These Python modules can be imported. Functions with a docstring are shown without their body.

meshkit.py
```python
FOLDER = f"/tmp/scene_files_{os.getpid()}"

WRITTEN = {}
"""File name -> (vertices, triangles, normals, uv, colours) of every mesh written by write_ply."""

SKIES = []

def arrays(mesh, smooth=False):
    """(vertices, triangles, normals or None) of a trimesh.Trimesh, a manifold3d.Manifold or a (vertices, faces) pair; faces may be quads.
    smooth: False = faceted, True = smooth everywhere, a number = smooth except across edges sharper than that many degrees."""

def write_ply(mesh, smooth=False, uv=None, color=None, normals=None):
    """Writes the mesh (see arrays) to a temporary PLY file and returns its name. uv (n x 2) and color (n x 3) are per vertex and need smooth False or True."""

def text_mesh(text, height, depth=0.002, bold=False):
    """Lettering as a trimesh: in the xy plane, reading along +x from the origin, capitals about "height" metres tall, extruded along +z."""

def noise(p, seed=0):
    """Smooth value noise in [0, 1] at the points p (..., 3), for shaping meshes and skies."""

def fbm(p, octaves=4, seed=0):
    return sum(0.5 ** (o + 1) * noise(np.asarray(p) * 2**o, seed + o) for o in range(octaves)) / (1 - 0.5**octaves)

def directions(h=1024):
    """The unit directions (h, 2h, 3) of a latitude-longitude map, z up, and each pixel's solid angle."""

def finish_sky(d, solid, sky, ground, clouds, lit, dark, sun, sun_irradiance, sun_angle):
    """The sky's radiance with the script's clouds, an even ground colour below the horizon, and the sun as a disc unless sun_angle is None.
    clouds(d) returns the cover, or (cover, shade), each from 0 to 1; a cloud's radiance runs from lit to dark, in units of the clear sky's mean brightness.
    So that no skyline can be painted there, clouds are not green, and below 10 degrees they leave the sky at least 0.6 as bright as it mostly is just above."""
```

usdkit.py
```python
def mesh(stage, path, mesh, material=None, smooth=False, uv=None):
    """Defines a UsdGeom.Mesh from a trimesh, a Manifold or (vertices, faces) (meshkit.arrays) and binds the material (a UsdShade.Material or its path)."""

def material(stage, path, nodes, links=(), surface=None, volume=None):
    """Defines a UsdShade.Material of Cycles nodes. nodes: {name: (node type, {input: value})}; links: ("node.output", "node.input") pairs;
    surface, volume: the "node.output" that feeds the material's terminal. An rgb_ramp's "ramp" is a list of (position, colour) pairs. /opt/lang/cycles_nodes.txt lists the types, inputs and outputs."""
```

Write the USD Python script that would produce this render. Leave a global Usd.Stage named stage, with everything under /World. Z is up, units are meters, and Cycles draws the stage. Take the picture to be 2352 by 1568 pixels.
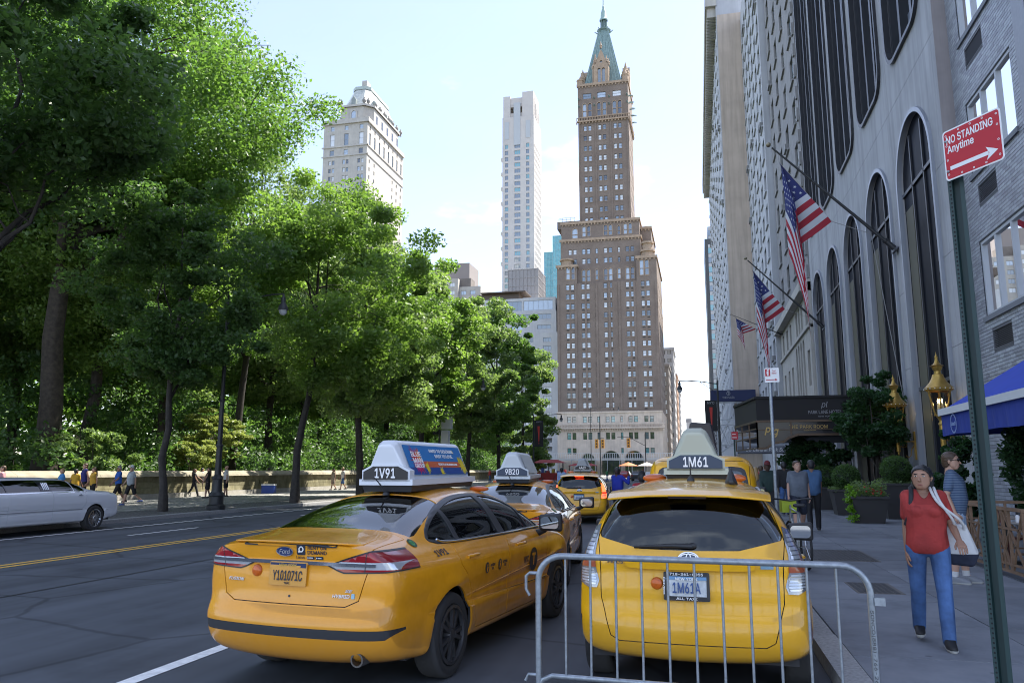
import math, random
import numpy as np, trimesh, manifold3d, usdkit, meshkit
from manifold3d import Manifold, CrossSection, Mesh as MMesh
from shapely import affinity
from shapely.geometry import Polygon, LineString, Point, box as sbox
from shapely.ops import unary_union
from pxr import Usd, UsdGeom, UsdLux, UsdShade, Gf, Sdf, Vt

stage = Usd.Stage.CreateInMemory()
UsdGeom.SetStageUpAxis(stage, UsdGeom.Tokens.z)
UsdGeom.SetStageMetersPerUnit(stage, 1.0)
UsdGeom.Xform.Define(stage, '/World')
stage.SetDefaultPrim(stage.GetPrimAtPath('/World'))

# ---------------------------------------------------------------- camera
EYE, PITCH, YAW, FPX = 1.668, 0.163, 0.2355, 1790 / 2352
CY, SY, CP, SP = math.cos(YAW), math.sin(YAW), math.cos(PITCH), math.sin(PITCH)
FWD = np.array([-SY * CP, CY * CP, SP]); RGT = np.array([CY, SY, 0.0]); UPV = np.cross(RGT, FWD)
cam = UsdGeom.Camera.Define(stage, '/World/camera')
cam.CreateHorizontalApertureAttr(36.0); cam.CreateVerticalApertureAttr(36.0 * 682 / 1024)
cam.CreateFocalLengthAttr(36.0 * FPX); cam.CreateClippingRangeAttr(Gf.Vec2f(0.05, 8000))
cam.AddTransformOp().Set(Gf.Matrix4d(*RGT, 0, *UPV, 0, *(-FWD), 0, 0, 0, EYE, 1))
cam.CreateExposureAttr(1.42)

# ---------------------------------------------------------------- sky and sun
SUN_AZ, SUN_EL = math.radians(47), math.radians(57)
sunv = np.array([math.sin(SUN_AZ) * math.cos(SUN_EL), math.cos(SUN_AZ) * math.cos(SUN_EL), math.sin(SUN_EL)])
sky_mat = usdkit.material(stage, '/World/Looks/sky', {
    'sky': ('sky_texture', {'sky_type': 'single_scattering', 'sun_disc': False, 'sun_elevation': SUN_EL, 'sun_rotation': SUN_AZ,
                            'air_density': 1.0, 'aerosol_density': .7, 'ozone_density': 1.8, 'altitude': 20.0}),
    'tc': ('texture_coordinate', {}),
    'mp': ('mapping', {'scale': (1.0, 1.0, 2.6)}),
    'n': ('noise_texture', {'scale': 3.1, 'detail': 7.0, 'roughness': 0.56}),
    'r': ('rgb_ramp', {'ramp': [(0.0, (.1, .1, .1)), (0.55, (.13, .13, .13)), (0.74, (0.6, 0.6, 0.6)), (1.0, (.8, .8, .8))]}),
    'mx': ('mix', {'mix_type': 'mix', 'color2': (8.0, 8.7, 9.6)}),
    'tn': ('mix', {'mix_type': 'multiply', 'fac': 1.0, 'color2': (1.05, .96, 1.0)}),
    'bg': ('background_shader', {'strength': 0.115})},
    [('tc.generated', 'mp.vector'), ('mp.vector', 'n.vector'), ('n.fac', 'r.fac'), ('r.color', 'mx.fac'), ('sky.color', 'tn.color1'), ('tn.color', 'mx.color1'), ('mx.color', 'bg.color')], surface='bg.background')
dome = UsdLux.DomeLight.Define(stage, '/World/sky')
UsdShade.MaterialBindingAPI.Apply(dome.GetPrim()).Bind(sky_mat)
dome.GetPrim().SetCustomDataByKey('kind', 'structure')
sun = UsdLux.DistantLight.Define(stage, '/World/sun')
sun.CreateIntensityAttr(1.2); sun.CreateAngleAttr(0.53); sun.CreateColorAttr(Gf.Vec3f(1.0, 0.95, 0.86)); sun.CreateNormalizeAttr(True)
zx = np.cross([0, 0, 1.0], sunv); zx /= np.linalg.norm(zx); zy = np.cross(sunv, zx)
sun.AddTransformOp().Set(Gf.Matrix4d(*zx, 0, *zy, 0, *sunv, 0, 0, 0, 300, 1))

# ---------------------------------------------------------------- where a point of the photograph lies
def ray(px, py):
    return RGT * ((px - 1176) / 1790) - UPV * ((py - 784) / 1790) + FWD
def gp(px, py, z=0.13):
    d = ray(px, py); return np.array([0, 0, EYE]) + d * ((z - EYE) / d[2])
def atX(px, py, X):
    d = ray(px, py); return np.array([0, 0, EYE]) + d * (X / d[0])
def atY(px, py, Y):
    d = ray(px, py); return np.array([0, 0, EYE]) + d * (Y / d[1])

# ---------------------------------------------------------------- prims
_names = {}
def uname(parent, name):
    k = (parent, name); n = _names.get(k, 0); _names[k] = n + 1
    return f'{parent}/{name}' if n == 0 else f'{parent}/{name}_{n:03d}'
class T:
    """A thing: an Xform; parts given in world coordinates are moved to its base when local is False."""
    def __init__(s, name, label, cat, loc=(0, 0, 0), rz=0.0, group=None, local=False, kind=None):
        s.path = uname('/World', name); s.loc = np.array(loc, float); s.local = local
        x = UsdGeom.Xform.Define(stage, s.path)
        if np.any(s.loc): x.AddTranslateOp().Set(Gf.Vec3d(*map(float, s.loc)))
        if rz: x.AddRotateZOp().Set(math.degrees(rz))
        tag(x.GetPrim(), label, cat, group, kind); s.prim = x.GetPrim()
    def off(s): return np.zeros(3) if s.local else s.loc
class Node:
    def __init__(s, path, off): s.path, s._o = path, off
    def off(s): return s._o
def tag(p, label=None, cat=None, group=None, kind=None):
    for k, v in (('label', label), ('category', cat), ('group', group), ('kind', kind)):
        if v: p.SetCustomDataByKey(k, v)
def arr(m):
    if isinstance(m, MB): return m.arrays()
    if isinstance(m, Manifold):
        q = m.to_mesh(); return np.asarray(q.vert_properties)[:, :3].astype(float), np.asarray(q.tri_verts).astype(int)
    if isinstance(m, tuple): return np.asarray(m[0], float), np.asarray(m[1], int)
    return np.asarray(m.vertices, float), np.asarray(m.faces, int)
def obj(name, mesh, mat, parent=None, smooth=False, label=None, cat=None, group=None, kind=None):
    v, f = arr(mesh)
    if len(f) == 0: return None
    base = parent.path if parent else '/World'; off = parent.off() if parent else np.zeros(3)
    path = uname(base, name)
    m = usdkit.mesh(stage, path, (v - off, f), mat, smooth=smooth)
    tag(m.GetPrim(), label, cat, group, kind)
    return Node(path, off)
def struct(name, mesh, mat, smooth=False): return obj(name, mesh, mat, None, smooth, kind='structure')
def copy(src, loc, rz=0, label=None, cat=None, group=None, scale=None):
    was = stage.GetPrimAtPath(src.path)
    path = uname('/World', was.GetName().rstrip('0123456789').rstrip('_') if was.GetName()[-1].isdigit() else was.GetName())
    x = UsdGeom.Xform.Define(stage, path); x.GetPrim().GetReferences().AddInternalReference(src.path)
    x.ClearXformOpOrder()
    x = UsdGeom.Xformable(x.GetPrim())
    x.AddTranslateOp(opSuffix='c').Set(Gf.Vec3d(*map(float, loc))); x.AddRotateZOp(opSuffix='c').Set(math.degrees(rz))
    if scale is not None: x.AddScaleOp(opSuffix='c').Set(Gf.Vec3f(*map(float, scale)))
    x.GetPrim().SetInstanceable(True)
    d = dict(was.GetCustomData())
    tag(x.GetPrim(), label or d.get('label'), cat or d.get('category'), group or d.get('group'))
    return x.GetPrim()

# ---------------------------------------------------------------- mesh building
BOXF = np.array([[0,2,1],[0,3,2],[4,5,6],[4,6,7],[0,1,5],[0,5,4],[1,2,6],[1,6,5],[2,3,7],[2,7,6],[3,0,4],[3,4,7]])
class MB:
    def __init__(s): s.v, s.f, s.n = [], [], 0
    def add(s, v, f):
        v = np.asarray(v, float); s.v.append(v); s.f.append(np.asarray(f, int) + s.n); s.n += len(v); return s
    def mesh(s, m): return s.add(*arr(m))
    def hexa(s, p): return s.add(p, BOXF)
    def box(s, x0, x1, y0, y1, z0, z1):
        return s.add([(x0,y0,z0),(x1,y0,z0),(x1,y1,z0),(x0,y1,z0),(x0,y0,z1),(x1,y0,z1),(x1,y1,z1),(x0,y1,z1)], BOXF)
    def quad(s, a, b, c, d): return s.add([a, b, c, d], [[0,1,2],[0,2,3]])
    def tube(s, pts, r, n=8, caps=True):
        pts = np.asarray(pts, float); m = len(pts); r = np.broadcast_to(np.asarray(r, float), (m,))
        t = np.gradient(pts, axis=0); t /= np.linalg.norm(t, axis=1, keepdims=True) + 1e-12
        a = np.array([0, 0, 1.0]) if abs(t[0][2]) < .9 else np.array([1.0, 0, 0])
        u = np.cross(t[0], a); u /= np.linalg.norm(u); ring = []
        ang = np.arange(n) / n * 2 * np.pi
        for i in range(m):
            u = u - t[i] * (u @ t[i]); u /= np.linalg.norm(u) + 1e-12; w = np.cross(t[i], u)
            ring.append(pts[i] + r[i] * (np.cos(ang)[:, None] * u + np.sin(ang)[:, None] * w))
        v = np.vstack(ring); f = []
        i, j = np.meshgrid(np.arange(m - 1), np.arange(n), indexing='ij'); i, j = i.ravel(), j.ravel(); k = (j + 1) % n
        f = np.vstack([np.stack([i*n+j, i*n+k, (i+1)*n+k], 1), np.stack([i*n+j, (i+1)*n+k, (i+1)*n+j], 1)])
        if caps:
            v = np.vstack([v, pts[0], pts[-1]]); c0, c1 = m*n, m*n+1; jj = np.arange(n); kk = (jj+1) % n
            f = np.vstack([f, np.stack([np.full(n, c0), kk, jj], 1), np.stack([np.full(n, c1), (m-1)*n+jj, (m-1)*n+kk], 1)])
        return s.add(v, f)
    def bar(s, a, b, w, h=None, up=(0, 0, 1)):
        a, b = np.asarray(a, float), np.asarray(b, float); h = h or w; t = b - a; t /= np.linalg.norm(t)
        up = np.asarray(up, float)
        if abs(t @ up) > .95: up = np.array([1.0, 0, 0]) if abs(t[0]) < .9 else np.array([0, 1.0, 0])
        u = np.cross(t, up); u /= np.linalg.norm(u); w2 = np.cross(u, t)
        q = [(-1,-1),(1,-1),(1,1),(-1,1)]
        return s.hexa([a + u*i*w/2 + w2*j*h/2 for i, j in q] + [b + u*i*w/2 + w2*j*h/2 for i, j in q])
    def lathe(s, prof, n=16, at=(0, 0, 0), axis='z'):
        prof = np.asarray(prof, float); a = np.arange(n) / n * 2 * np.pi; m = len(prof)
        v = np.stack([prof[:, :1] * np.cos(a), prof[:, :1] * np.sin(a), np.repeat(prof[:, 1:], n, 1)], -1).reshape(-1, 3)
        if axis == 'x': v = v[:, [2, 0, 1]]
        if axis == 'y': v = v[:, [0, 2, 1]]
        i, j = np.meshgrid(np.arange(m - 1), np.arange(n), indexing='ij'); i, j = i.ravel(), j.ravel(); k = (j+1) % n
        f = np.vstack([np.stack([i*n+j, i*n+k, (i+1)*n+k], 1), np.stack([i*n+j, (i+1)*n+k, (i+1)*n+j], 1)])
        return s.add(v + np.asarray(at), f)
    def sph(s, c, r, sub=2):
        m = trimesh.creation.icosphere(sub); return s.add(m.vertices * np.asarray(r) + np.asarray(c), m.faces)
    def poly(s, pg, h, M=None):
        """a shapely polygon extruded from 0 to h along z, then moved by M (4x4 or function)"""
        for g in getattr(pg, 'geoms', [pg]):
            if g.is_empty or g.area < 1e-9: continue
            m = trimesh.creation.extrude_polygon(g, h, engine='earcut'); v = np.array(m.vertices)
            if callable(M): v = M(v)
            elif M is not None: v = v @ M[:3, :3].T + M[:3, 3]
            s.add(v, m.faces)
        return s
    def flat(s, pg, fn):
        """a shapely polygon as one sheet; fn maps (n,2) to (n,3)"""
        for g in getattr(pg, 'geoms', [pg]):
            if g.is_empty or g.area < 1e-9: continue
            v, f = trimesh.creation.triangulate_polygon(g, engine='earcut'); s.add(fn(np.asarray(v)), f)
        return s
    def arrays(s):
        if not s.v: return np.zeros((0, 3)), np.zeros((0, 3), int)
        return np.vstack(s.v), np.vstack(s.f)
    def move(s, M):
        v, f = s.arrays(); s.v = [v @ M[:3, :3].T + M[:3, 3]]; s.f = [f]; return s

_txt = {}
def text(t, h, bold=False, depth=0.003, center=True, width=None, slant=0.0):
    k = (t, bold)
    if k not in _txt:
        m = meshkit.text_mesh(t, 1.0, 0.01, bold); _txt[k] = (np.array(m.vertices), np.array(m.faces))
    v, f = _txt[k]; v = v.copy(); v[:, :2] *= h; v[:, 2] = (v[:, 2] > .005) * depth
    v[:, 0] += slant * v[:, 1]
    if width: v[:, 0] *= width / max(1e-6, np.ptp(v[:, 0]))
    if center: v[:, 0] -= (v[:, 0].min() + v[:, 0].max()) / 2; v[:, 1] -= (v[:, 1].min() + v[:, 1].max()) / 2
    return v, f
def place(vf, O, U, V, N):
    """lays flat geometry (x, y, depth) at O along U, V with its front towards N"""
    v, f = vf; O, U, V, N = (np.asarray(q, float) for q in (O, U, V, N))
    return O + v[:, :1] * U + v[:, 1:2] * V + v[:, 2:3] * N, f
def rrect(w, h, r, n=4):
    return sbox(-w/2 + r, -h/2 + r, w/2 - r, h/2 - r).buffer(r, quad_segs=n)
def rotz(a): return np.array([[math.cos(a), -math.sin(a), 0], [math.sin(a), math.cos(a), 0], [0, 0, 1.0]])
def xf(R=np.eye(3), t=(0, 0, 0)):
    M = np.eye(4); M[:3, :3] = R; M[:3, 3] = t; return M

# ---------------------------------------------------------------- materials
_mats = {}
def mat(name, col, rough=.6, metal=0.0, var=0.0, scale=6.0, bump=0.0, bscale=60.0, spec=.5, coat=0.0, emit=None, es=0.0, rnd=0.0, tint=None, streak=0.0, ior=1.5, bdist=.01):
    if name in _mats: return _mats[name]
    p = {'base_color': col, 'roughness': rough, 'metallic': metal, 'specular_ior_level': spec, 'ior': ior}
    if coat: p |= {'coat_weight': coat, 'coat_roughness': .03}
    if emit: p |= {'emission_color': emit, 'emission_strength': es}
    n = {'p': ('principled_bsdf', p)}; l = []; last = None
    if var or streak or rnd or bump: n['tc'] = ('texture_coordinate', {}); n['g'] = ('geometry', {})
    if var:
        lo = tuple(c * (1 - var) for c in col); hi = tuple(min(1, c * (1 + var)) for c in (tint or col))
        n['n'] = ('noise_texture', {'scale': scale, 'detail': 6.0, 'roughness': .62}); n['r'] = ('rgb_ramp', {'ramp': [(0.3, lo), (0.7, hi)]})
        l += [('g.position', 'n.vector'), ('n.fac', 'r.fac')]; last = 'r.color'
    if streak:
        n['sm'] = ('mapping', {'scale': (1.6, 1.6, .09)}); n['sn'] = ('noise_texture', {'scale': 1.3, 'detail': 5.0, 'roughness': .6})
        n['sr'] = ('rgb_ramp', {'ramp': [(.42, (1, 1, 1)), (.72, (1 - streak,) * 3)]}); n['sx'] = ('mix', {'mix_type': 'multiply', 'fac': 1.0, 'color1': col})
        l += [('g.position', 'sm.vector'), ('sm.vector', 'sn.vector'), ('sn.fac', 'sr.fac'), ('sr.color', 'sx.color2')]
        if last: l.append((last, 'sx.color1'))
        last = 'sx.color'
    if rnd:
        n['oi'] = ('object_info', {}); n['mr'] = ('map_range', {'from_min': 0.0, 'from_max': 1.0, 'to_min': 1 - rnd, 'to_max': 1 + rnd})
        n['cc'] = ('combine_color', {}); n['rx'] = ('mix', {'mix_type': 'multiply', 'fac': 1.0, 'color1': col})
        l += [('oi.random', 'mr.value'), ('mr.result', 'cc.r'), ('mr.result', 'cc.g'), ('mr.result', 'cc.b'), ('cc.color', 'rx.color2')]
        if last: l.append((last, 'rx.color1'))
        last = 'rx.color'
    if last: l.append((last, 'p.base_color'))
    if bump:
        n['bn'] = ('noise_texture', {'scale': bscale, 'detail': 4.0, 'roughness': .6}); n['b'] = ('bump', {'strength': bump, 'distance': bdist})
        l += [('g.position', 'bn.vector'), ('bn.fac', 'b.height'), ('b.normal', 'p.normal')]
    _mats[name] = usdkit.material(stage, '/World/Looks/' + name, n, l, surface='p.BSDF')
    return _mats[name]
def glass(name, tint=(.8, .86, .86), refl=(1, 1, 1), ior=1.5, dark=0.0, rough=.01):
    """window pane that lets sunlight through: clear and mirror mixed by fresnel"""
    if name in _mats: return _mats[name]
    _mats[name] = usdkit.material(stage, '/World/Looks/' + name, {
        'f': ('fresnel', {'IOR': ior}), 't': ('transparent_bsdf', {'color': tint}), 'g': ('glossy_bsdf', {'color': refl, 'roughness': rough}), 'm': ('mix_closure', {})},
        [('f.fac', 'm.fac'), ('t.BSDF', 'm.closure1'), ('g.BSDF', 'm.closure2')], surface='m.closure')
    return _mats[name]
# ================================================================ materials of the setting
ASPH = usdkit.material(stage, '/World/Looks/asphalt', {
    'g': ('geometry', {}), 'n': ('noise_texture', {'scale': 180.0, 'detail': 3.0, 'roughness': .7}), 'n2': ('noise_texture', {'scale': .35, 'detail': 6.0, 'roughness': .65}),
    'mp': ('mapping', {'scale': (1.2, .06, 1)}), 'n3': ('noise_texture', {'scale': 1.0, 'detail': 5.0, 'roughness': .6}),
    'r': ('rgb_ramp', {'ramp': [(.3, (.05, .056, .067)), (.7, (.108, .118, .134))]}), 'r2': ('rgb_ramp', {'ramp': [(.3, (.55, .55, .55)), (.45, (.95, .95, .95)), (.7, (1.22, 1.22, 1.22))]}),
    'r3': ('rgb_ramp', {'ramp': [(.35, (.7, .7, .7)), (.65, (1.15, 1.15, 1.15))]}),
    'v': ('voronoi_texture', {'scale': .3, 'feature': 'distance_to_edge'}), 'w': ('noise_texture', {'scale': 1.4, 'detail': 5.0}), 'wa': ('mix_vector', {'fac': .18}),
    'rv': ('rgb_ramp', {'ramp': [(0, (.45, .45, .45)), (.006, (.5, .5, .5)), (.011, (1, 1, 1)), (1, (1, 1, 1))]}),
    'm1': ('mix', {'mix_type': 'multiply', 'fac': 1.0}), 'm2': ('mix', {'mix_type': 'multiply', 'fac': 1.0}), 'm3': ('mix', {'mix_type': 'multiply', 'fac': .75}),
    'b': ('bump', {'strength': .35, 'distance': .006}), 'p': ('principled_bsdf', {'roughness': .78, 'specular_ior_level': .35})},
    [('g.position', 'n.vector'), ('g.position', 'n2.vector'), ('g.position', 'mp.vector'), ('mp.vector', 'n3.vector'), ('n.fac', 'r.fac'), ('n2.fac', 'r2.fac'), ('n3.fac', 'r3.fac'),
     ('g.position', 'w.vector'), ('g.position', 'wa.a'), ('w.color', 'wa.b'), ('wa.result', 'v.vector'), ('v.distance', 'rv.fac'),
     ('r.color', 'm1.color1'), ('r2.color', 'm1.color2'), ('m1.color', 'm2.color1'), ('r3.color', 'm2.color2'), ('m2.color', 'm3.color1'), ('rv.color', 'm3.color2'),
     ('m3.color', 'p.base_color'), ('n.fac', 'b.height'), ('b.normal', 'p.normal')], surface='p.BSDF')
SLAB = usdkit.material(stage, '/World/Looks/concrete_slab', {
    'g': ('geometry', {}), 'n': ('noise_texture', {'scale': 1.3, 'detail': 8.0, 'roughness': .7}), 'r': ('rgb_ramp', {'ramp': [(.28, (.105, .115, .133)), (.5, (.16, .172, .195)), (.72, (.205, .215, .235))]}),
    'v': ('voronoi_texture', {'scale': 2.3}), 'rv': ('rgb_ramp', {'ramp': [(0, (.45, .45, .45)), (.055, (.5, .5, .5)), (.075, (1, 1, 1)), (1, (1, 1, 1))]}), 'n2': ('noise_texture', {'scale': 130.0, 'detail': 2.0}), 'r2': ('rgb_ramp', {'ramp': [(.3, (.86, .86, .86)), (.7, (1.1, 1.1, 1.1))]}),
    'oi': ('object_info', {}), 'mr': ('map_range', {'from_min': 0.0, 'from_max': 1.0, 'to_min': .84, 'to_max': 1.14}), 'cc': ('combine_color', {}),
    'm1': ('mix', {'mix_type': 'multiply', 'fac': .8}), 'm2': ('mix', {'mix_type': 'multiply', 'fac': 1.0}), 'm3': ('mix', {'mix_type': 'multiply', 'fac': 1.0}), 'b': ('bump', {'strength': .25, 'distance': .005}), 'p': ('principled_bsdf', {'roughness': .78})},
    [('g.position', 'n.vector'), ('g.position', 'v.vector'), ('g.position', 'n2.vector'), ('n.fac', 'r.fac'), ('v.distance', 'rv.fac'), ('n2.fac', 'r2.fac'), ('oi.random', 'mr.value'), ('mr.result', 'cc.r'), ('mr.result', 'cc.g'), ('mr.result', 'cc.b'),
     ('r.color', 'm1.color1'), ('rv.color', 'm1.color2'), ('m1.color', 'm2.color1'), ('r2.color', 'm2.color2'), ('m2.color', 'm3.color1'), ('cc.color', 'm3.color2'), ('m3.color', 'p.base_color'), ('n2.fac', 'b.height'), ('b.normal', 'p.normal')], surface='p.BSDF')
KERBM = mat('granite_kerb', (.27, .27, .27), .75, var=.3, scale=30, bump=.4, bscale=60, rnd=.1)
PAINTW = mat('road_paint_white', (.78, .78, .76), .7, var=.2, scale=9)
PAINTY = mat('road_paint_yellow', (.72, .42, .06), .7, var=.2, scale=9)
HEX = usdkit.material(stage, '/World/Looks/hexagon_pavers', {
    'g': ('geometry', {}), 'v': ('voronoi_texture', {'scale': 4.5, 'feature': 'distance_to_edge', 'randomness': .25}), 'vc': ('voronoi_texture', {'scale': 4.5, 'randomness': .25}),
    'r': ('rgb_ramp', {'ramp': [(0, (.12, .12, .11)), (.03, (.2, .195, .18)), (.06, (.34, .335, .31)), (1, (.36, .35, .33))]}),
    'n': ('noise_texture', {'scale': .8, 'detail': 6.0}), 'r2': ('rgb_ramp', {'ramp': [(.3, (.75, .75, .75)), (.7, (1.1, 1.1, 1.1))]}),
    'm': ('mix', {'mix_type': 'multiply', 'fac': 1.0}), 'p': ('principled_bsdf', {'roughness': .85})},
    [('g.position', 'v.vector'), ('v.distance', 'r.fac'), ('g.position', 'n.vector'), ('n.fac', 'r2.fac'), ('r.color', 'm.color1'), ('r2.color', 'm.color2'), ('m.color', 'p.base_color')], surface='p.BSDF')
COBBLE = usdkit.material(stage, '/World/Looks/belgian_blocks', {
    'g': ('geometry', {}), 'mp': ('mapping', {'scale': (8, 4.6, 1)}), 'v': ('voronoi_texture', {'scale': 1.0, 'feature': 'distance_to_edge', 'randomness': .55}),
    'r': ('rgb_ramp', {'ramp': [(0, (.03, .03, .03)), (.07, (.06, .06, .06)), (.2, (.17, .165, .16)), (1, (.22, .215, .2))]}),
    'b': ('bump', {'strength': .8, 'distance': .03}), 'p': ('principled_bsdf', {'roughness': .8})},
    [('g.position', 'mp.vector'), ('mp.vector', 'v.vector'), ('v.distance', 'r.fac'), ('v.distance', 'b.height'), ('r.color', 'p.base_color'), ('b.normal', 'p.normal')], surface='p.BSDF')
SOIL = mat('park_soil', (.07, .075, .04), .95, var=.5, scale=.6, bump=.4, bscale=8)
IRON = mat('cast_iron_plate', (.05, .05, .052), .6, .3, var=.3, scale=20)

# ================================================================ ground, road, pavements
struct('ground', MB().box(-1500, 1500, -400, 2500, -1.2, -.02), SOIL)
struct('road', MB().quad((-18.1, -60, 0), (.95, -60, 0), (.95, 230, 0), (-18.1, 230, 0)), ASPH)
struct('plaza_pavement', MB().quad((-400, 230, 0), (200, 230, 0), (200, 900, 0), (-400, 900, 0)), mat('pale_paving', (.3, .3, .29), .8, var=.15))
struct('park_ground', MB().quad((-600, -60, .14), (-29.9, -60, .14), (-29.9, 229, .14), (-600, 229, .14)), SOIL)
def line(x, y0, y1, w, m, name='lane_line'):
    struct(name, MB().quad((x - w/2, y0, .005), (x + w/2, y0, .005), (x + w/2, y1, .005), (x - w/2, y1, .005)), m)
line(-12.08, -40, 225, .11, PAINTY, 'centre_line'); line(-11.82, -40, 225, .11, PAINTY, 'centre_line')
line(-16.45, -40, 225, .12, PAINTW, 'edge_line')
for y in range(-10, 200, 9): line(-14.4, y + .7, y + 3.6, .1, PAINTW)
for y in (-9, 5.2, 19.4, 33.6): line(-4.5, y - 5.5, y + 2.1, .15, PAINTW)
struct('tar_seam', MB().quad((-9.2, -20, .004), (-9.15, -20, .004), (-8.9, 60, .004), (-8.96, 60, .004)), mat('tar', (.02, .02, .022), .5))
# kerbs: granite blocks, each its own
def kerb(x0, x1, y0, y1, step, name):
    k = struct(name, MB().box(x0 + .01, x1 - .01, y0, y1, -.1, .115), KERBM); k._o = np.zeros(3)
    y = y0; i = 0; rg = random.Random(5)
    while y < y1 and i < 60:
        l = step * rg.uniform(.8, 1.2); d = rg.uniform(-.006, .006)
        m = trimesh.creation.box((x1 - x0, l - .012, .232)); v = np.array(m.vertices)
        sx = -1 if x0 < -5 else 1
        top = v[:, 2] > 0; road = (v[:, 0] * -sx > 0) if sx > 0 else (v[:, 0] > 0); v[top & road, 2] -= .012
        obj('kerbstone', (v + ((x0 + x1) / 2 + d, y + l / 2, .017 + d), m.faces), KERBM, k); y += l; i += 1
kerb(.95, 1.16, 2.0, 160, 1.9, 'kerb'); kerb(-18.32, -18.1, 8.0, 220, 2.2, 'kerb')
# south pavement: concrete flags, each its own part, on one bed
walk = struct('pavement', MB().box(1.16, 9.0, -20, 230, -.1, .11), SLAB)
rg = random.Random(3); xs = [1.17, 2.72, 4.28, 5.84, 7.44]
yy = 2.74 - .0
while yy < 62:
    for a, b in zip(xs[:-1], xs[1:]):
        h = .132 + rg.uniform(-.003, .003); g = .007
        p = MB().hexa([(a+g, yy+g, .1), (b-g, yy+g, .1), (b-g, yy+1.54-g, .1), (a+g, yy+1.54-g, .1), (a+g, yy+g, h+rg.uniform(-.002,.002)), (b-g, yy+g, h+rg.uniform(-.002,.002)), (b-g, yy+1.54-g, h), (a+g, yy+1.54-g, h)])
        obj('slab', p, SLAB, walk)
    yy += 1.54
obj('far_paving', MB().box(1.17, 9.0, yy, 229, .1, .13), SLAB, walk)
for (x0, x1, y0, y1) in ((1.86, 2.42, 10.95, 11.95), (1.45, 2.9, 14.7, 16.6)):
    h = T('cellar_hatch', 'dark iron hatch flush in the pavement ' + ('nearest the barricade' if y0 < 12 else 'behind the taxi, wider and farther from the barricade'), 'hatch', ((x0+x1)/2, y0, .135))
    obj('frame', MB().box(x0, x1, y0, y1, .13, .1385), mat('hatch_frame', (.12, .11, .1), .7), h)
    m = MB()
    for k in range(int((x1 - x0) / .07)): m.box(x0 + .03 + k * .07, x0 + .085 + k * .07, y0 + .03, y1 - .03, .137, .142)
    obj('plate', m, IRON, h)
# north pavement
struct('north_pavement', MB().box(-29.0, -21.0, -60, 229, -.1, .13), HEX)
struct('tree_strip', MB().box(-21.0, -18.32, -60, 229, -.1, .122), COBBLE)

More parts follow.
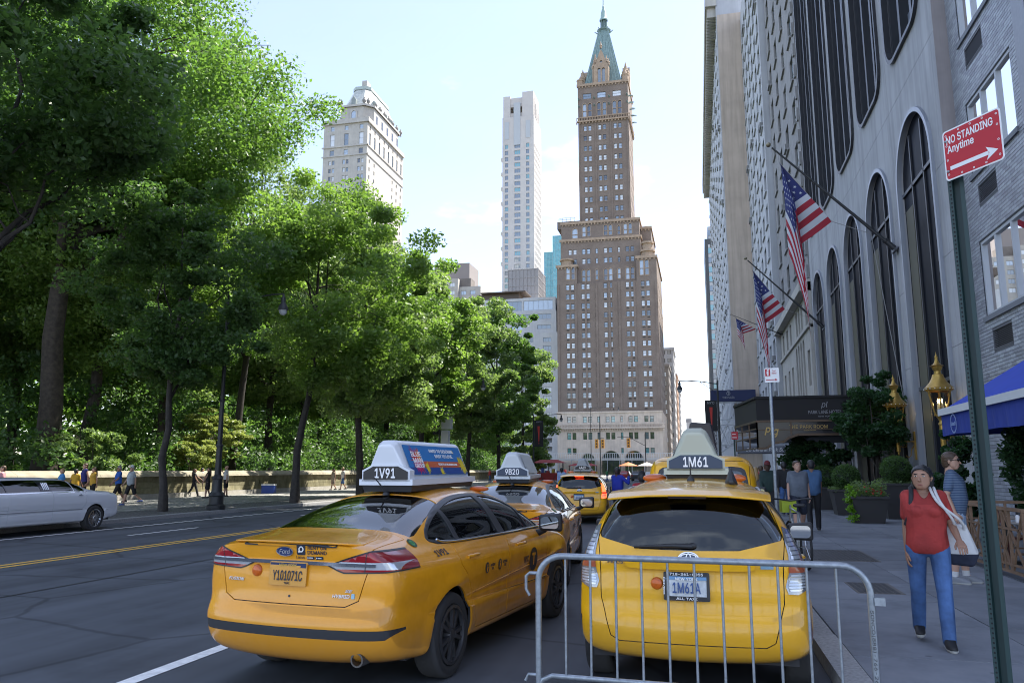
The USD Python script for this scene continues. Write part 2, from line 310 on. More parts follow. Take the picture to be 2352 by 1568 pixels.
# ================================================================ facades
class Fac:
    """u along the wall, z up, d into the wall"""
    def __init__(s, O, U, N): s.O, s.U, s.N = np.array(O, float), np.array(U, float), np.array(N, float); s.Z = np.array([0, 0, 1.0])
    def p(s, u, z, d=0.0): return s.O + s.U * u + s.Z * z + s.N * d
    def P(s, a): a = np.asarray(a, float); return s.O + a[:, :1] * s.U + a[:, 1:2] * s.Z + a[:, 2:3] * s.N
    def box(s, m, u0, u1, z0, z1, d0, d1):
        return m.add(s.P([(u0,z0,d0),(u1,z0,d0),(u1,z0,d1),(u0,z0,d1),(u0,z1,d0),(u1,z1,d0),(u1,z1,d1),(u0,z1,d1)]), BOXF)
    def quad(s, m, u0, u1, z0, z1, d): return m.quad(s.p(u0, z0, d), s.p(u1, z0, d), s.p(u1, z1, d), s.p(u0, z1, d))
    def wall(s, m, u0, u1, z0, z1, holes=(), depth=.25):
        us = sorted({u0, u1, *[h[0] for h in holes], *[h[1] for h in holes]}); zs = sorted({z0, z1, *[h[2] for h in holes], *[h[3] for h in holes]})
        us = [u for u in us if u0 - 1e-9 <= u <= u1 + 1e-9]; zs = [z for z in zs if z0 - 1e-9 <= z <= z1 + 1e-9]
        um = (np.array(us[:-1]) + us[1:]) / 2; zm = (np.array(zs[:-1]) + zs[1:]) / 2; open_ = np.zeros((len(um), len(zm)), bool)
        for a, b, c, d in holes: open_ |= ((um > a) & (um < b))[:, None] & ((zm > c) & (zm < d))[None]
        for j in range(len(zm)):
            i = 0
            while i < len(um):
                if open_[i, j]: i += 1; continue
                k = i
                while k + 1 < len(um) and not open_[k + 1, j]: k += 1
                s.quad(m, us[i], us[k + 1], zs[j], zs[j + 1], 0); i = k + 1
        for a, b, c, d in holes:
            m.quad(s.p(a,c,0), s.p(a,d,0), s.p(a,d,depth), s.p(a,c,depth)); m.quad(s.p(b,c,0), s.p(b,d,0), s.p(b,d,depth), s.p(b,c,depth))
            m.quad(s.p(a,c,0), s.p(b,c,0), s.p(b,c,depth), s.p(a,c,depth)); m.quad(s.p(a,d,0), s.p(b,d,0), s.p(b,d,depth), s.p(a,d,depth))
        return m
    def arch(s, m, uc, w, z0, zs, depth=.25, n=16, ring=None):
        """the outline (u, z) of a round-headed opening"""
        a = np.linspace(0, np.pi, n)
        return Polygon([(uc - w/2, z0), (uc + w/2, z0)] + [(uc + w/2*math.cos(t), zs + w/2*math.sin(t)) for t in a])
GL_SKY = mat('pane_sky', (.3, .36, .43), .06, spec=1.0, ior=1.9)
GL_DARK = mat('pane_dark', (.02, .024, .03), .05, spec=1.0, ior=1.8)
GL_MID = mat('pane_mid', (.1, .13, .16), .05, spec=1.0, ior=1.8)
GL_BLIND = mat('pane_blind', (.62, .64, .66), .1, spec=.9, ior=1.6)
GL_TEAL = mat('pane_teal', (.1, .27, .3), .08, spec=1.0, ior=1.8)
def pane_mat(rg, w=(3, 2, 3, 4)):
    return rg.choices([GL_SKY, GL_DARK, GL_MID, GL_BLIND], w)[0]
def window(par, F, u0, u1, z0, z1, d, fm, rg, cols=1, rows=2, fw=.06, panes=None, name='window', bars=None, label=None):
    m = MB(); F.box(m, u0, u0+fw, z0, z1, d-.06, d); F.box(m, u1-fw, u1, z0, z1, d-.06, d)
    F.box(m, u0+fw, u1-fw, z0, z0+fw, d-.06, d); F.box(m, u0+fw, u1-fw, z1-fw, z1, d-.06, d)
    for k in range(1, cols): c = u0 + (u1-u0)*k/cols; F.box(m, c-fw/2, c+fw/2, z0+fw, z1-fw, d-.05, d)
    for k in range(1, rows): c = z0 + (z1-z0)*k/rows; F.box(m, u0+fw, u1-fw, c-fw/2, c+fw/2, d-.045, d-.005)
    w = obj(name, m, fm, par, label=label)
    q = MB(); F.quad(q, u0+.01, u1-.01, z0+.01, z1-.01, d-.02 + rg.uniform(-.004, .004))
    obj('pane', q, panes or pane_mat(rg), w)
    return w

# ---------------------------------------------------------------- the tall brown hotel tower across the plaza
BROWN = usdkit.material(stage, '/World/Looks/brown_brick', {
    'g': ('geometry', {}), 'n': ('noise_texture', {'scale': .22, 'detail': 7.0, 'roughness': .65}), 'n2': ('noise_texture', {'scale': 2.5, 'detail': 3.0}),
    'r': ('rgb_ramp', {'ramp': [(.3, (.165, .125, .1)), (.55, (.2, .155, .125)), (.75, (.24, .19, .155))]}), 'r2': ('rgb_ramp', {'ramp': [(.3, (.88, .88, .88)), (.7, (1.08, 1.08, 1.08))]}),
    'm': ('mix', {'mix_type': 'multiply', 'fac': 1.0}), 'p': ('principled_bsdf', {'roughness': .85})},
    [('g.position', 'n.vector'), ('g.position', 'n2.vector'), ('n.fac', 'r.fac'), ('n2.fac', 'r2.fac'), ('r.color', 'm.color1'), ('r2.color', 'm.color2'), ('m.color', 'p.base_color')], surface='p.BSDF')
BUFF = mat('buff_terracotta', (.34, .25, .175), .8, var=.2, scale=.8)
LIME = mat('base_limestone', (.6, .5, .4), .8, var=.12, scale=.5, streak=.18)
COPPER = mat('green_copper', (.17, .25, .24), .6, var=.22, scale=1.2, streak=.25)
COPPER_L = mat('pale_copper', (.25, .35, .33), .6, var=.15, scale=2)
WFRAME = mat('dark_window_frame', (.05, .055, .05), .5)
SH = T('hotel_tower', 'tall brown brick hotel tower with green copper pyramid roof and spire', 'skyscraper', (-28, 250, 0))
rgS = random.Random(11)
def S(px, py, Y=250): q = atY(px, py, Y); return q[0], q[2]
FW_ = Fac((0, 250, 0), (1, 0, 0), (0, 1, 0))
X0, X1, XE = -44.6, -11.6, 35.0                                # base left, right, depth
def shell(m, x0, x1, y0, y1, z0, z1, holes=(), depth=.35, side_holes=()):
    """four walls and a flat top; the west wall has holes"""
    F = Fac((0, y0, 0), (1, 0, 0), (0, 1, 0)); F.wall(m, x0, x1, z0, z1, holes, depth)
    FR = Fac((x1, 0, 0), (0, 1, 0), (-1, 0, 0)); FR.wall(m, y0, y1, z0, z1, side_holes, depth)
    m.quad((x0, y0, z0), (x0, y1, z0), (x0, y1, z1), (x0, y0, z1)); m.quad((x0, y1, z0), (x1, y1, z0), (x1, y1, z1), (x0, y1, z1))
    m.quad((x0, y0, z1), (x1, y0, z1), (x1, y1, z1), (x0, y1, z1))
# columns of windows in the body: px centres in the photo at mid height, kind
cols = [(1310, 2), (1346, 2), (1371, 1), (1398, 2), (1424, 1), (1450, 2), (1486, 2)]
def colx(c, y): return atY(c, y, 250)[0]
colX = [(atY(c, 850, 250)[0] + .25, k) for c, k in cols]
base_z, stone_z, body_z = 0, 20.0, 62.5
holes = []; wins = []
row_z = [stone_z + 1.25 + 3.27 * i for i in range(13)]
for z in row_z:
    for xc, k in colX:
        w = .75 if k == 1 else 1.15
        for o in ((0,) if k == 1 else (-.82, .82)):
            holes.append((xc + o - w/2, xc + o + w/2, z, z + 1.75)); wins.append((xc + o - w/2, xc + o + w/2, z, z + 1.75))
m = MB(); shell(m, X0, X1, 250, 284, stone_z, body_z, holes, .3, [(250 + 4 + 5*i, 250 + 5.3 + 5*i, z, z + 1.75) for i in range(6) for z in row_z])
obj('wall', m, BROWN, SH)
m = MB()                                                        # pilaster strips, sills and air conditioners
for xc in [X0 + .5, X0 + 6.3, X0 + 9.6, X0 + 13.2, X0 + 17.4, X0 + 20.6, X0 + 25.6, X1 - .5]:
    FW_.box(m, xc - .35, xc + .35, stone_z, body_z, -.18, .05)
obj('pilaster', m, BROWN, SH)
m = MB(); m2 = MB()
for a, b, c, d in wins:
    FW_.box(m, a - .08, b + .08, c - .18, c - .02, -.12, .1)
    if rgS.random() < .3: FW_.box(m2, a + .2, b - .2, c - .62, c - .24, -.16, .02)
obj('sill', m, BUFF, SH, kind='stuff'); obj('air_conditioner', m2, mat('dark_unit', (.05, .05, .05), .7), SH, kind='stuff')
for k in range(0, len(wins)):
    a, b, c, d = wins[k]; window(SH, FW_, a, b, c, d, .22, WFRAME, rgS, fw=.1)
# limestone base
holes = []; bw = []
for z, h in ((6.6, 1.9), (11.2, 2.2), (16.6, 1.9)):
    for xc, k in colX:
        w = .8 if k == 1 else 1.25
        for o in ((0,) if k == 1 else (-.85, .85)): bw.append((xc + o - w/2, xc + o + w/2, z, z + h))
archs = [FW_.arch(m, colX[i][0], 6.2 if i != 1 else 4.5, 0, 4.6) for i in (1, 3, 5)]
bw = [w for w in bw if w[2] > 7 or not any(abs((w[0] + w[1]) / 2 - colX[i][0]) < 3.6 for i in (1, 3, 5))]
pg = sbox(X0 - .25, 0, X1 + .25, stone_z).difference(unary_union(archs + [sbox(a, c, b, d) for a, b, c, d in bw]))
m = MB().poly(pg, .6, lambda v: FW_.P(np.stack([v[:, 0], v[:, 1], v[:, 2] - .25], 1)))
m.quad((X1 + .25, 249.75, 0), (X1 + .25, 284, 0), (X1 + .25, 284, stone_z), (X1 + .25, 249.75, stone_z)); m.quad((X0 - .25, 249.75, 0), (X0 - .25, 284, 0), (X0 - .25, 284, stone_z), (X0 - .25, 249.75, stone_z))
m.quad((X0 - .25, 249.75, stone_z), (X1 + .25, 249.75, stone_z), (X1 + .25, 284, stone_z), (X0 - .25, 284, stone_z))
obj('stone_base', m, LIME, SH)
for a, b, c, d in bw: window(SH, FW_, a, b, c, d, .25, WFRAME, rgS, fw=.1, panes=rgS.choice([GL_MID, GL_DARK, GL_TEAL]))
for i in (1, 3, 5):
    w = obj('arched_window', MB().poly(FW_.arch(m, colX[i][0], 6.2 if i != 1 else 4.5, 0, 4.6).exterior.buffer(.18), .12, lambda v: FW_.P(np.stack([v[:, 0], v[:, 1], v[:, 2] + .2], 1))), LIME, SH)
    q = MB(); FW_.quad(q, colX[i][0] - 3.2, colX[i][0] + 3.2, 0, 7.9, .34); obj('pane', q, GL_DARK, w)
m = MB(); FW_.box(m, X0 - .9, X1 + .9, 14.6, 15.0, -1.1, .1); FW_.box(m, X0 - .9, X1 + .9, 15.9, 16.15, -1.1, -.8)
for i in range(70):
    u = X0 - .8 + i * (X1 - X0 + 1.6) / 69; FW_.box(m, u - .1, u + .1, 15.0, 15.9, -1.05, -.85)
for i in range(46):
    u = X0 - .6 + i * (X1 - X0 + 1.2) / 45; FW_.box(m, u - .16, u + .16, 14.0, 14.6, -.8, .1)
FW_.box(m, X0 - .4, X1 + .4, 19.6, 20.1, -.45, .1)
obj('balcony', m, LIME, SH)
# lower setback: wings with tall arched windows, recessed middle (py 480..660 in the photo)
def block(x0, x1, y0, y1, z0, z1, par=True):
    F = Fac((0, y0, 0), (1, 0, 0), (0, 1, 0)); return F
def tall_arched(F, xc, z0, z1, w, pair=True):
    out = []
    for o in ((-.78, .78) if pair else (0,)):
        out.append((xc + o, w, z0, z1 - w / 2))
    return out
def tier(x0, x1, y0, y1, z0, z1, arches, rects, name='tier', sides=True, band=True):
    F = Fac((0, y0, 0), (1, 0, 0), (0, 1, 0))
    hs = [F.arch(None, xc, w, a, b, n=10) for xc, w, a, b in arches] + [sbox(a, c, b, d) for a, b, c, d in rects]
    pg = sbox(x0, z0, x1, z1).difference(unary_union(hs)) if hs else sbox(x0, z0, x1, z1)
    m = MB().poly(pg, .35, lambda v: F.P(np.stack([v[:, 0], v[:, 1], v[:, 2]], 1)))
    y0b = y0 + .35
    m.quad((x1, y0b, z0), (x1, y1, z0), (x1, y1, z1), (x1, y0b, z1)); m.quad((x0, y0b, z0), (x0, y1, z0), (x0, y1, z1), (x0, y0b, z1))
    m.quad((x0, y0b, z1), (x1, y0b, z1), (x1, y1, z1), (x0, y1, z1)); m.quad((x0, y1, z0), (x1, y1, z0), (x1, y1, z1), (x0, y1, z1))
    t = obj(name, m, BROWN, SH)
    if band:
        b = MB(); F.box(b, x0 - .35, x1 + .35, z1 - .1, z1 + .75, -.35, .3); FR = Fac((x1, 0, 0), (0, 1, 0), (-1, 0, 0)); FR.box(b, y0, y1, z1 - .1, z1 + .75, -.35, .1)
        n = int((x1 - x0) / 1.1)
        for i in range(n): F.box(b, x0 + (i + .3) * (x1 - x0) / n, x0 + (i + .62) * (x1 - x0) / n, z1 - .7, z1 - .1, -.28, .05)
        obj('parapet', b, BUFF, t)
    for xc, w, a, b_ in arches:
        m = MB().poly(F.arch(None, xc, w + .3, a - .2, b_, n=10).difference(F.arch(None, xc, w - .1, a, b_, n=10)), .14, lambda v: F.P(np.stack([v[:, 0], v[:, 1], v[:, 2] - .06], 1)))
        F.box(m, xc - w/2, xc + w/2, a + (b_ - a) * .5 - .1, a + (b_ - a) * .5 + .1, .1, .25)
        w_ = obj('window', m, BUFF, SH); q = MB(); F.quad(q, xc - w/2, xc + w/2, a, b_ + w/2, .28); obj('pane', q, rgS.choice([GL_SKY, GL_MID, GL_DARK]), w_)
    for a, b_, c, d in rects: window(SH, F, a, b_, c, d, .25, WFRAME, rgS, fw=.1)
def rects(xs, zs, w=1.15, h=1.75, pair=True): return [(x + o - w/2, x + o + w/2, z, z + h) for x in xs for z in zs for o in ((-.82, .82) if pair else (0,))]
cx = [c[0] for c in colX]
Zp = lambda py: S(1400, py)[1]
zA, zB, zC, zD = body_z, Zp(612), Zp(560), Zp(508)             # tops of the setbacks
# left and right wings up to zB, middle recessed 2.2 m
tier(X0 + .1, X0 + 6.8, 250.0, 284, zA, zB + .6, [(cx[0] + o + .2, 1.2, zA + 1.6, zA + 5.6) for o in (-.85, .85)], [])
tier(X1 - 6.6, X1 - .1, 250.0, 284, zA, zB + 2.2, [(cx[6] + o - .2, 1.2, zA + 1.8, zA + 6.2) for o in (-.85, .85)], [])
tier(X0 + 6.8, X1 - 6.6, 252.2, 284, zA, zB + 1.2, [(cx[i] + o, 1.15, zA + 1.2, zA + 4.6) for i in (1, 3, 5) for o in (-.82, .82)] + [(cx[i], .9, zA + 1.6, zA + 4.6) for i in (2, 4)], [], band=False)
tier(X0 + .9, X1 - 5.2, 253.0, 284, zB + .5, zC + 2.6, [], rects([cx[0] + .5, cx[1], cx[3], cx[5]], [zB + 2.2, zB + 5.6]) + rects([cx[2], cx[4]], [zB + 2.2, zB + 5.6], .8, 1.7, False))
tier(X0 + 1.0, X1 - 5.6, 254.2, 284, zC + 2.6, zD + 1.2, [(cx[i] + o, 1.15, zC + 4.4, zC + 7.4) for i in (1, 3) for o in (-.82, .82)] + [(cx[0] + 1.2, 1.9, zC + 4.0, zC + 6.5)] + [(cx[5] + o - .6, 1.15, zC + 4.4, zC + 7.4) for o in (-.82, .82)] + [(cx[4], 1.0, zC + 4.4, zC + 6.9)], [])
tier(X1 - 5.6, X1 - 2.0, 258, 282, zB + 2.0, zD - 1.0, [(X1 - 4.4, 1.2, zB + 4, zB + 6.4)], [])
m = MB(); m.lathe([(0, 0), (2.0, 0), (2.0, 2.6), (2.5, 2.7), (2.5, 3.3), (1.6, 3.5), (1.6, 5.4), (2.1, 5.5), (2.1, 6.1), (0, 6.4)], 10, (X1 - 3.0, 252.6, zB + 2.0)); obj('corner_turret', m, BUFF, SH)
m = MB(); m.lathe([(0, 0), (2.4, 0), (2.4, .5), (1.9, .6), (1.9, 2.3), (2.5, 2.4), (2.5, 2.9), (0, 3.2)], 10, (X0 + 3.3, 251.6, zB + .6)); obj('corner_turret', m, BUFF, SH)
# tower shaft
TX0, TX1, TY0, TY1 = S(1331, 480)[0], S(1449, 480)[0], 256.0, 274.0
s_ = 256 / 250.; TX0 *= s_; TX1 *= s_
Zt = lambda py: atY(1390, py, 256)[2]
z0t, z1t = zD + .8, Zt(276)
tc = [TX0 + (TX1 - TX0) * f for f in (.185, .475, .78)]
rz = [z0t + 1.0 + i * (z1t - z0t - .6) / 10 for i in range(10)]
Ft = Fac((0, TY0, 0), (1, 0, 0), (0, 1, 0))
wl = rects(tc, rz, 1.1, 1.8)
m = MB(); shell(m, TX0, TX1, TY0, TY1, z0t, z1t, wl, .3, [(TY0 + 3 + 4.5 * i, TY0 + 4.2 + 4.5 * i, z, z + 1.8) for i in range(3) for z in rz]); obj('shaft_wall', m, BROWN, SH)
m = MB()
for f in (.0, .33, .63, .96): Ft.box(m, TX0 + (TX1 - TX0) * f, TX0 + (TX1 - TX0) * f + .55, z0t, z1t, -.16, .05)
obj('pilaster', m, BROWN, SH)
m = MB()
for a, b, c, d in wl: Ft.box(m, a - .08, b + .08, c - .18, c - .02, -.12, .1)
obj('sill', m, BUFF, SH, kind='stuff')
for a, b, c, d in wl: window(SH, Ft, a, b, c, d, .22, WFRAME, rgS, fw=.1)
# corbelled balcony band and the upper stage
m = MB()
for F_, a, b in ((Ft, TX0 - .5, TX1 + .5), (Fac((TX1, 0, 0), (0, 1, 0), (-1, 0, 0)), TY0 - .5, TY1)):
    F_.box(m, a, b, z1t - .1, z1t + .4, -.6, .1); F_.box(m, a, b, z1t + 1.3, z1t + 1.55, -.6, -.3)
    n = int((b - a) / .55)
    for i in range(n + 1): F_.box(m, a + i * (b - a) / n - .1, a + i * (b - a) / n + .1, z1t + .4, z1t + 1.3, -.55, -.35)
    for i in range(n // 2 + 1): F_.box(m, a + i * 2 * (b - a) / n - .2, a + i * 2 * (b - a) / n + .2, z1t - .7, z1t - .1, -.45, .1)
obj('balcony', m, BUFF, SH)
z2t = Zt(193)
tier(TX0, TX1, TY0, TY1, z1t, z2t, [(x + o, 1.3, z1t + 2.0, z1t + 6.2) for x in tc for o in (-.95, .95)], [(x - 1.5, x + 1.5, z1t + 8.6, z1t + 10.6) for x in tc])
m = MB(); rg = random.Random(2)
for z in (z1t + 8.2, z1t + 5.5):
    for u in (TX0 + .3, (tc[0] + tc[1]) / 2, (tc[1] + tc[2]) / 2, TX1 - .3):
        m.tube([(u, TY0, z + .3), (u, TY0 - .6, z + .4), (u, TY0 - 1.5, z + .25)], [.3, .24, .12], 6)
    for v in (TY0 + 1, TY0 + 6, TY0 + 11, TY1 - 1): m.tube([(TX1, v, z + .3), (TX1 + .7, v, z + .4), (TX1 + 1.7, v, z + .25)], [.3, .24, .12], 6)
obj('gargoyles', m, COPPER, SH, smooth=40)
# copper roof, gables, pinnacles, lantern and spire
xm, ym = (TX0 + TX1) / 2 - .1, (TY0 + TY1) / 2
zr0, zr1 = z2t + .6, atY(1380, 74, ym)[2]
def frustum(m, hx0, hy0, z0, hx1, hy1, z1, cx_, cy_):
    c = [(-1,-1),(1,-1),(1,1),(-1,1)]
    return m.hexa([(cx_ + a*hx0, cy_ + b*hy0, z0) for a, b in c] + [(cx_ + a*hx1, cy_ + b*hy1, z1) for a, b in c])
hx, hy = (TX1 - TX0) / 2 - 2.0, (TY1 - TY0) / 2 - 2.0
m = MB(); frustum(m, hx, hy, zr0, 1.7, 1.7, zr1, xm, ym)
roof = obj('copper_roof', m, COPPER, SH)
m = MB()
for i in range(11):
    f = -1 + 2 * (i + .5) / 11
    for a, b in (((xm + f*hx, ym - hy, zr0), (xm + f*1.7, ym - 1.7, zr1)), ((xm + hx, ym + f*hy, zr0), (xm + 1.7, ym + f*1.7, zr1))): m.bar(a, b, .16)
obj('seam', m, COPPER_L, roof)
def gable(cx_, y, z0, w, h, name='gable'):
    pg = Polygon([(cx_ - w/2, z0), (cx_ + w/2, z0), (cx_ + w/2, z0 + h*.52), (cx_ + w*.36, z0 + h*.6), (cx_ + w*.14, z0 + h*.88), (cx_, z0 + h), (cx_ - w*.14, z0 + h*.88), (cx_ - w*.36, z0 + h*.6), (cx_ - w/2, z0 + h*.52)])
    F = Fac((0, y, 0), (1, 0, 0), (0, 1, 0))
    ar = [F.arch(None, cx_ + o, w * .2, z0 + .6, z0 + h*.42, n=10) for o in (-w*.15, w*.15)]
    pg2 = pg.difference(unary_union(ar + [Point(cx_, z0 + h*.64).buffer(w*.09)]))
    g = obj(name, MB().poly(pg2, 3.5, lambda v: F.P(v)), BUFF, SH)
    q = MB(); F.quad(q, cx_ - w*.3, cx_ + w*.3, z0 + .4, z0 + h*.75, .5); obj('pane', q, GL_MID, g)
    t = MB()
    for o in (-.5, -.36, .36, .5, 0): hh = {.5: .58, .36: .68, 0: 1.1}[abs(o)]; t.lathe([(.42, 0), (.42, .9), (.55, 1.0), (.25, 1.4), (.06, 2.6), (0, 2.7)], 6, (cx_ + o*w, y + .3, z0 + h*hh - .8))
    obj('pinnacle', t, BUFF, g)
gable(tc[1] + .1, TY0 - .1, z2t + .3, 5.2, atY(1376, 116, TY0)[2] - z2t)
m = MB().poly(Polygon([(-1.7, 0), (1.7, 0), (1.7, 5.5), (0, 10), (-1.7, 5.5)]), 2.6, lambda v: np.stack([TX1 - 2.4 + v[:, 2], ym + v[:, 0], z2t + v[:, 1]], 1)); obj('gable', m, BUFF, SH)
m = MB().poly(Polygon([(-1.7, 0), (1.7, 0), (1.7, 5.5), (0, 10), (-1.7, 5.5)]), 2.6, lambda v: np.stack([TX0 + v[:, 2] - .1, ym + v[:, 0], z2t + v[:, 1]], 1)); obj('gable', m, BUFF, SH)
m = MB()
for sx in (TX0 + .7, TX1 - .7):
    m.box(sx - 2.0 if sx > xm else sx, sx if sx > xm else sx + 2.0, ym - 3.5, ym + 3.5, z2t, z2t + 5.8)
obj('side_dormer', m, COPPER, SH)
for (sx, sy, h) in ((TX0 + .8, TY0 + .8, 4.0), (TX1 - .8, TY0 + .8, 4.6), (TX1 - .8, TY1 - .8, 4.6), (TX0 + 1.2, TY0 + 5, 8.6), (TX1 - 1.0, TY0 + 5, 9.6), (tc[1] - 2.2, TY0 + 2.0, 12.5)):
    m = MB().lathe([(1.15, 0), (1.15, h*.55), (1.35, h*.58), (1.35, h*.66), (.8, h*.7), (.5, h*.85), (.15, h), (0, h + .6)], 8, (sx, sy, z2t)); obj('corner_turret', m, BUFF, SH)
zl = zr1
m = MB().lathe([(1.8, -3), (1.8, -.3), (2.4, 0), (2.6, .3), (1.5, .6)], 10, (xm, ym, zl)); obj('lantern_gallery', m, COPPER, SH)
for k in range(6): a = k * math.pi / 3; m = MB().tube([(xm + 2.1*math.cos(a), ym + 2.1*math.sin(a), zl - .8), (xm + 3.4*math.cos(a), ym + 3.4*math.sin(a), zl + .2)], [.3, .12], 5); obj('gargoyle', m, COPPER, SH)
m = MB()
for k in range(8): a = k * math.pi / 4 + .2; m.tube([(xm + 1.05*math.cos(a), ym + 1.05*math.sin(a), zl + .3), (xm + 1.05*math.cos(a), ym + 1.05*math.sin(a), zl + 4.2)], .2, 6)
m.lathe([(.55, .3), (.55, 4.2)], 8, (xm, ym, zl)); obj('lantern', m, COPPER, SH)
ztip = atY(1375, 0, ym)[2]
m = MB().lathe([(1.5, 4.1), (1.6, 4.6), (1.1, 5.4), (.95, 7.5), (.4, ztip - zl - 3.5), (.5, ztip - zl - 3.2), (.22, ztip - zl - 2.6), (.16, ztip - zl + .6), (0, ztip - zl + .8)], 10, (xm, ym, zl)); obj('spire', m, COPPER_L, SH, smooth=40)
for (a, b, z, w) in ((TX0 - 1.2, TX0, zD + 2.0, .1),):
    m = MB();
    for k in range(4): m.tube([(X0 + 1 + k*1.4, 256, zD + 1.5), (X0 + 1 + k*1.4, 256, zD + 4.2)], .07, 5)
    m.tube([(X0, 256, zD + 4.2), (X0 + 6.2, 256, zD + 4.2)], .07, 5); m.tube([(X0 - .5, 256, zD + 3.6), (X0 + 5.2, 256, zD + 3.6)], .07, 5); obj('roof_antenna', m, WFRAME, SH)
m = MB().box(TX0 - 8.2, TX0, 258, 270, zD + 1, zD + 3.6); obj('plant_room', m, BROWN, SH)
# pavement shed with white balustrade round its foot
SHED = T('pavement_shed', 'white railed pavement shed along the foot of the brown hotel tower', 'scaffold', (-28, 244, 0))
m = MB(); m.box(X0 - 2, X1 + 6, 242, 248.5, 4.6, 4.9)
obj('deck', m, mat('shed_white', (.6, .6, .58), .6), SHED)
m = MB(); m.box(X0 - 2, X1 + 6, 241.9, 242.0, 6.6, 6.75); m.box(X0 - 2, X1 + 6, 241.9, 242.0, 5.0, 5.15)
for i in range(60): u = X0 - 2 + i * (X1 - X0 + 8) / 59; m.box(u - .06, u + .06, 241.9, 242.0, 4.9, 6.7)
obj('railing', m, mat('shed_white', 0), SHED)
for i in range(12): u = X0 - 2 + i * (X1 - X0 + 8) / 11; obj('post', MB().box(u - .09, u + .09, 242.05, 242.25, 0, 4.6), mat('steel_grey', (.3, .3, .31), .5), SHED)
# ---------------------------------------------------------------- other towers beyond the park
CREAM = mat('cream_limestone', (.43, .405, .365), .8, var=.1, scale=.4, streak=.12)
WHITEB = mat('white_brick', (.5, .5, .5), .8, var=.08, scale=.3, streak=.1)
PALE = mat('pale_limestone', (.48, .45, .42), .8, var=.08, scale=.15)
DKBR = mat('grey_brown_brick', (.16, .14, .125), .85, var=.2, scale=.5)
def grid(F, us, zs, w, h): return [(u - w/2, u + w/2, z, z + h) for u in us for z in zs]
# cream tower with copper mansard, left
CT = T('cream_tower', 'cream stone hotel tower with green edged copper mansard roof rising above the trees', 'skyscraper', (-135, 275, 0))
rgC = random.Random(21)
cx0, cx1, cy0, cy1 = -145.2, -126.0, 275.0, 314.0
F = Fac((0, cy0, 0), (1, 0, 0), (0, 1, 0)); FR = Fac((cx1, 0, 0), (0, 1, 0), (-1, 0, 0))
zc = atY(800, 282, 275)[2]
us = [cx0 + (cx1 - cx0) * f for f in (.2, .52, .86)]
hw = [(u + o - .55, u + o + .55, zc - 17.6 - 3.35 * i, zc - 15.8 - 3.35 * i) for u in us for i in range(22) for o in (-.75, .75)]
tall = [(u - .95, u + .95, zc - 9.6, zc - 4.6) for u in us] + [(u - .9, u + .9, zc - 13.6, zc - 11.4) for u in us] + [(u - .8, u + .8, zc - 3.1, zc - 1.2) for u in us]
sv = [cy0 + 2.6 + 4.85 * i for i in range(8)]
sw = [(v - .7, v + .7, zc - 9.8, zc - 4.4) for v in sv] + [(v - .5, v + .5, zc - 17.2 - 3.35 * i, zc - 15.6 - 3.35 * i) for v in (sv[0], sv[1], sv[5], sv[6], sv[7]) for i in range(20)] + [(v - .5, v + .5, zc - 3.1, zc - 1.4) for v in sv]
m = MB(); F.wall(m, cx0, cx1, 0, zc, hw + tall, .35); FR.wall(m, cy0, cy1, 0, zc, sw, .35)
m.quad((cx0, cy0, 0), (cx0, cy1, 0), (cx0, cy1, zc), (cx0, cy0, zc)); m.quad((cx0, cy1, 0), (cx1, cy1, 0), (cx1, cy1, zc), (cx0, cy1, zc)); m.quad((cx0, cy0, zc), (cx1, cy0, zc), (cx1, cy1, zc), (cx0, cy1, zc))
obj('wall', m, CREAM, CT)
for a, b, c, d in tall + hw: window(CT, F, a, b, c, d, .28, mat('grey_window_frame', (.25, .26, .26), .5), rgC, fw=.1)
for a, b, c, d in sw[:60]: window(CT, FR, a, b, c, d, .28, mat('grey_window_frame', 0), rgC, fw=.1, panes=GL_MID)
m = MB()
for F_, a, b in ((F, cx0 - .6, cx1 + .6), (FR, cy0 - .6, cy1)):
    for z, o, h in ((zc - .5, .7, .9), (zc - 10.4, .35, .5), (zc - 14.3, .3, .5), (zc + .4, .4, 1.2)): F_.box(m, a, b, z, z + h, -o, .1)
obj('cornice', m, CREAM, CT)
# upper stage, chamfered corners
ux0, ux1, uy0, uy1, zu = cx0 + 4.4, cx1 + .2, cy0 + 2.2, cy1 - 4, atY(800, 246, 277)[2]
ch = 3.2
def octo(x0, x1, y0, y1, c): return [(x0 + c, y0), (x1 - c, y0), (x1, y0 + c), (x1, y1 - c), (x1 - c, y1), (x0 + c, y1), (x0, y1 - c), (x0, y0 + c)]
def loft(m, a, za, b, zb):
    n = len(a); v = [(x, y, za) for x, y in a] + [(x, y, zb) for x, y in b]
    m.add(v, [[i, (i+1) % n, n + (i+1) % n] for i in range(n)] + [[i, n + (i+1) % n, n + i] for i in range(n)] + [[n, n+i, n+i+1] for i in range(1, n-1)])
m = MB(); o1 = octo(ux0, ux1, uy0, uy1, ch); loft(m, o1, zc + .6, o1, zu); obj('upper_stage', m, CREAM, CT)
m = MB(); o2 = octo(ux0 - .6, ux1 + .6, uy0 - .6, uy1 + .6, ch); loft(m, o2, zu - .2, o2, zu + .7); obj('cornice', m, CREAM, CT)
Fu = Fac((0, uy0 - .02, 0), (1, 0, 0), (0, 1, 0)); um = (ux0 + ux1) / 2
m = MB().poly(Fu.arch(None, um, 2.6, zc + 1.4, zc + 5).exterior.buffer(.3), .3, lambda v: Fu.P(v * [1, 1, -1])); w_ = obj('arched_window', m, CREAM, CT)
q = MB().flat(Fu.arch(None, um, 2.4, zc + 1.4, zc + 5), lambda v: Fu.P(np.c_[v, np.full(len(v), -.04)])); obj('pane', q, GL_SKY, w_)
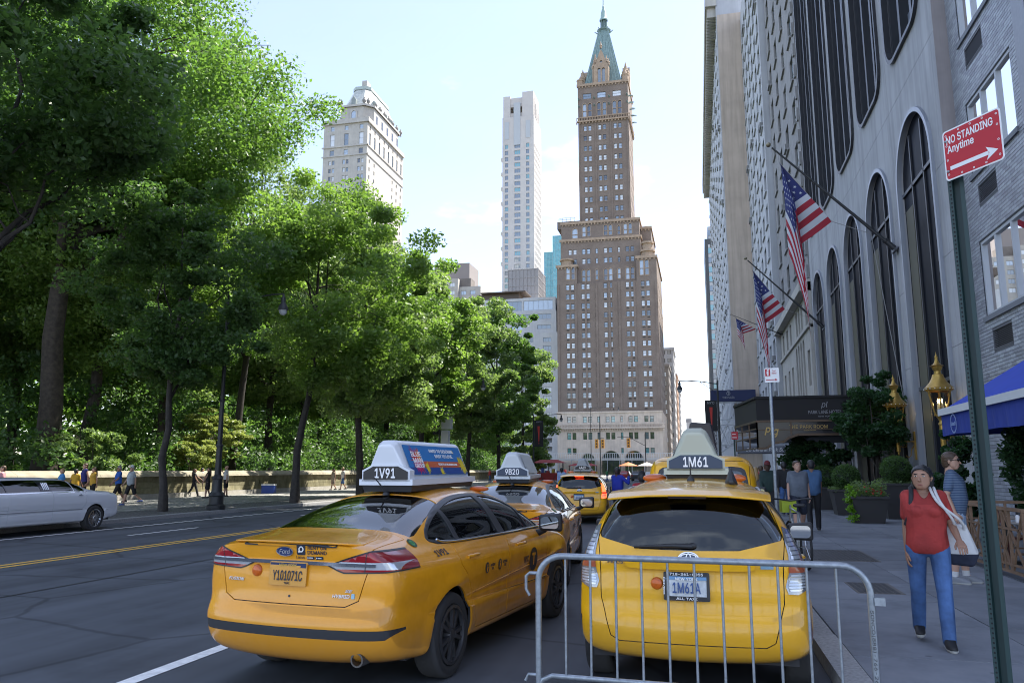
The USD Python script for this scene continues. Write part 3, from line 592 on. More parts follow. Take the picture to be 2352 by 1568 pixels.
for i in range(5):
    v0 = uy0 + ch + 2.2 + i * 5.6; q = MB(); FRu = Fac((ux1 + .02, 0, 0), (0, 1, 0), (-1, 0, 0)); window(CT, FRu, v0, v0 + 1.6, zc + 1.2, zc + 5.4, 0.0, mat('grey_window_frame', 0), rgC, fw=.12, panes=GL_DARK)
zt = atY(820, 196, 279)[2]
MANS = mat('weathered_copper_sheet', (.52, .54, .5), .45, var=.15, scale=.6, streak=.3)
m = MB(); loft(m, octo(ux0 + .6, ux1 - .6, uy0 + .6, uy1 - .6, ch), zu + .6, octo(ux0 + 4.1, ux1 - 3.6, uy0 + 5.4, uy1 - 5.4, 1.6), zt); rf = obj('mansard_roof', m, MANS, CT)
m = MB(); o3 = octo(ux0 + 3.7, ux1 - 3.2, uy0 + 5, uy1 - 5, 1.8); loft(m, o3, zt - .3, o3, zt + 1.1); obj('roof_ridge', m, mat('ridge_copper', (.36, .42, .39), .6), rf)
m = MB().box(um + .4, um + 2.6, uy0 + 6, uy0 + 10, zt + 1, zt + 4.0); obj('chimney', m, CREAM, CT)
m = MB().poly(Polygon([(-1, 0), (1, 0), (1, 2.6), (0, 4), (-1, 2.6)]), 2.5, lambda v: np.stack([um - .6 + v[:, 0], uy0 + .6 + v[:, 2], zu + 1 + v[:, 1]], 1)); d_ = obj('dormer', m, mat('dormer_lead', (.22, .25, .24), .6), CT)
for i in range(4):
    m = MB().sph((ux1 - .8, uy0 + 5 + i * 6, zu + 3), (.9, .9, 1.2), 1); obj('dormer', m, mat('dormer_lead', 0), CT, smooth=40)
for (x, y) in [(ux0 + .3, uy0 + .5), (ux0 + 1.6, uy0 + .2), (ux1 - ch, uy0 + .2), (ux1 - ch + 1.4, uy0 + 1.2)] + [(ux1 - .3, uy0 + ch + 2.2 + 4.6 * i) for i in range(7)] + [(cx0 + 3, cy0 + 1.4)]:
    zz = zu + .6 if x > ux0 else zc + .8
    m = MB().lathe([(.5, 0), (.4, .5), (.25, .6), (.75, 1.2), (.85, 1.8), (.4, 2.5), (.2, 2.7), (.3, 3.0), (0, 3.4)], 8, (x, y, zz)); obj('urn', m, mat('urn_stone', (.2, .19, .18), .8), CT, smooth=40)
# slender pale tower
PT = T('slender_tower', 'slender pale limestone tower with notched open crown', 'skyscraper', (-99, 430, 0))
rgP = random.Random(31)
a0 = atY(1154, 300, 430)[0]; b0 = atY(1225, 300, 430)[0] - .6; ztp = atY(1190, 212, 430)[2]
F = Fac((0, 430, 0), (1, 0, 0), (0, 1, 0)); FR = Fac((b0 + .9, 0, 0), (0, 1, 0), (-1, 0, 0)); zsh = atY(1190, 268, 430)[2]
W_ = b0 - a0; ucs = [a0 + W_ * f for f in (.14, .5, .84)]
hl = []; pz = atY(1190, 340, 430)[2]
for i in range(34):
    z = pz - i * 3.9
    for u, w in zip(ucs, (2.0, 3.6, 2.0)): hl.append((u - w/2, u + w/2, z, z + 2.6))
sp = [(431.5 + 3.2 * j, 433.2 + 3.2 * j, pz - i * 3.9, pz - i * 3.9 + 2.6) for i in range(34) for j in range(6)]
m = MB(); F.wall(m, a0, b0 + .9, 0, zsh, hl, .5); FR.wall(m, 430, 452, 0, zsh, sp, .5)
m.quad((a0, 430, 0), (a0, 452, 0), (a0, 452, zsh), (a0, 430, zsh)); m.quad((a0, 430, zsh), (b0 + .9, 430, zsh), (b0 + .9, 452, zsh), (a0, 452, zsh))
obj('wall', m, PALE, PT)
PFR = mat('pale_frame', (.3, .31, .33), .5)
for a, b, c, d in hl: window(PT, F, a, b, c, d, .35, PFR, rgP, cols=3 if b - a > 3 else 2, rows=1, fw=.2, panes=GL_TEAL if rgP.random() < .2 else GL_MID)
q = MB()
for a, b, c, d in sp: FR.quad(q, a, b, c, d, .4)
obj('side_panes', q, GL_MID, PT, kind='stuff')
m = MB(); z1 = zsh
for (u0, u1, zz) in ((a0 + .4, a0 + W_ * .26, ztp - 2.0), (a0 + W_ * .66, b0 + .6, ztp)): m.box(u0, u1, 430.3, 446, z1, zz)
m.box(a0 + W_ * .26, a0 + W_ * .66, 430.8, 446, z1, ztp - 13); m.box(a0 + W_ * .26, a0 + W_ * .66, 430.8, 446, ztp - 9, ztp - 3.2)
for k in range(4): m.box(b0 + .3, b0 + 1.0, 432 + 4 * k, 433.6 + 4 * k, z1, ztp - 4 - 1.5 * k)
obj('crown', m, PALE, PT)
m = MB()
for k, (f0, f1) in enumerate(((.38, .6), (.08, .22), (.78, .93))): F.box(m, a0 + W_ * f0, a0 + W_ * f1, zsh - (18 if k == 0 else 14), zsh + (9 if k == 0 else -3), -.15, .05)
obj('ornament_panel', m, mat('pale_panel', (.4, .42, .43), .6), PT)
for i in range(8):
    z = pz - 6 - i * 9.2; m = MB().lathe([(.3, -1.6), (1.1, -.8), (1.2, 0), (1.2, 1.0), (1.1, 1.0)], 8, (a0 - .2, 432, z)); obj('bowed_balcony', m, PALE, PT)
# concrete box and white apartment block
BX = T('concrete_block', 'grey gridded plant block in front of the slender tower', 'building', (-60, 285, 0))
q0, q1 = atY(1167, 640, 285), atY(1236, 640, 285); zt = atY(1200, 618, 285)[2]
m = MB().box(q0[0], q1[0], 285, 299, 0, zt); obj('wall', m, mat('grey_concrete', (.34, .33, .33), .85, var=.08), BX); m = MB(); m2 = MB()
Fb = Fac((0, 285, 0), (1, 0, 0), (0, 1, 0)); FbR = Fac((q1[0], 0, 0), (0, 1, 0), (-1, 0, 0))
for i in range(9):
    u = q0[0] + (q1[0] - q0[0]) * i / 8; Fb.box(m, u - .1, u + .1, 0, zt + .3, -.2, .1)
for i in range(9): v = 285 + 14 * i / 8; FbR.box(m, v - .1, v + .1, 0, zt + .3, -.2, .1)
for j in range(6): z = zt - .3 - j * 3.2; Fb.box(m, q0[0], q1[0], z, z + .25, -.15, .1); FbR.box(m, 285, 299, z, z + .25, -.15, .1)
obj('fin', m, mat('grey_concrete', 0), BX)
WB = T('apartment_block', 'white brick apartment block with stepped glazed penthouse next to the brown tower', 'building', (-60, 268, 0))
rgW = random.Random(41)
w0, w1 = atY(1062, 700, 268)[0], -46.6; Fw = Fac((0, 268, 0), (1, 0, 0), (0, 1, 0))
lev = [atY(1285, y, 268)[2] for y in (762, 735, 700, 672)]
zz = [lev[0] - 3.4 - 2.95 * i for i in range(16)]
hl = [(u, u + 3.0, z, z + 1.6) for z in zz for u in (w0 + 2, w0 + 8, w0 + 14, -59.5, -53.0)]
m = MB(); Fw.wall(m, w0, w1, 0, lev[0], hl, .3); m.box(w0, w1, 270, 283, 0, lev[0] - .01); m.quad((w0, 268, lev[0]), (w1, 268, lev[0]), (w1, 283, lev[0]), (w0, 283, lev[0])); obj('wall', m, WHITEB, WB)
for a, b, c, d in hl[:60]: window(WB, Fw, a, b, c, d, .22, mat('grey_window_frame', 0), rgW, cols=3, rows=1, fw=.12)
def setback(x0, x1, y, z0, z1, wins, par=WB):
    Fk = Fac((0, y, 0), (1, 0, 0), (0, 1, 0)); m = MB(); Fk.wall(m, x0, x1, z0, z1, wins, .3); FR = Fac((x1, 0, 0), (0, 1, 0), (-1, 0, 0)); FR.wall(m, y, y + 14, z0, z1)
    m.quad((x0, y, z1), (x1, y, z1), (x1, y + 14, z1), (x0, y + 14, z1)); m.quad((x0, y, z0), (x0, y + 14, z0), (x0, y + 14, z1), (x0, y, z1)); t = obj('setback', m, WHITEB, par)
    for a, b, c, d in wins: window(WB, Fk, a, b, c, d, .22, mat('grey_window_frame', 0), rgW, cols=max(2, int((b - a) / 1.6)), rows=1, fw=.1, panes=rgW.choice([GL_SKY, GL_MID]))
s1 = atY(1150, 790, 270)[0]; e1 = -48.4
setback(s1 - 10, e1, 269.5, lev[0], lev[0] + 4.2, [(s1 + 4, s1 + 8.5, lev[0] + 1.6, lev[0] + 3.1), (e1 - 7, e1 - 2, lev[0] + 1.6, lev[0] + 3.1)])
setback(s1 - 9, e1 - .2, 270.5, lev[0] + 4.2, lev[0] + 8.2, [(s1 + 3, s1 + 12, lev[0] + 5.4, lev[0] + 7.3), (e1 - 7, e1 - 2, lev[0] + 5.4, lev[0] + 7.3)])
setback(s1 - 7, e1 - .6, 271.5, lev[0] + 8.2, lev[0] + 13.6, [(s1 - 5, s1 + 7.5, lev[0] + 9, lev[0] + 12.6), (s1 + 8.2, e1 - 1.6, lev[0] + 9, lev[0] + 12.6)])
m = MB().box(w0 + 4, s1 + 6, 273, 280, lev[0] + 13.6, lev[0] + 16); m.box(s1 - 8, s1 + 9, 271, 281, lev[0] + 16, lev[0] + 16.4); obj('roof_canopy', m, mat('bronze', (.1, .07, .05), .5), WB)
m = MB().box(w1 + .1 - 1.8, w1 - .2, 272, 284, lev[0], lev[0] + 12); obj('party_wall', m, mat('dark_brick', (.05, .05, .052), .9), WB)
# teal glass tower
TG = T('glass_tower', 'teal glass tower behind the brown hotel tower', 'skyscraper', (-73, 400, 0))
GT = usdkit.material(stage, '/World/Looks/teal_curtain_wall', {'g': ('geometry', {}), 's': ('separate_xyz', {}), 'n': ('noise_texture', {'scale': .6, 'detail': 2.0}), 'r': ('rgb_ramp', {'ramp': [(.3, (.1, .3, .33)), (.7, (.16, .4, .43))]}),
    'p': ('principled_bsdf', {'roughness': .15, 'specular_ior_level': .9})}, [('g.position', 'n.vector'), ('n.fac', 'r.fac'), ('r.color', 'p.base_color')], surface='p.BSDF')
x0, x1 = atY(1270, 600, 400)[0], -50; z1 = atY(1270, 542, 400)[2]; x2 = atY(1250, 600, 402)[0]; z2 = atY(1250, 580, 402)[2]
for nm, a, b, y, z in (('curtain_wall', x0, x1, 400, z1), ('curtain_wall', x2, x0 + 1, 402, z2)):
    p = obj(nm, MB().box(a, b, y, y + 25, 0, z), GT, TG); m = MB(); Fk = Fac((0, y, 0), (1, 0, 0), (0, 1, 0))
    k = a
    while k < b: Fk.box(m, k - .06, k + .06, 0, z, -.12, .05); k += 1.55
    for j in range(int(z / 4)): Fk.box(m, a, b, z - .1 - j * 4, z + .05 - j * 4, -.08, .05)
    obj('mullion', m, mat('teal_mullion', (.28, .45, .47), .4), p)
# low brownish blocks left of the slender tower
LB = T('brick_block', 'low grey brown block with a stepped roof left of the slender tower', 'building', (-97, 300, 0))
for nm, (pa, pb, pt), y, mm in (('penthouse', (998, 1078, 606), 306, DKBR), ('wall', (984, 1052, 640), 300, CREAM), ('wall', (1010, 1104, 660), 302, CREAM)):
    a, b, z = atY(pa, 640, y)[0], atY(pb, 640, y)[0], atY(1040, pt, y)[2]; Fk = Fac((0, y, 0), (1, 0, 0), (0, 1, 0))
    hl = grid(Fk, [a + 2.5 + 4 * i for i in range(int((b - a) / 4))], [z - 3.4 - 3.3 * j for j in range(4)], 2.2, 1.7) if nm == 'wall' else []
    m = MB(); Fk.wall(m, a, b, 0, z, hl, .3); m.quad((b, y, 0), (b, y + 14, 0), (b, y + 14, z), (b, y, z)); m.quad((a, y, z), (b, y, z), (b, y + 14, z), (a, y + 14, z)); m.quad((a, y, 0), (a, y + 14, 0), (a, y + 14, z), (a, y, z)); obj(nm, m, mat('taupe_render', (.25, .225, .215), .85) if nm == 'penthouse' else mm, LB)
    for h in hl: window(LB, Fk, *h, .22, mat('grey_window_frame', 0), rgW, fw=.1, rows=1, cols=2)
m = MB().box(*atY(1052, 640, 302)[[0]], atY(1080, 640, 302)[0], 303, 309, 60, atY(1060, 640, 303)[2]); obj('roof_plant', m, DKBR, LB)
# street beyond the avenue: a row of buildings seen end on, north side
rgR = random.Random(51)
rows = [(1517, 700, 290, 'pale banded apartment slab right behind the brown tower', WHITEB, 3.3), (1535, 838, 322, 'dark stone office block second behind the brown tower', DKBR, 3.8), (1546, 800, 345, 'grey stepped block third behind the brown tower', mat('grey_stone', (.3, .29, .28), .8), 3.6),
        (1554, 860, 380, 'tan brick block with a pitched top far down the side street', mat('tan_brick', (.32, .2, .13), .8, var=.1), 3.5), (1561, 900, 440, 'slim grey tower far down the side street', mat('grey_stone', 0), 3.5), (1567, 1002, 560, 'low dark block closing the far side street', DKBR, 3.5)]
for px, py, y, lab, mm, fh in rows:
    q = atY(px, py, y); z = q[2]; x = q[0] + (0 if px > 1520 else -.5); yw = 26
    b = T('office_block', lab, 'building', (x - 8, y, 0)); FR = Fac((x, 0, 0), (0, 1, 0), (-1, 0, 0)); Fk = Fac((0, y, 0), (1, 0, 0), (0, 1, 0))
    n = int(z / fh); hl = [(y + 1.2 + 3.4 * i, y + 3.4 + 3.4 * i, k * fh + 1.2, k * fh + 3.0) for i in range(7) for k in range(1, n)]
    hw = [(x - 5.6, x - 3.6, k * fh + 1.2, k * fh + 3.0) for k in range(1, n)] + [(x - 2.6, x - .9, k * fh + 1.2, k * fh + 3.0) for k in range(1, n)]
    m = MB(); FR.wall(m, y, y + yw, 0, z, hl, .3); Fk.wall(m, x - 16, x, 0, z, hw, .3); m.quad((x - 16, y, z), (x, y, z), (x, y + yw, z), (x - 16, y + yw, z)); m.quad((x - 16, y + yw, 0), (x, y + yw, 0), (x, y + yw, z), (x - 16, y + yw, z))
    obj('wall', m, mm, b); q = MB()
    for h in hl: FR.quad(q, *h, .25)
    obj('side_panes', q, GL_DARK, b, kind='stuff')
    m = MB(); FR.box(m, y - .3, y + yw, z - .6, z + .4, -.4, .1); Fk.box(m, x - 16, x + .3, z - .6, z + .4, -.4, .1); obj('cornice', m, mm, b)
    for h in hw[-14:]: window(b, Fk, *h, .22, WFRAME, rgR, fw=.12, panes=GL_DARK if rgR.random() < .6 else GL_SKY)
st = T('smokestack', 'slim pale smokestack at the far end of the street', 'chimney', (-7.6, 600, 0))
obj('shaft', MB().lathe([(2.3, 0), (2.0, atY(1582, 962, 600)[2])], 12, (atY(1582, 960, 600)[0], 600, 0)), mat('stack_grey', (.32, .3, .29), .8), st, smooth=40)
obj('rim', MB().lathe([(2.0, -2.5), (2.2, -2.4), (2.2, .2), (1.9, .2)], 12, (atY(1582, 960, 600)[0], 600, atY(1582, 962, 600)[2])), mat('stack_rim', (.2, .19, .19), .8), st, smooth=40)
# dark banded tower beyond the row on the right
BT = T('banded_tower', 'dark tower with pale horizontal window bands beyond the right hand row', 'skyscraper', (8, 270, 0))
xa, xb = atY(1620, 600, 270)[0], 40; zt = atY(1635, 548, 270)[2]; z2 = atY(1640, 520, 271)[2]; Fk = Fac((0, 270, 0), (1, 0, 0), (0, 1, 0))
obj('wall', MB().box(xa, xb, 270, 300, 0, zt), mat('dark_grey_panel', (.055, .06, .065), .5), BT); obj('wall', MB().box(atY(1628, 600, 271)[0], xb, 271, 300, zt, z2), mat('dark_grey_panel', 0), BT)
n = int((z2 - 26) / 3.35)
for k in range(n):
    z = z2 - 1.2 - k * 3.35; a = xa + 1.1 if z < zt else atY(1629, 600, 271)[0]
    if z < zt and z + 1.2 > zt: continue
    m = MB(); Fk.box(m, a, xb, z, z + 1.25, -.1 if z < zt else .9, .02 if z < zt else 1.02); s_ = obj('spandrel', m, mat('pale_spandrel', (.42, .43, .44), .6), BT)
    q = MB(); Fk.quad(q, a, xb, z - 1.9, z, -.02 if z < zt else .98); obj('window_band', q, GL_TEAL if k % 3 else GL_MID, BT)

# ================================================================ the row on the right
STONE = mat('hotel_limestone', (.34, .345, .36), .75, var=.1, scale=.7, streak=.35)
STONEP = mat('hotel_return_stone', (.3, .27, .265), .75, var=.12, scale=.8, streak=.3)
BRONZE = mat('dark_bronze', (.035, .037, .042), .35, .4)
XB = 7.5
FS = Fac((XB, 0, 0), (0, 1, 0), (1, 0, 0))
PL = T('arcade_hotel', 'grey limestone hotel with a row of five tall dark arches and long rounded window strips', 'building', (10, 39, 0))
ARC = [27.94 + 5.62 * i for i in range(5)]; AW = 4.15; ASP = 13.75 - AW / 2
YH0, YH1, ZH = 24.75, 53.6, 72.0
ring = [FS.arch(None, u, AW, .13, ASP, n=28) for u in ARC]
def pill(u, w, z0, z1, r=1.0): return Polygon([(u - w/2, z1), (u - w/2, z0 + r)] + [(u - w/2 + r - r*math.cos(t), z0 + r - r*math.sin(t)) for t in np.linspace(.15, 1.5, 7)] + [(u + w/2 - r + r*math.sin(t), z0 + r - r*math.cos(t)) for t in np.linspace(.05, 1.45, 7)] + [(u + w/2, z0 + r), (u + w/2, z1)])
PW = 4.2; pills = [pill(u, PW, 16.55, 70.0) for u in ARC]
joints = [LineString([(y, .13), (y, ZH)]).buffer(.006) for y in (25.1, 30.75, 36.37, 41.99, 47.6)] + [LineString([(YH0, z), (YH1, z)]).buffer(.006) for z in (5.3, 8.1, 10.9, 15.1)]
pg = sbox(YH0, .13, YH1, ZH).difference(unary_union(ring + pills + joints))
obj('wall', MB().poly(pg, .12, lambda v: FS.P(v)), STONE, PL)
m = MB().box(XB + .006, XB + 20, YH0 - .03, YH0 - .004, .13, ZH); obj('backing', MB().box(XB + .118, XB + .121, YH0 + .01, YH1, .13, ZH), mat('joint_grey', (.1, .1, .105), .9), PL) if False else None
obj('return_wall', m, STONEP, PL)
obj('rear_wall', MB().box(XB + 1.6, XB + 20, YH0 + .3, YH1, .13, ZH), mat('dark_interior', (.015, .016, .018), .8), PL)
for u in ARC:                                                   # raised rims, dark glazing with a pale pier behind
    o = FS.arch(None, u, AW + .28, .13, ASP, n=28).difference(FS.arch(None, u, AW - .02, -.5, ASP, n=28))
    a = obj('arch_rim', MB().poly(o, .16, lambda v: FS.P(v * [1, 1, 1] + [0, 0, -.1])), mat('rim_steel', (.3, .32, .36), .35, .5), PL)
    g = MB().flat(FS.arch(None, u, AW, .13, ASP, n=28), lambda v: FS.P(np.c_[v, np.full(len(v), .125)])); gl = obj('arch_glazing', g, mat('arch_glass', (.005, .006, .009), .3, spec=.08, ior=1.25), PL)
    m = MB()
    for k in (-1, 1): FS.box(m, u + k*AW*.17 - .05, u + k*AW*.17 + .05, .13, ASP + AW*.4, .06, .12)
    for z in (4.4, ASP - .2): FS.box(m, u - AW/2, u + AW/2, z, z + .12, .06, .12)
    obj('mullion', m, BRONZE, gl)
    m = MB(); FS.box(m, u + AW*.22, u + AW/2 - .25, .13, ASP - .8, .08, .12); obj('jamb_panel', m, mat('olive_panel', (.07, .065, .04), .6), gl)
for u in ARC:
    po = pill(u, PW + .2, 16.45, 70.2, 1.05).difference(pill(u, PW - .06, 16.58, 71))
    obj('strip_rim', MB().poly(po, .22, lambda v: FS.P(v + [0, 0, -.12])), BRONZE, PL)
    m = MB()
    for f in (-.5, -.17, .2, .5): FS.box(m, u + f*PW*.96 - .12, u + f*PW*.96 + .12, 16.9, 70, .12, .5)
    ws = obj('window_strip', m, BRONZE, PL)
    rg = random.Random(int(u * 10))
    for k in range(17):
        z = 17.0 + 3.0 * k
        q = MB(); FS.box(q, u - PW/2, u + PW/2, z, z + .95, .4, .55); obj('spandrel', q, mat('blue_grey_spandrel', (.13, .15, .185), .4), ws)
        for a, b in ((-.48, -.19), (-.15, .18), (.22, .48)):
            q = MB(); d = .46; FS.quad(q, u + a*PW, u + b*PW, z + .95, z + 3.0, d); obj('pane', q, rg.choice([GL_SKY, GL_MID, GL_DARK]) if a < .2 else rg.choice([GL_SKY, GL_SKY, GL_MID]), ws)
for z in (6.2, 11.2, 15.3):                                    # joints of the stone facing
    pass
# brick building with glazed grey bricks
BRM = [mat('glazed_brick_' + n, c, .4, var=.12, scale=9, spec=.6) for n, c in (('pale', (.3, .32, .35)), ('mid', (.24, .255, .285)), ('dark', (.19, .2, .225)))]
MORT = mat('mortar', (.1, .105, .115), .9)
XR = 7.9
FB = Fac((XR, 0, 0), (0, 1, 0), (1, 0, 0))
BB = T('brick_building', 'pale grey glazed brick building above the blue awning', 'building', (10, 18, 0))
wz = [(1.0, 0), (5.86, 2.15), (9.98, 2.15), (14.1, 2.15), (18.2, 2.15)]
WIN = [(20.5, 23.83, z, z + h) for z, h in wz if h]; ACS = [(22.1, 23.5, z - .98, z - .42) for z, h in wz if h]
DOOR = (14.0, 23.2, .13, 2.95)
obj('wall', FB.wall(MB(), 6, YH0, .13, 24, WIN + ACS + [DOOR], .3), MORT, BB)
obj('rear_wall', MB().box(XR + 2.5, XR + 9, 6, YH0, .13, 24), mat('dark_interior', 0), BB)
bw, bh = .295, .098
lst = []
rg = random.Random(7)
for r in range(int(19.2 / bh)):
    z = .2 + r * bh; off = (r % 2) * bw / 2
    for k in range(int((YH0 - 16.5) / bw) + 1):
        u0 = 16.5 + off + k * bw; u1 = min(u0 + bw - .012, YH0 - .01)
        if u1 - u0 < .06: continue
        if z < 2.4 and u1 < 23.4: continue
        segs = [(u0, u1)]
        for a, b, c, d in WIN + ACS + [DOOR]:
            if z + bh > c and z < d:
                segs = [s for x, y in segs for s in ((x, min(y, a)), (max(x, b), y)) if s[1] - s[0] > .03]
        lst += [(x, y, z) for x, y in segs]
P3 = np.array([0, 0, EYE]); vis = []
for x, y, z in lst:
    c = np.array([XR, (x + y)/2, z]); d = c - P3; q = np.array([d @ RGT, d @ UPV, d @ FWD]); px, py = 1176 + 1790*q[0]/q[2], 784 - 1790*q[1]/q[2]
    vis.append((q[2] if -20 < px < 2372 and -20 < py < 1588 and not (z < 3.3 and x < 23.2) else 1e3 + q[2]))
order = np.argsort(vis); mass = [MB(), MB(), MB()]
for n_, i in enumerate(order):
    x, y, z = lst[i]; k = rg.choices([0, 1, 2], [4, 5, 2])[0]; d = -.012 - rg.uniform(0, .004)
    if n_ < 300: m = MB(); FB.box(m, x, y, z, z + bh - .013, d, .05); obj('brick', m, BRM[k], BB)
    else: FB.box(mass[k], x, y, z, z + bh - .013, d, .05)
for k in range(3): obj('brickwork', mass[k], BRM[k], BB, kind='stuff')
WHF = mat('pale_window_frame', (.38, .4, .43), .45)
for i, (a, b, c, d) in enumerate(WIN):
    m = MB(); f = .09
    FB.box(m, a, b, c, c + f, .02, .14); FB.box(m, a, b, d - f, d, .02, .14)
    for u in (a, a + (b - a)*.33 - .04, a + (b - a)*.67 - .04, b - f): FB.box(m, u, u + f, c + f, d - f, .02, .14)
    w_ = obj('window', m, WHF, BB)
    for s0, s1 in ((0, .33), (.33, .67), (.67, 1)):
        q = MB(); FB.quad(q, a + (b - a)*s0, a + (b - a)*s1, c, d, .09); obj('pane', q, glass('house_pane', (.35, .4, .42), ior=2.3), w_)
    m = MB(); FB.box(m, a - .1, b + .1, c - .14, c, -.07, .1); obj('sill', m, mat('grey_sill', (.14, .15, .17), .6), BB)
    m = MB(); FB.box(m, a, b, c + .05, d, .7, .75); obj('curtain', m, mat('net_curtain', (.3, .3, .3), .9), BB)
for a, b, c, d in ACS:
    m = MB(); FB.box(m, a, b, c, d, .12, .2); ac = obj('vent_grille', m, mat('vent_dark', (.03, .032, .036), .6), BB)
    m = MB(); n = 12
    for k in range(n): z = c + (d - c) * (k + .5) / n; m.hexa([FB.p(a + .03, z, .05), FB.p(b - .03, z, .05), FB.p(b - .03, z + .012, .05), FB.p(a + .03, z + .012, .05), FB.p(a + .03, z - .02, .01), FB.p(b - .03, z - .02, .01), FB.p(b - .03, z - .008, .01), FB.p(a + .03, z - .008, .01)])
    FB.box(m, a, a + .03, c, d, -.01, .1); FB.box(m, b - .03, b, c, d, -.01, .1); FB.box(m, a, b, d - .03, d, -.01, .1); FB.box(m, a, b, c, c + .03, -.01, .1)
    obj('louvre', m, mat('vent_metal', (.12, .125, .14), .5, .4), ac)
m = MB(); FB.box(m, 14, 23.2, .13, 2.95, 1.6, 1.7); obj('shopfront', m, mat('lit_ochre_wall', (.2, .12, .035), .8), BB)
m = MB(); FB.box(m, 19.2, 19.9, .13, 24, -.1, .3); obj('dark_quoin', m, BRM[2], BB)

# further buildings of the row: floors of windows cut into the wall, each window a part
def row_building(name, label, y0, y1, X, z0, z1, mm, bays, fh, ww, wh, first, fm, seed, k=0.0, depth=.26, ac=0.0, cat='building', maxw=230, pm=None):
    b = T(name, label, cat, (X + 5, (y0 + y1)/2, 0)); F = Fac((X - k*y0, 0, 0), (k, 1, 0), (1, -k, 0)); rg = random.Random(seed)
    us = [y0 + (y1 - y0) * (i + .5) / bays for i in range(bays)]; n = int((z1 - first - wh) / fh) + 1
    hl = [(u - ww/2, u + ww/2, first + fh*k, first + fh*k + wh) for k in range(n) for u in us]
    m = MB(); F.wall(m, y0, y1, z0, z1, hl, depth); m.quad((X, y0, z0), (X + 18, y0, z0), (X + 18, y0, z1), (X, y0, z1)); m.quad((X, y0, z1), (X + 18, y0, z1), (X + 18, y1, z1), (X + k*(y1 - y0), y1, z1)); m.quad((X + k*(y1 - y0), y1, z0), (X + 18, y1, z0), (X + 18, y1, z1), (X + k*(y1 - y0), y1, z1)); m.quad((X + 18, y0, z0), (X + 18, y1, z0), (X + 18, y1, z1), (X + 18, y0, z1))
    obj('wall', m, mm, b); m2 = MB(); q2 = MB()
    for i, h in enumerate(hl):
        if i < maxw: window(b, F, *h, depth * .75, fm, rg, fw=.09, panes=pm)
        else: F.quad(q2, *h, depth * .7)
        F.box(m2, h[0] - .12, h[1] + .12, h[2] - .16, h[2], -.14, .1)
        if rg.random() < ac: q3 = MB(); F.box(q3, h[0] + .25, h[1] - .25, h[2] + .02, h[2] + .45, -.28, .05); obj('air_conditioner', q3, mat('ac_unit', (.2, .2, .2), .6), b)
    obj('sill', m2, mm, b, kind='stuff')
    if q2.v: obj('upper_panes', q2, GL_MID, b, kind='stuff')
    return b, F, us
GRAYB = mat('grey_brick', (.23, .225, .225), .85, var=.15, scale=1.2)
CREAMS = mat('cream_cast_stone', (.42, .4, .36), .8, var=.08, scale=.6, streak=.2)
LGREY = mat('light_grey_render', (.42, .43, .45), .8, var=.08, scale=.5, streak=.15)
b, F, us = row_building('brick_apartments', 'grey brick apartment building on a cream stone base beyond the arcade hotel', 53.7, 72, 7.45, 14.2, 50, GRAYB, 4, 3.3, 1.7, 2.0, 16.0, WFRAME, 61, ac=.2)
ah = [F.arch(None, 57.4 + 1.35*i, 1.0, 6.6, 10.2, n=10) for i in range(4)] + [sbox(u - .6, z, u + .6, z + h) for u in (55, 64.5, 67, 70) for z, h in ((2.2, 2.6), (7.2, 2.4), (11.2, 1.8))] + [sbox(57 + 1.5*i, 11.4, 58 + 1.5*i, 13.2) for i in range(3)]
pg = sbox(53.65, .13, 72, 14.2).difference(unary_union(ah)); obj('stone_base', MB().poly(pg, .4, lambda v: F.P(v + [0, 0, -.15])), CREAMS, b)
q = MB(); F.quad(q, 53.7, 72, .2, 14, .3); obj('base_panes', q, GL_DARK, b)
m = MB(); F.box(m, 53.65, 72.2, 13.4, 14.0, -.7, .1); F.box(m, 53.65, 72.2, 10.95, 11.15, -.3, .1); F.box(m, 53.65, 72.2, 5.4, 5.7, -.3, .1); obj('cornice', m, CREAMS, b)
m = MB()
for k in range(40): F.box(m, 53.75 + .1, 54.2, 14.3 + k*1.6, 15.2 + k*1.6, -.12, .1)
obj('quoin', m, GRAYB, b)
b, F, us = row_building('bay_apartments', 'light grey apartment building with projecting bays and deep windows', 72.2, 95.1, 6.9, .13, 58, LGREY, 6, 3.2, 2.0, 2.0, 5.0, WFRAME, 62, depth=.32, ac=.12)
b, F, us = row_building('white_apartments', 'white stone apartment building with rows of air conditioners under a deep cornice', 95.6, 166, 4.0, .13, 62, LGREY, 16, 3.3, 1.5, 2.0, 5.0, WFRAME, 64, k=-.003, ac=.15, maxw=280)
m = MB(); F.box(m, 95.4, 166.3, 60.5, 62.6, -1.3, .1)
for i in range(91): F.box(m, 95.9 + i*.77, 96.3 + i*.77, 59.2, 60.5, -1.1, .1)
obj('party_wall', MB().box(4.1, 7.4, 95.2, 95.56, .13, 59), mat('beige_render', (.5, .41, .33), .85, var=.1, scale=.4, streak=.25), b)
obj('cornice', m, CREAMS, b)
b, F, us = row_building('ornate_hotel', 'ornate pale stone hotel with a heavy bracketed cornice at the far end of the row', 166.4, 232, 6.4, .13, 30, CREAMS, 16, 3.6, 1.6, 2.3, 6.0, WFRAME, 65, ac=.3, maxw=220)
m = MB(); F.box(m, 166.5, 232.5, 28.5, 30.2, -1.3, .1)
for i in range(84): F.box(m, 166.8 + i*.77, 167.2 + i*.77, 27.4, 28.5, -1.0, .1)
obj('cornice', m, mat('cornice_stone', (.28, .24, .2), .8, var=.2, scale=1), b)
m = MB(); F.box(m, 166.5, 232.5, 20.5, 21.1, -.6, .1); F.box(m, 166.5, 232.5, 9.5, 10, -.6, .1)
obj('string_course', m, CREAMS, b)
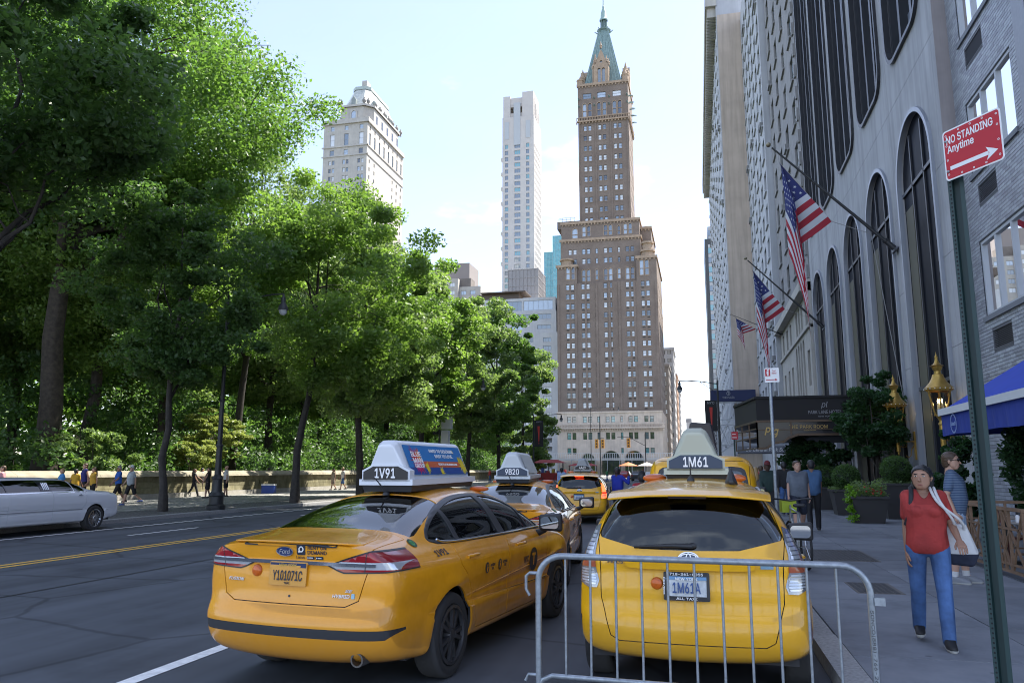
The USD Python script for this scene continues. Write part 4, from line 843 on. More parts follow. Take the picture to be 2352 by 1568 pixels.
# ================================================================ vehicles
from scipy.interpolate import CubicSpline, PchipInterpolator, LinearNDInterpolator
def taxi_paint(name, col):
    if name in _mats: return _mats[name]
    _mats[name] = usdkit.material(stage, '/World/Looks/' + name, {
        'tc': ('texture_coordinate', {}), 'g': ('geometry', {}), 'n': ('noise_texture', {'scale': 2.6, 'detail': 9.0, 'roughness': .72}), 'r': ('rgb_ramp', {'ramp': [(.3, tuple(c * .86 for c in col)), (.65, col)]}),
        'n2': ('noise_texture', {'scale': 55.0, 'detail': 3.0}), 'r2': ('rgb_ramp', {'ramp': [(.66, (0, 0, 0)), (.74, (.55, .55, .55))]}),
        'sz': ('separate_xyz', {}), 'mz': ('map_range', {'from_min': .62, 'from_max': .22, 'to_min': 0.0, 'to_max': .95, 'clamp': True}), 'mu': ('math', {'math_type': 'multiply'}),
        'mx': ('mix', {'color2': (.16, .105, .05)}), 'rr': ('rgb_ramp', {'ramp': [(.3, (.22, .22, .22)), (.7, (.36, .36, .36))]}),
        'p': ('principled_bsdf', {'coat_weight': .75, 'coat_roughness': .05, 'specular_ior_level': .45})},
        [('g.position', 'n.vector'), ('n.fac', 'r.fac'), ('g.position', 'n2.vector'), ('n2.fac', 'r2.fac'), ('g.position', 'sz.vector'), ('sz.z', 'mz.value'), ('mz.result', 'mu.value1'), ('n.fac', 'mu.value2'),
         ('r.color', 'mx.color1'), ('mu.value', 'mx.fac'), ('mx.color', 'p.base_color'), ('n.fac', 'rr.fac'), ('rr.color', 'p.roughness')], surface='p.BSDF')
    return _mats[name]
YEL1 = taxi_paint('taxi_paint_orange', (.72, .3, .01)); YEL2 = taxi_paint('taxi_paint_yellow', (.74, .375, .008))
BLK = mat('black_trim', (.02, .02, .022), .4); RUB = mat('tyre_rubber', (.022, .022, .023), .85, bump=.3, bscale=60)
CHR = mat('chrome', (.75, .76, .78), .12, 1.0); INT = mat('cabin_trim', (.03, .03, .033), .7)
TGL = glass('car_glass', (.34, .4, .42), ior=2.0); TGL2 = glass('car_side_glass', (.5, .55, .55), ior=1.38)
REDL = mat('red_lens', (.22, .008, .012), .12, coat=.8); REDD = mat('dark_red_lens', (.07, .004, .006), .12, coat=.8); CLR = mat('clear_lens', (.55, .57, .6), .12, .55, coat=1.0); AMB = mat('amber_lens', (.5, .1, .01), .25, coat=.5)
REDLIT = mat('lit_brake_lens', (.6, .02, .01), .2, emit=(1, .06, .02), es=3.0)
WHT = mat('sign_white', (.75, .75, .75), .5)
def mani(v, f): return Manifold(MMesh(np.ascontiguousarray(v, np.float32), np.ascontiguousarray(f, np.uint32)))
def cs(pg):
    loops = []
    for g in getattr(pg, 'geoms', [pg]):
        if g.is_empty: continue
        loops.append(np.asarray(g.exterior.coords)[:-1].tolist()); loops += [np.asarray(i.coords)[:-1].tolist() for i in g.interiors]
    return CrossSection(loops, manifold3d.FillRule.EvenOdd)
def as_poly(p): return p if hasattr(p, 'geom_type') else Polygon(p).buffer(0)
def px_(p, a, b): return Manifold.extrude(cs(as_poly(p)), b - a).transform(np.array([[0,0,1,a],[1,0,0,0],[0,1,0,0]], float))     # (y,z) along x
def py_(p, a, b): return Manifold.extrude(cs(as_poly(p)), b - a).transform(np.array([[1,0,0,0],[0,0,1,a],[0,1,0,0]], float))     # (x,z) along y
def pz_(p, a, b): return Manifold.extrude(cs(as_poly(p)), b - a).translate((0, 0, a))
def smooth_closed(pts, n):
    p = np.asarray(pts, float); q = np.vstack([p, p[:1]]); t = np.r_[0, np.cumsum(np.sqrt(np.linalg.norm(np.diff(q, axis=0), axis=1)))]
    c = CubicSpline(t, q, bc_type='periodic'); d = c(np.linspace(0, t[-1], 4000)); l = np.r_[0, np.cumsum(np.linalg.norm(np.diff(d, axis=0), axis=1))]
    cur = np.interp(np.linspace(0, l[-1], n, endpoint=False), l, np.arange(len(d)))
    return np.stack([np.interp(cur, np.arange(len(d)), d[:, k]) for k in (0, 1)], 1)
def smooth_open(pts, n=40):
    p = np.asarray(pts, float); t = np.r_[0, np.cumsum(np.sqrt(np.linalg.norm(np.diff(p, axis=0), axis=1)))]
    return CubicSpline(t, p)(np.linspace(0, t[-1], n))
def smooth_poly(pts, n=60): return Polygon(smooth_closed(pts, n)).buffer(0)
class Body:
    """closed car skin: a side outline C (y,z) and a half width X(y,z); the outline bends to the sides with exponent n and crown c (functions of y,z)"""
    def __init__(s, C, X, ya, yb, zs, nexp, crown, NS=170, h=.12):
        C = smooth_closed(C, NS); s.X = X; s.C = C
        cy = np.clip(C[:, 0], ya, yb); d = C - np.stack([cy, np.full(NS, zs)], 1); d /= np.linalg.norm(d, axis=1, keepdims=True)
        S = np.stack([cy, np.full(NS, zs)], 1) + h * d
        n = nexp(C[:, 0], C[:, 1])[:, None]; cr = crown(C[:, 0], C[:, 1])[:, None]
        k = 2 ** (-1 / n); t1 = np.sin(np.linspace(0, np.pi/2, 16))[None]; xi1 = k * t1; r1 = (1 - xi1 ** n) ** (1 / n)
        t2 = np.r_[np.linspace(0, .3, 9)[1:], np.linspace(.3, 1, 11)[1:]][None]; r2 = k * (1 - t2); xi2 = (1 - r2 ** n) ** (1 / n)
        xi = np.hstack([xi1 + 0*n, xi2]); rho = np.hstack([r1, r2]); rho = rho * (1 - cr * xi ** 2)
        P = S[:, None] + (C - S)[:, None] * rho[..., None]; xx = X(P[..., 0], P[..., 1]) * xi
        m = xi.shape[1]; R = np.stack([xx, P[..., 0], P[..., 1]], -1); L = R[:, 1:] * [-1, 1, 1]
        full = np.concatenate([L[:, ::-1], R], 1); w = full.shape[1]; v = full.reshape(-1, 3)
        i, j = np.meshgrid(np.arange(NS), np.arange(w - 1), indexing='ij'); i, j = i.ravel(), j.ravel(); i2 = (i + 1) % NS
        f = [np.stack([i*w+j, i*w+j+1, i2*w+j+1], 1), np.stack([i*w+j, i2*w+j+1, i2*w+j], 1)]
        pv, pf = trimesh.creation.triangulate_polygon(Polygon(S), engine='earcut'); pv = np.asarray(pv)
        idx = np.array([np.argmin(np.linalg.norm(S - q, axis=1)) for q in pv]); pf = idx[pf]
        e1 = S[pf[:, 1]] - S[pf[:, 0]]; e2 = S[pf[:, 2]] - S[pf[:, 0]]; pf = np.where((e1[:, 0]*e2[:, 1] - e1[:, 1]*e2[:, 0] > 0)[:, None], pf, pf[:, ::-1])
        f += [pf * w + w - 1, (pf * w)[:, ::-1]]; f = np.vstack(f)
        m_ = trimesh.Trimesh(v, f, process=False)
        if m_.volume < 0: f = f[:, ::-1]; m_ = trimesh.Trimesh(v, f, process=False)
        # right-hand cap must agree with the skin
        s.v, s.f = v, f; nn = np.zeros_like(v); fn = np.cross(v[f[:, 1]] - v[f[:, 0]], v[f[:, 2]] - v[f[:, 0]])
        for q in range(3): np.add.at(nn, f[:, q], fn)
        s.n = nn / (np.linalg.norm(nn, axis=1, keepdims=True) + 1e-12)
    def solid(s, off=0.0): return mani(s.v + s.n * off, s.f)
    def skin(s, a, b): return s.solid(b) - s.solid(a)
    def rear(s):
        k = (s.n[:, 1] < -.12) & (s.v[:, 1] < 1.4); return LinearNDInterpolator(s.v[k][:, [0, 2]], s.v[k][:, 1])
    def side(s):
        k = s.n[:, 0] > .22; return LinearNDInterpolator(s.v[k][:, [1, 2]], s.v[k][:, 0])
    def top(s):
        k = s.n[:, 2] > .3; return LinearNDInterpolator(s.v[k][:, [0, 1]], s.v[k][:, 2])
def on_rear(B, vf, x, z, out=.004, up=0.0):
    v, f = vf; r = B._rear if hasattr(B, '_rear') else B.rear(); B._rear = r
    px, pz = v[:, 0] + x, v[:, 1] + z; y = r(px, pz); y = np.where(np.isnan(y), np.nanmean(y), y); return np.stack([px, y - out - v[:, 2], pz], 1), f
def on_side(B, vf, y, z, side=1, out=.004):
    v, f = vf; yy, zz = y + v[:, 0] * side, z + v[:, 1]; q = B._side if hasattr(B, '_side') else B.side(); B._side = q
    x = q(yy, zz); x = np.where(np.isnan(x), B.X(yy, zz), x); return np.stack([side * (x + out + v[:, 2]), yy, zz], 1), f
def on_panel(B, vf, y, z, side=1, out=.004):
    k = np.where((B.n[:, 0] > .12) & (B.v[:, 0] > 0))[0]; i = k[np.argmin((B.v[k, 1] - y)**2 + (B.v[k, 2] - z)**2)]; n = B.n[i]; c = B.v[i]
    U = np.array([0, 1.0, 0]) - n * n[1]; U /= np.linalg.norm(U); V = np.cross(n, U); V = V if V[2] > 0 else -V
    v, f = vf; q = c + v[:, :1]*side*U + v[:, 1:2]*V + (v[:, 2:3] + out)*n; return q * [side, 1, 1], f
def flatpoly(pg, d=.003):
    m = MB().poly(pg, d); return m.arrays()
def subdiv_poly(pg, step=.03):
    return pg.segmentize(step)
def wheel(par, x, y, r, w, side, rim_mat, spokes=10, style=0):
    z = r; m = MB(); rr = r * .7
    prof = [(rr, -w*.42), (rr + .02, -w*.5), (r*.9, -w*.5), (r*.975, -w*.42), (r, -w*.3), (r, w*.3), (r*.975, w*.42), (r*.9, w*.5), (rr + .02, w*.5), (rr, w*.42), (rr, -w*.42)]
    m.lathe(prof, 36, (x, y, z), 'x'); t = obj('wheel', m, RUB, par, smooth=50)
    m = MB(); xo = x + side * w * .36
    m.lathe([(rr, -w*.4), (rr + .005, w*.4*0), (rr, w*.42)], 32, (x, y, z), 'x')
    m.lathe([(rr, 0), (rr, side*.03), (rr - .025, side*.035), (rr - .03, 0)], 32, (xo, y, z), 'x')
    for k in range(spokes):
        a = 2 * math.pi * (k + (.18 if k % 2 else -.18) * (style == 0)) / spokes + .2; c, s_ = math.cos(a), math.sin(a)
        m.bar((xo + side*.012, y + .05*c, z + .05*s_), (xo - side*.0, y + (rr - .01)*c, z + (rr - .01)*s_), .034 if spokes <= 10 else .018, .03)
    m.lathe([(0, side*.03), (.045, side*.028), (.06, side*.01), (.06, -side*.03)], 16, (xo, y, z), 'x')
    obj('rim', m, rim_mat, t, smooth=40)
    obj('brake_disc', MB().lathe([(0, 0), (rr*.8, 0), (rr*.8, .02), (0, .02)], 20, (xo - side*.07, y, z), 'x'), mat('brake_disc_dark', (.03, .03, .03), .6), t)
def seat(par, x, y, z, w=.52):
    def rb(x0, x1, y0, y1, z0, z1, r=.05):
        return Manifold.hull(Manifold.compose([Manifold.sphere(r, 10).translate((a, b, c)) for a in (x0+r, x1-r) for b in (y0+r, y1-r) for c in (z0+r, z1-r)]))
    s_ = obj('seat', rb(x - w/2, x + w/2, y, y + .5, z, z + .2), INT, par, smooth=50)
    b = rb(-w/2, w/2, -.09, .09, 0, .58).rotate((12, 0, 0)).translate((x, y + .02, z + .12)); obj('backrest', b, INT, s_, smooth=50)
    obj('headrest', rb(-.13, .13, -.05, .05, 0, .2, .04).rotate((10, 0, 0)).translate((x, y - .14, z + .74)), INT, s_, smooth=50)
def mirror(par, x, y, z, side, m_paint, B=None):
    hs = Manifold.hull(Manifold.compose([Manifold.sphere(.03, 12).translate((side*a, b, c)) for a, b, c in ((.0, 0, -.05), (.0, 0, .06), (.2, .02, -.06), (.2, .02, .075), (.04, .09, -.03), (.04, .09, .03), (.17, .09, -.03), (.17, .09, .03))])).translate((x + side*.07, y, z))
    s_ = obj('mirror', hs, m_paint, par, smooth=60)
    st = MB().tube([(x - side*.03, y + .08, z - .12), (x + side*.08, y + .06, z - .08), (x + side*.12, y + .05, z - .04)], [.04, .03, .03], 8); obj('mirror_stalk', st, BLK, s_, smooth=50)
    g = flatpoly(rrect(.2, .125, .04), .004); v = np.stack([x + side*(.17) + g[0][:, 0], y - .032 - g[0][:, 2], z + .005 + g[0][:, 1]], 1); obj('mirror_glass', (v, g[1]), mat('mirror_glass', (.6, .62, .62), .03, 1.0), s_)
def rooftop_sign(par, x, y, z, number, shell, plate, L=1.35, ad=None, hex_col=None):
    w = .28
    base = obj('sign_base', MB().hexa([(x-.25, y+.02, z-.06), (x+.25, y+.02, z-.06), (x+.25, y+L, z-.02), (x-.25, y+L, z-.02), (x-.27, y, z+.0), (x+.27, y, z), (x+.27, y+L, z+.02), (x-.27, y+L, z+.02)]), BLK, par)
    m = MB().hexa([(x-.285, y-.02, z), (x+.285, y-.02, z), (x+.285, y+L+.02, z+.02), (x-.285, y+L+.02, z+.02), (x-.285, y-.02, z+.055), (x+.285, y-.02, z+.055), (x+.285, y+L+.02, z+.075), (x-.285, y+L+.02, z+.075)])
    obj('sign_tray', m, shell, base)
    a = [(-.225, .05), (-.2, .14), (-.09, .385), (-.06, .405), (.06, .405), (.09, .385), (.2, .14), (.225, .05)]
    hull = Manifold.hull(Manifold.compose([Manifold.sphere(.022, 12).translate((x + p*.93, yy, z + q*.98)) for p, q in a for yy in (y + .03, y + L - .04)] + [Manifold.sphere(.03, 12).translate((x + p*.8, y - .0, z + q*.9)) for p, q in a[2:6]]))
    s_ = obj('rooftop_sign', hull, shell, par, smooth=40)
    hx = Polygon([(-.235, .055), (.235, .055), (.235, .125), (.13, .175), (-.13, .175), (-.235, .125)])
    obj('number_box', MB().poly(hx.buffer(.02, join_style=2), .09, lambda v: np.stack([x + v[:, 0], y - .02 + v[:, 2] - .0, z + v[:, 1]], 1)), shell, s_)
    nb = obj('number_plate', MB().poly(hx, .012, lambda v: np.stack([x + v[:, 0], y - .024 - v[:, 2] + .004, z + v[:, 1]], 1)), plate, s_)
    obj('number', place(text(number, .085, True, .003, width=.055 * len(number)), (x, y - .034, z + .113), (1, 0, 0), (0, 0, 1), (0, -1, 0)), mat('sign_white', (.75, .75, .75), .5), nb)
    for k in (-1, 0, 1): obj('rivet', MB().lathe([(0, .004), (.008, .004), (.009, 0)], 8, (x + k*.22, y - .021, z + .028), 'y').move(np.eye(4)), CHR, base)
    for side in (-1, 1):
        O = np.array([x + side*.226, y + L/2, z + .08]); V = np.array([-side*.145, 0, .315]); ln = np.linalg.norm(V); V /= ln; N = np.cross(V, (0, side, 0)) * 1.0; N = np.array([side*abs(N[0]), 0, abs(N[2])]); U = np.array([0, side*1.0, 0])
        def put(name, pg, mm, out, par_): return obj(name, place(flatpoly(pg, .002), O + N*(.019 + out), U, V, N), mm, par_)
        W_ = L - .14; pan = put('ad_panel', affinity.translate(rrect(W_, .31, .01), 0, .165), ad[0] if ad else mat('plain_ad', (.3, .33, .36), .35), .0, s_)
        if ad and side > 0:
            rgA = random.Random(4)
            lo = put('lower_band', sbox(-W_/2 + .01, .015, W_/2 - .01, .085), mat('ad_deep_blue', (.01, .05, .22), .35), .0025, pan)
            put('ticket_band', sbox(-W_/2 + .3, .085, W_/2 - .02, .15), mat('ad_orange', (.5, .1, .03), .35), .003, pan)
            def splat(cx, cy, r, n, st):
                pts = []
                for k in range(n):
                    t = 2*math.pi*k/n; q = r*(rgA.uniform(.9, 1.6) if k % 2 else rgA.uniform(.45, .62)); pts.append((cx + q*math.cos(t), cy + q*st*math.sin(t)))
                return Polygon(pts).buffer(0).intersection(sbox(-W_/2 + .005, .012, W_/2 - .005, .318))
            put('splash', splat(-W_/2 + .2, .16, .1, 46, 1.15), mat('ad_red', (.55, .03, .04), .35), .005, pan)
            put('splash', splat(-W_/2 + .17, .1, .07, 34, .8), mat('ad_magenta', (.5, .015, .16), .35), .0065, pan)
            put('splash', splat(-W_/2 + .24, .2, .05, 30, 1.2), mat('ad_orange_bright', (.7, .2, .02), .35), .0065, pan)
            for cx, cy, r in ((W_/2 - .07, .1, .075), (W_/2 - .12, .17, .02), (-W_/2 + .36, .08, .04), (0.02, .03, .04), (W_/2 - .2, .26, .01)): put('splash', splat(cx, cy, r, 30, 1.3), mat('ad_yellow', (.65, .5, .02), .35), .0055, pan)
            WT = mat('sign_white', 0)
            for t, u, v, h, w in (('BLUE', -W_/2 + .2, .222, .052, .2), ('MAN', -W_/2 + .2, .155, .052, .19), ('GROUP', -W_/2 + .2, .1, .042, .2), ('HARD TO DESCRIBE.', .16, .262, .034, .56), ('EASY TO LOVE.', .18, .206, .034, .42), ('TICKETS AT BLUEMAN.COM', .2, .117, .02, .44)):
                g = text(t, h, True, .002, width=w); obj('lettering', place(g, O + N*.027 + U*u + V*v, U, V, N), WT, pan)
    return s_
def licence(par, B, x, z, lines, bg, fg, w=.32, h=.165, top=None, frame=None):
    base = obj('licence_plate', on_rear(B, flatpoly(rrect(w, h, .012), .008), x, z, .012), bg, par)
    yb = float(np.nanmin([B.rear()(x, z)])) - .012
    if top is not None: obj('plate_band', on_rear(B, flatpoly(sbox(-w/2 + .006, h*.27, w/2 - .006, h/2 - .006), .002), x, z, .021), top, base)
    for t, dz, hh, ww, c in lines: obj('lettering', on_rear(B, text(t, hh, True, .002, width=ww), x, z + dz, .0225), c, base)
    if frame is not None: obj('plate_frame', on_rear(B, flatpoly(rrect(w + .02, h + .03, .012).difference(sbox(-w/2 + .012, -h/2 + .016, w/2 - .012, h/2 - .016)), .004), x, z, .021), frame, base)
    return base

# ---------------------------------------------------------------- saloon taxi
def sedan_data():
    C = [(.14, .27), (.035, .37), (.0, .48), (.0, .58), (.045, .66), (.07, .76), (.075, .86), (.085, .95), (.07, 1.04), (.055, 1.115), (.1, 1.138), (.22, 1.15), (.42, 1.168), (.64, 1.2), (.9, 1.285), (1.2, 1.372), (1.5, 1.436), (1.85, 1.478), (2.25, 1.495), (2.65, 1.48), (2.98, 1.42),
         (3.35, 1.245), (3.72, 1.05), (4.05, .985), (4.4, .91), (4.66, .81), (4.81, .69), (4.865, .53), (4.84, .38), (4.74, .25), (4.5, .2), (3.9, .19), (3.0, .19), (2.0, .19), (1.2, .19), (.55, .21)]
    T = PchipInterpolator([.1, .2, .27, .4, .52, .64, .76, .86, .93, .985, 1.02, 1.06, 1.1, 1.2, 1.3, 1.4, 1.46, 1.52], [.79, .83, .87, .9, .908, .905, .922, .926, .915, .895, .872, .838, .812, .752, .688, .618, .58, .55])
    pb = PchipInterpolator([0, .08, .2, .4, .7, 1.1, 3.0, 3.7, 4.2, 4.5, 4.7, 4.82, 4.9], [.9, .915, .935, .965, .985, 1, 1, .99, .965, .93, .87, .8, .7])
    pgr = PchipInterpolator([0, .2, .6, 1.0, 1.5, 2.4, 3.0, 3.6, 4.5], [.89, .9, .905, .93, .98, 1.0, .985, .95, .9])
    def X(y, z):
        y, z = np.asarray(y, float), np.asarray(z, float); k = np.clip((z - .95) / .2, 0, 1); k = k*k*(3 - 2*k)
        w = T(np.clip(z, .1, 1.52)) * (pb(np.clip(y, 0, 4.9)) * (1 - k) + pgr(np.clip(y, 0, 4.5)) * k)
        for yw in (1.07, 3.92):
            r = np.hypot(y - yw, z - .34); w = w + .016 * np.exp(-((r - .4) / .06) ** 2) * (z > .22) * np.clip((1.0 - z) / .2, 0, 1)
        w = w + .007 * np.exp(-((z - (.93 + .01 * (y - 2))) / .014) ** 2) * np.clip((y - .3) / .5, 0, 1) * np.clip((4.1 - y) / .5, 0, 1)
        w = w - .008 * np.exp(-((z - (.42 + .02 * (y - 2))) / .05) ** 2) * np.clip((y - 1.5) / .3, 0, 1) * np.clip((3.5 - y) / .3, 0, 1)
        return w
    def nexp(y, z): return np.where(z > 1.19, 7.0, np.where(z < .3, 9.0, np.where(y < 1.0, 9.0, np.where(y > 4.2, 6.0, 8.5))))
    def crown(y, z): return np.where(y < .5, np.where(z < 1.1, .13, .05), np.where(y > 4.3, .16, np.where(z > 1.1, .06, .0)))
    from scipy.ndimage import gaussian_filter1d
    B = Body(C, X, .75, 4.1, .62, lambda y, z: gaussian_filter1d(nexp(y, z), 5, mode='wrap'), lambda y, z: gaussian_filter1d(crown(y, z), 4, mode='wrap'), NS=190)
    D = {'B': B}
    solid = B.solid(); wells = Manifold.batch_boolean([Manifold.cylinder(.4, .375, .375, 40).rotate((0, 90, 0)).translate((sx, yw, .345)) for yw in (1.07, 3.92) for sx in (.56, -.96)], manifold3d.OpType.Add)
    paint = B.skin(-.014, 0) - wells; trim = B.skin(-.035, -.0145) - wells; gls = B.skin(-.011, -.006)
    dlo = smooth_poly([(.9, 1.105), (.95, 1.15), (1.2, 1.262), (1.6, 1.368), (2.0, 1.412), (2.45, 1.41), (2.8, 1.358), (3.15, 1.235), (3.42, 1.105), (3.46, 1.06), (3.3, 1.055), (2.4, 1.06), (1.6, 1.068), (1.1, 1.078)])
    pil = [Polygon([(2.24, .9), (2.4, .9), (2.36, 1.5), (2.26, 1.5)]), Polygon([(1.3, .9), (1.36, .9), (1.42, 1.5), (1.38, 1.5)]), Polygon([(3.14, .9), (3.17, .9), (3.05, 1.5), (3.02, 1.5)])]
    win = [w for w in getattr(dlo.difference(unary_union(pil)), 'geoms', [])]
    W = px_(unary_union(win), -1.2, 1.2)
    rear_w = smooth_poly([(-.66, .68), (-.3, .625), (.3, .625), (.66, .68), (.69, .74), (.62, 1.1), (.56, 1.44), (.5, 1.5), (.2, 1.535), (-.2, 1.535), (-.5, 1.5), (-.56, 1.44), (-.62, 1.1), (-.69, .74)])
    front_w = smooth_poly([(-.52, 2.98), (0, 2.93), (.52, 2.98), (.66, 3.5), (.68, 3.66), (.3, 3.72), (-.3, 3.72), (-.68, 3.66), (-.66, 3.5)])
    G = pz_(rear_w, 1.0, 1.6) + pz_(front_w, 1.0, 1.6)
    D['frames'] = dlo; black = px_(dlo.buffer(.035), -1.2, 1.2)
    # lights across the tail
    zl = lambda pts, a=-.1, b=.62: py_(pts, a, b)
    LR = Polygon([(.335, .965), (.5, 1.02), (.68, 1.075), (.8, 1.07), (.97, 1.02), (.97, .945), (.8, .925), (.47, .915), (.42, .93)])
    LL = affinity.scale(LR, -1, 1, origin=(0, 0)); lights = zl(LR, -.1, .5) + zl(LL, -.1, .5)
    doors = {}
    rd = Polygon([(2.315, .3), (1.6, .3), (1.53, .42), (1.46, .62), (1.33, .78), (1.2, .88), (1.15, .98), (1.18, 1.08), (1.28, 1.22), (1.6, 1.36), (2.0, 1.425), (2.315, 1.435)])
    fd = Polygon([(2.325, .3), (3.42, .3), (3.46, .5), (3.5, .9), (3.52, 1.03), (3.2, 1.22), (2.85, 1.36), (2.5, 1.43), (2.325, 1.436)])
    lid = Polygon([(-.5, .675), (.5, .675), (.6, .72), (.66, .93), (.675, 1.04), (.7, 1.3), (-.7, 1.3), (-.675, 1.04), (-.66, .93), (-.6, .72)])
    lidp = py_(lid, -.2, .62)
    all_doors = px_(unary_union([rd.buffer(.003), fd.buffer(.003)]), .5, 1.2); all_doors = all_doors + all_doors.mirror((1, 0, 0))
    strip = py_(Polygon([(-.8, .455), (.8, .455), (.86, .5), (.9, .525), (-.9, .525), (-.86, .5)]), -.1, .34)
    shell_ = paint - W - G - lights
    D['lid'] = (shell_ ^ py_(lid.buffer(-.007), -.2, .616))
    D['doors'] = [(nm, sd, (shell_ ^ px_(pg.buffer(-.004), *((.5, 1.2) if sd > 0 else (-1.2, -.5))))) for nm, pg in (('rear_door', rd), ('front_door', fd)) for sd in (1, -1)]
    D['body'] = shell_ - all_doors - lidp - strip
    D['strip'] = B.skin(-.016, -.002) ^ strip
    D['trim'] = trim - W - G
    D['side_glass'] = [gls ^ px_(w, a, b) for w in win for a, b in ((.4, 1.2), (-1.2, -.4))]
    D['rear_glass'] = gls ^ pz_(rear_w, 1.0, 1.6); D['front_glass'] = gls ^ pz_(front_w, 1.0, 1.6)
    D['surround'] = B.skin(-.012, .002) ^ (px_(dlo.buffer(.022).difference(unary_union(win).buffer(-.004)), -1.2, 1.2))
    D['ceramic'] = B.skin(-.0125, -.0115) ^ pz_(rear_w.difference(affinity.scale(rear_w, .86, .8, origin=(0, 1.03))), 1.0, 1.6)
    D['lights'] = []
    for pg, s_ in ((LR, 1), (LL, -1)):
        tot = B.skin(-.02, .004) ^ py_(pg, -.1, .5); cut = B.skin(-.03, .01) ^ py_(sbox(-.98 if s_ < 0 else .34, .942, -.34 if s_ < 0 else .86, .995), -.1, .5)
        D['lights'].append((tot - cut, tot ^ cut))
    D['rims'] = [B.skin(-.004, .0055) ^ py_(unary_union([pg.buffer(.004).difference(pg.buffer(-.006)), LineString([(.63*s_, .9), (.66*s_, 1.1)]).buffer(.003).intersection(pg)]), -.1, .5) for pg, s_ in ((LR, 1), (LL, -1))]
    D['bar'] = B.skin(-.002, .012) ^ py_(Polygon([(-.9, .985), (0, .994), (.72, .985), (.72, .962), (0, .966), (-.9, .962)]), -.1, .5)
    D['belt'] = [np.array([(sx * (X(y, 1.05) + .006), y, z) for y, z in smooth_open([(.92, 1.105), (1.0, 1.083), (1.3, 1.065), (2.4, 1.055), (3.46, 1.052)], 30)]) for sx in (1, -1)]
    D['plan'] = (rd, fd)
    return D
SED = sedan_data()
def sedan(label, loc, rz, number, near):
    D = SED; B = D['B']; t = T('taxi', label, 'taxi', loc, rz, local=True)
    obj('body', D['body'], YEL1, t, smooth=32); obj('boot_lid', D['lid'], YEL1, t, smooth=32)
    for nm, sd, m in D['doors']:
        d = obj(nm, m, YEL1, t, smooth=32)
        yh = 1.42 if nm == 'rear_door' else 2.62; pts = smooth_open([(yh - .1, .925), (yh - .03, .935), (yh + .08, .936), (yh + .14, .93)], 8)
        obj('handle', MB().tube([(sd*(B.X(y, z) + (.03 if 1 < i < 6 else .005)), y, z) for i, (y, z) in enumerate(pts)], .014, 8), YEL1, d, smooth=60)
    sp = [Manifold.hull(Manifold.compose([Manifold.sphere(r_, 12).translate(p) for p, r_ in ((( xa, ya, 1.128 + za), .008), ((xb, yb_, 1.128 + zb), .008), ((xa*.98, ya + .2, 1.146 + za), .008), ((xb*.98, yb_ + .2, 1.146 + zb), .008), ((xa, ya + .1, 1.125 + za), .008), ((xb, yb_ + .1, 1.125 + zb), .008))])) for (xa, ya, za), (xb, yb_, zb) in zip([(-.58, .17, -.014), (-.5, .1, -.006), (-.25, .05, .002), (.25, .05, .002), (.5, .1, -.006)], [(-.5, .1, -.006), (-.25, .05, .002), (.25, .05, .002), (.5, .1, -.006), (.58, .17, -.014)])]
    sp_ = obj('spoiler', Manifold.batch_boolean(sp, manifold3d.OpType.Add), YEL1, t, smooth=50)
    obj('spoiler_slot', MB().add(*on_rear(B, flatpoly(affinity.translate(rrect(.84, .02, .009), 0, 0).segmentize(.05), .002), 0, 1.106, .006)), BLK, sp_)
    obj('cabin', D['trim'], INT, t, smooth=40)
    obj('floor', MB().box(-.78, .78, .5, 4.3, .24, .3), INT, t)
    for m in D['side_glass']: obj('side_window', m, TGL2, t, smooth=30)
    rg_ = obj('rear_window', D['rear_glass'], TGL, t, smooth=30); obj('windscreen', D['front_glass'], TGL2, t, smooth=30)
    obj('window_surround', D['surround'], BLK, t, smooth=30); obj('glass_border', D['ceramic'], mat('ceramic_black', (.012, .013, .015), .3), rg_, smooth=30)
    for m in D['belt']: obj('belt_moulding', MB().tube(m, .008, 6), CHR, t, smooth=60)
    obj('bumper_strip', D['strip'], mat('bumper_plastic', (.022, .023, .026), .6), t, smooth=32)
    for r_, c_ in D['lights']:
        l = obj('tail_light', r_, REDL, t, smooth=32); obj('clear_lens', c_, CLR, l, smooth=32)
    for r_ in D['rims']: obj('lamp_seal', r_, BLK, t)
    obj('chrome_bar', D['bar'], CHR, t, smooth=32)
    for sx in (1, -1):
        for y in (1.07, 3.92): wheel(t, sx*.8, y, .335, .215, sx, mat('alloy_dark', (.075, .075, .08), .5, .7), 10)
        mirror(t, sx*.885, 3.2, 1.1, sx, BLK)
    seat(t, -.37, 2.35, .42); seat(t, .37, 2.35, .42); seat(t, -.37, 1.45, .3, .6); seat(t, .37, 1.45, .3, .6)
    obj('dashboard', MB().hexa([(-.72, 3.15, .6), (.72, 3.15, .6), (.72, 3.6, .6), (-.72, 3.6, .6), (-.72, 3.2, 1.0), (.72, 3.2, 1.0), (.72, 3.62, 1.04), (-.72, 3.62, 1.04)]), INT, t)
    obj('rear_shelf', MB().box(-.62, .62, .72, 1.2, 1.06, 1.09), INT, t)
    ring = [(-.37 + .18*math.cos(a), 2.98 - .06*math.sin(a), .95 + .17*math.sin(a)) for a in np.linspace(0, 2*np.pi, 24)]; obj('steering_wheel', MB().tube(ring, .016, 6, False), INT, t)
    obj('partition', MB().box(-.6, .6, 2.06, 2.08, .5, 1.3), glass('partition_glass', (.6, .65, .65)), t)
    # marks on the tail
    DK = mat('decal_dark', (.016, .02, .035), .4); y_amb = float(B.rear()(-.34, .9))
    e = obj('maker_badge', on_rear(B, flatpoly(affinity.scale(Point(0, 0).buffer(.05, 24), 1.4, .62), .008), -.03, 1.058, .004), mat('badge_blue', (.01, .02, .075), .2, coat=.8), t)
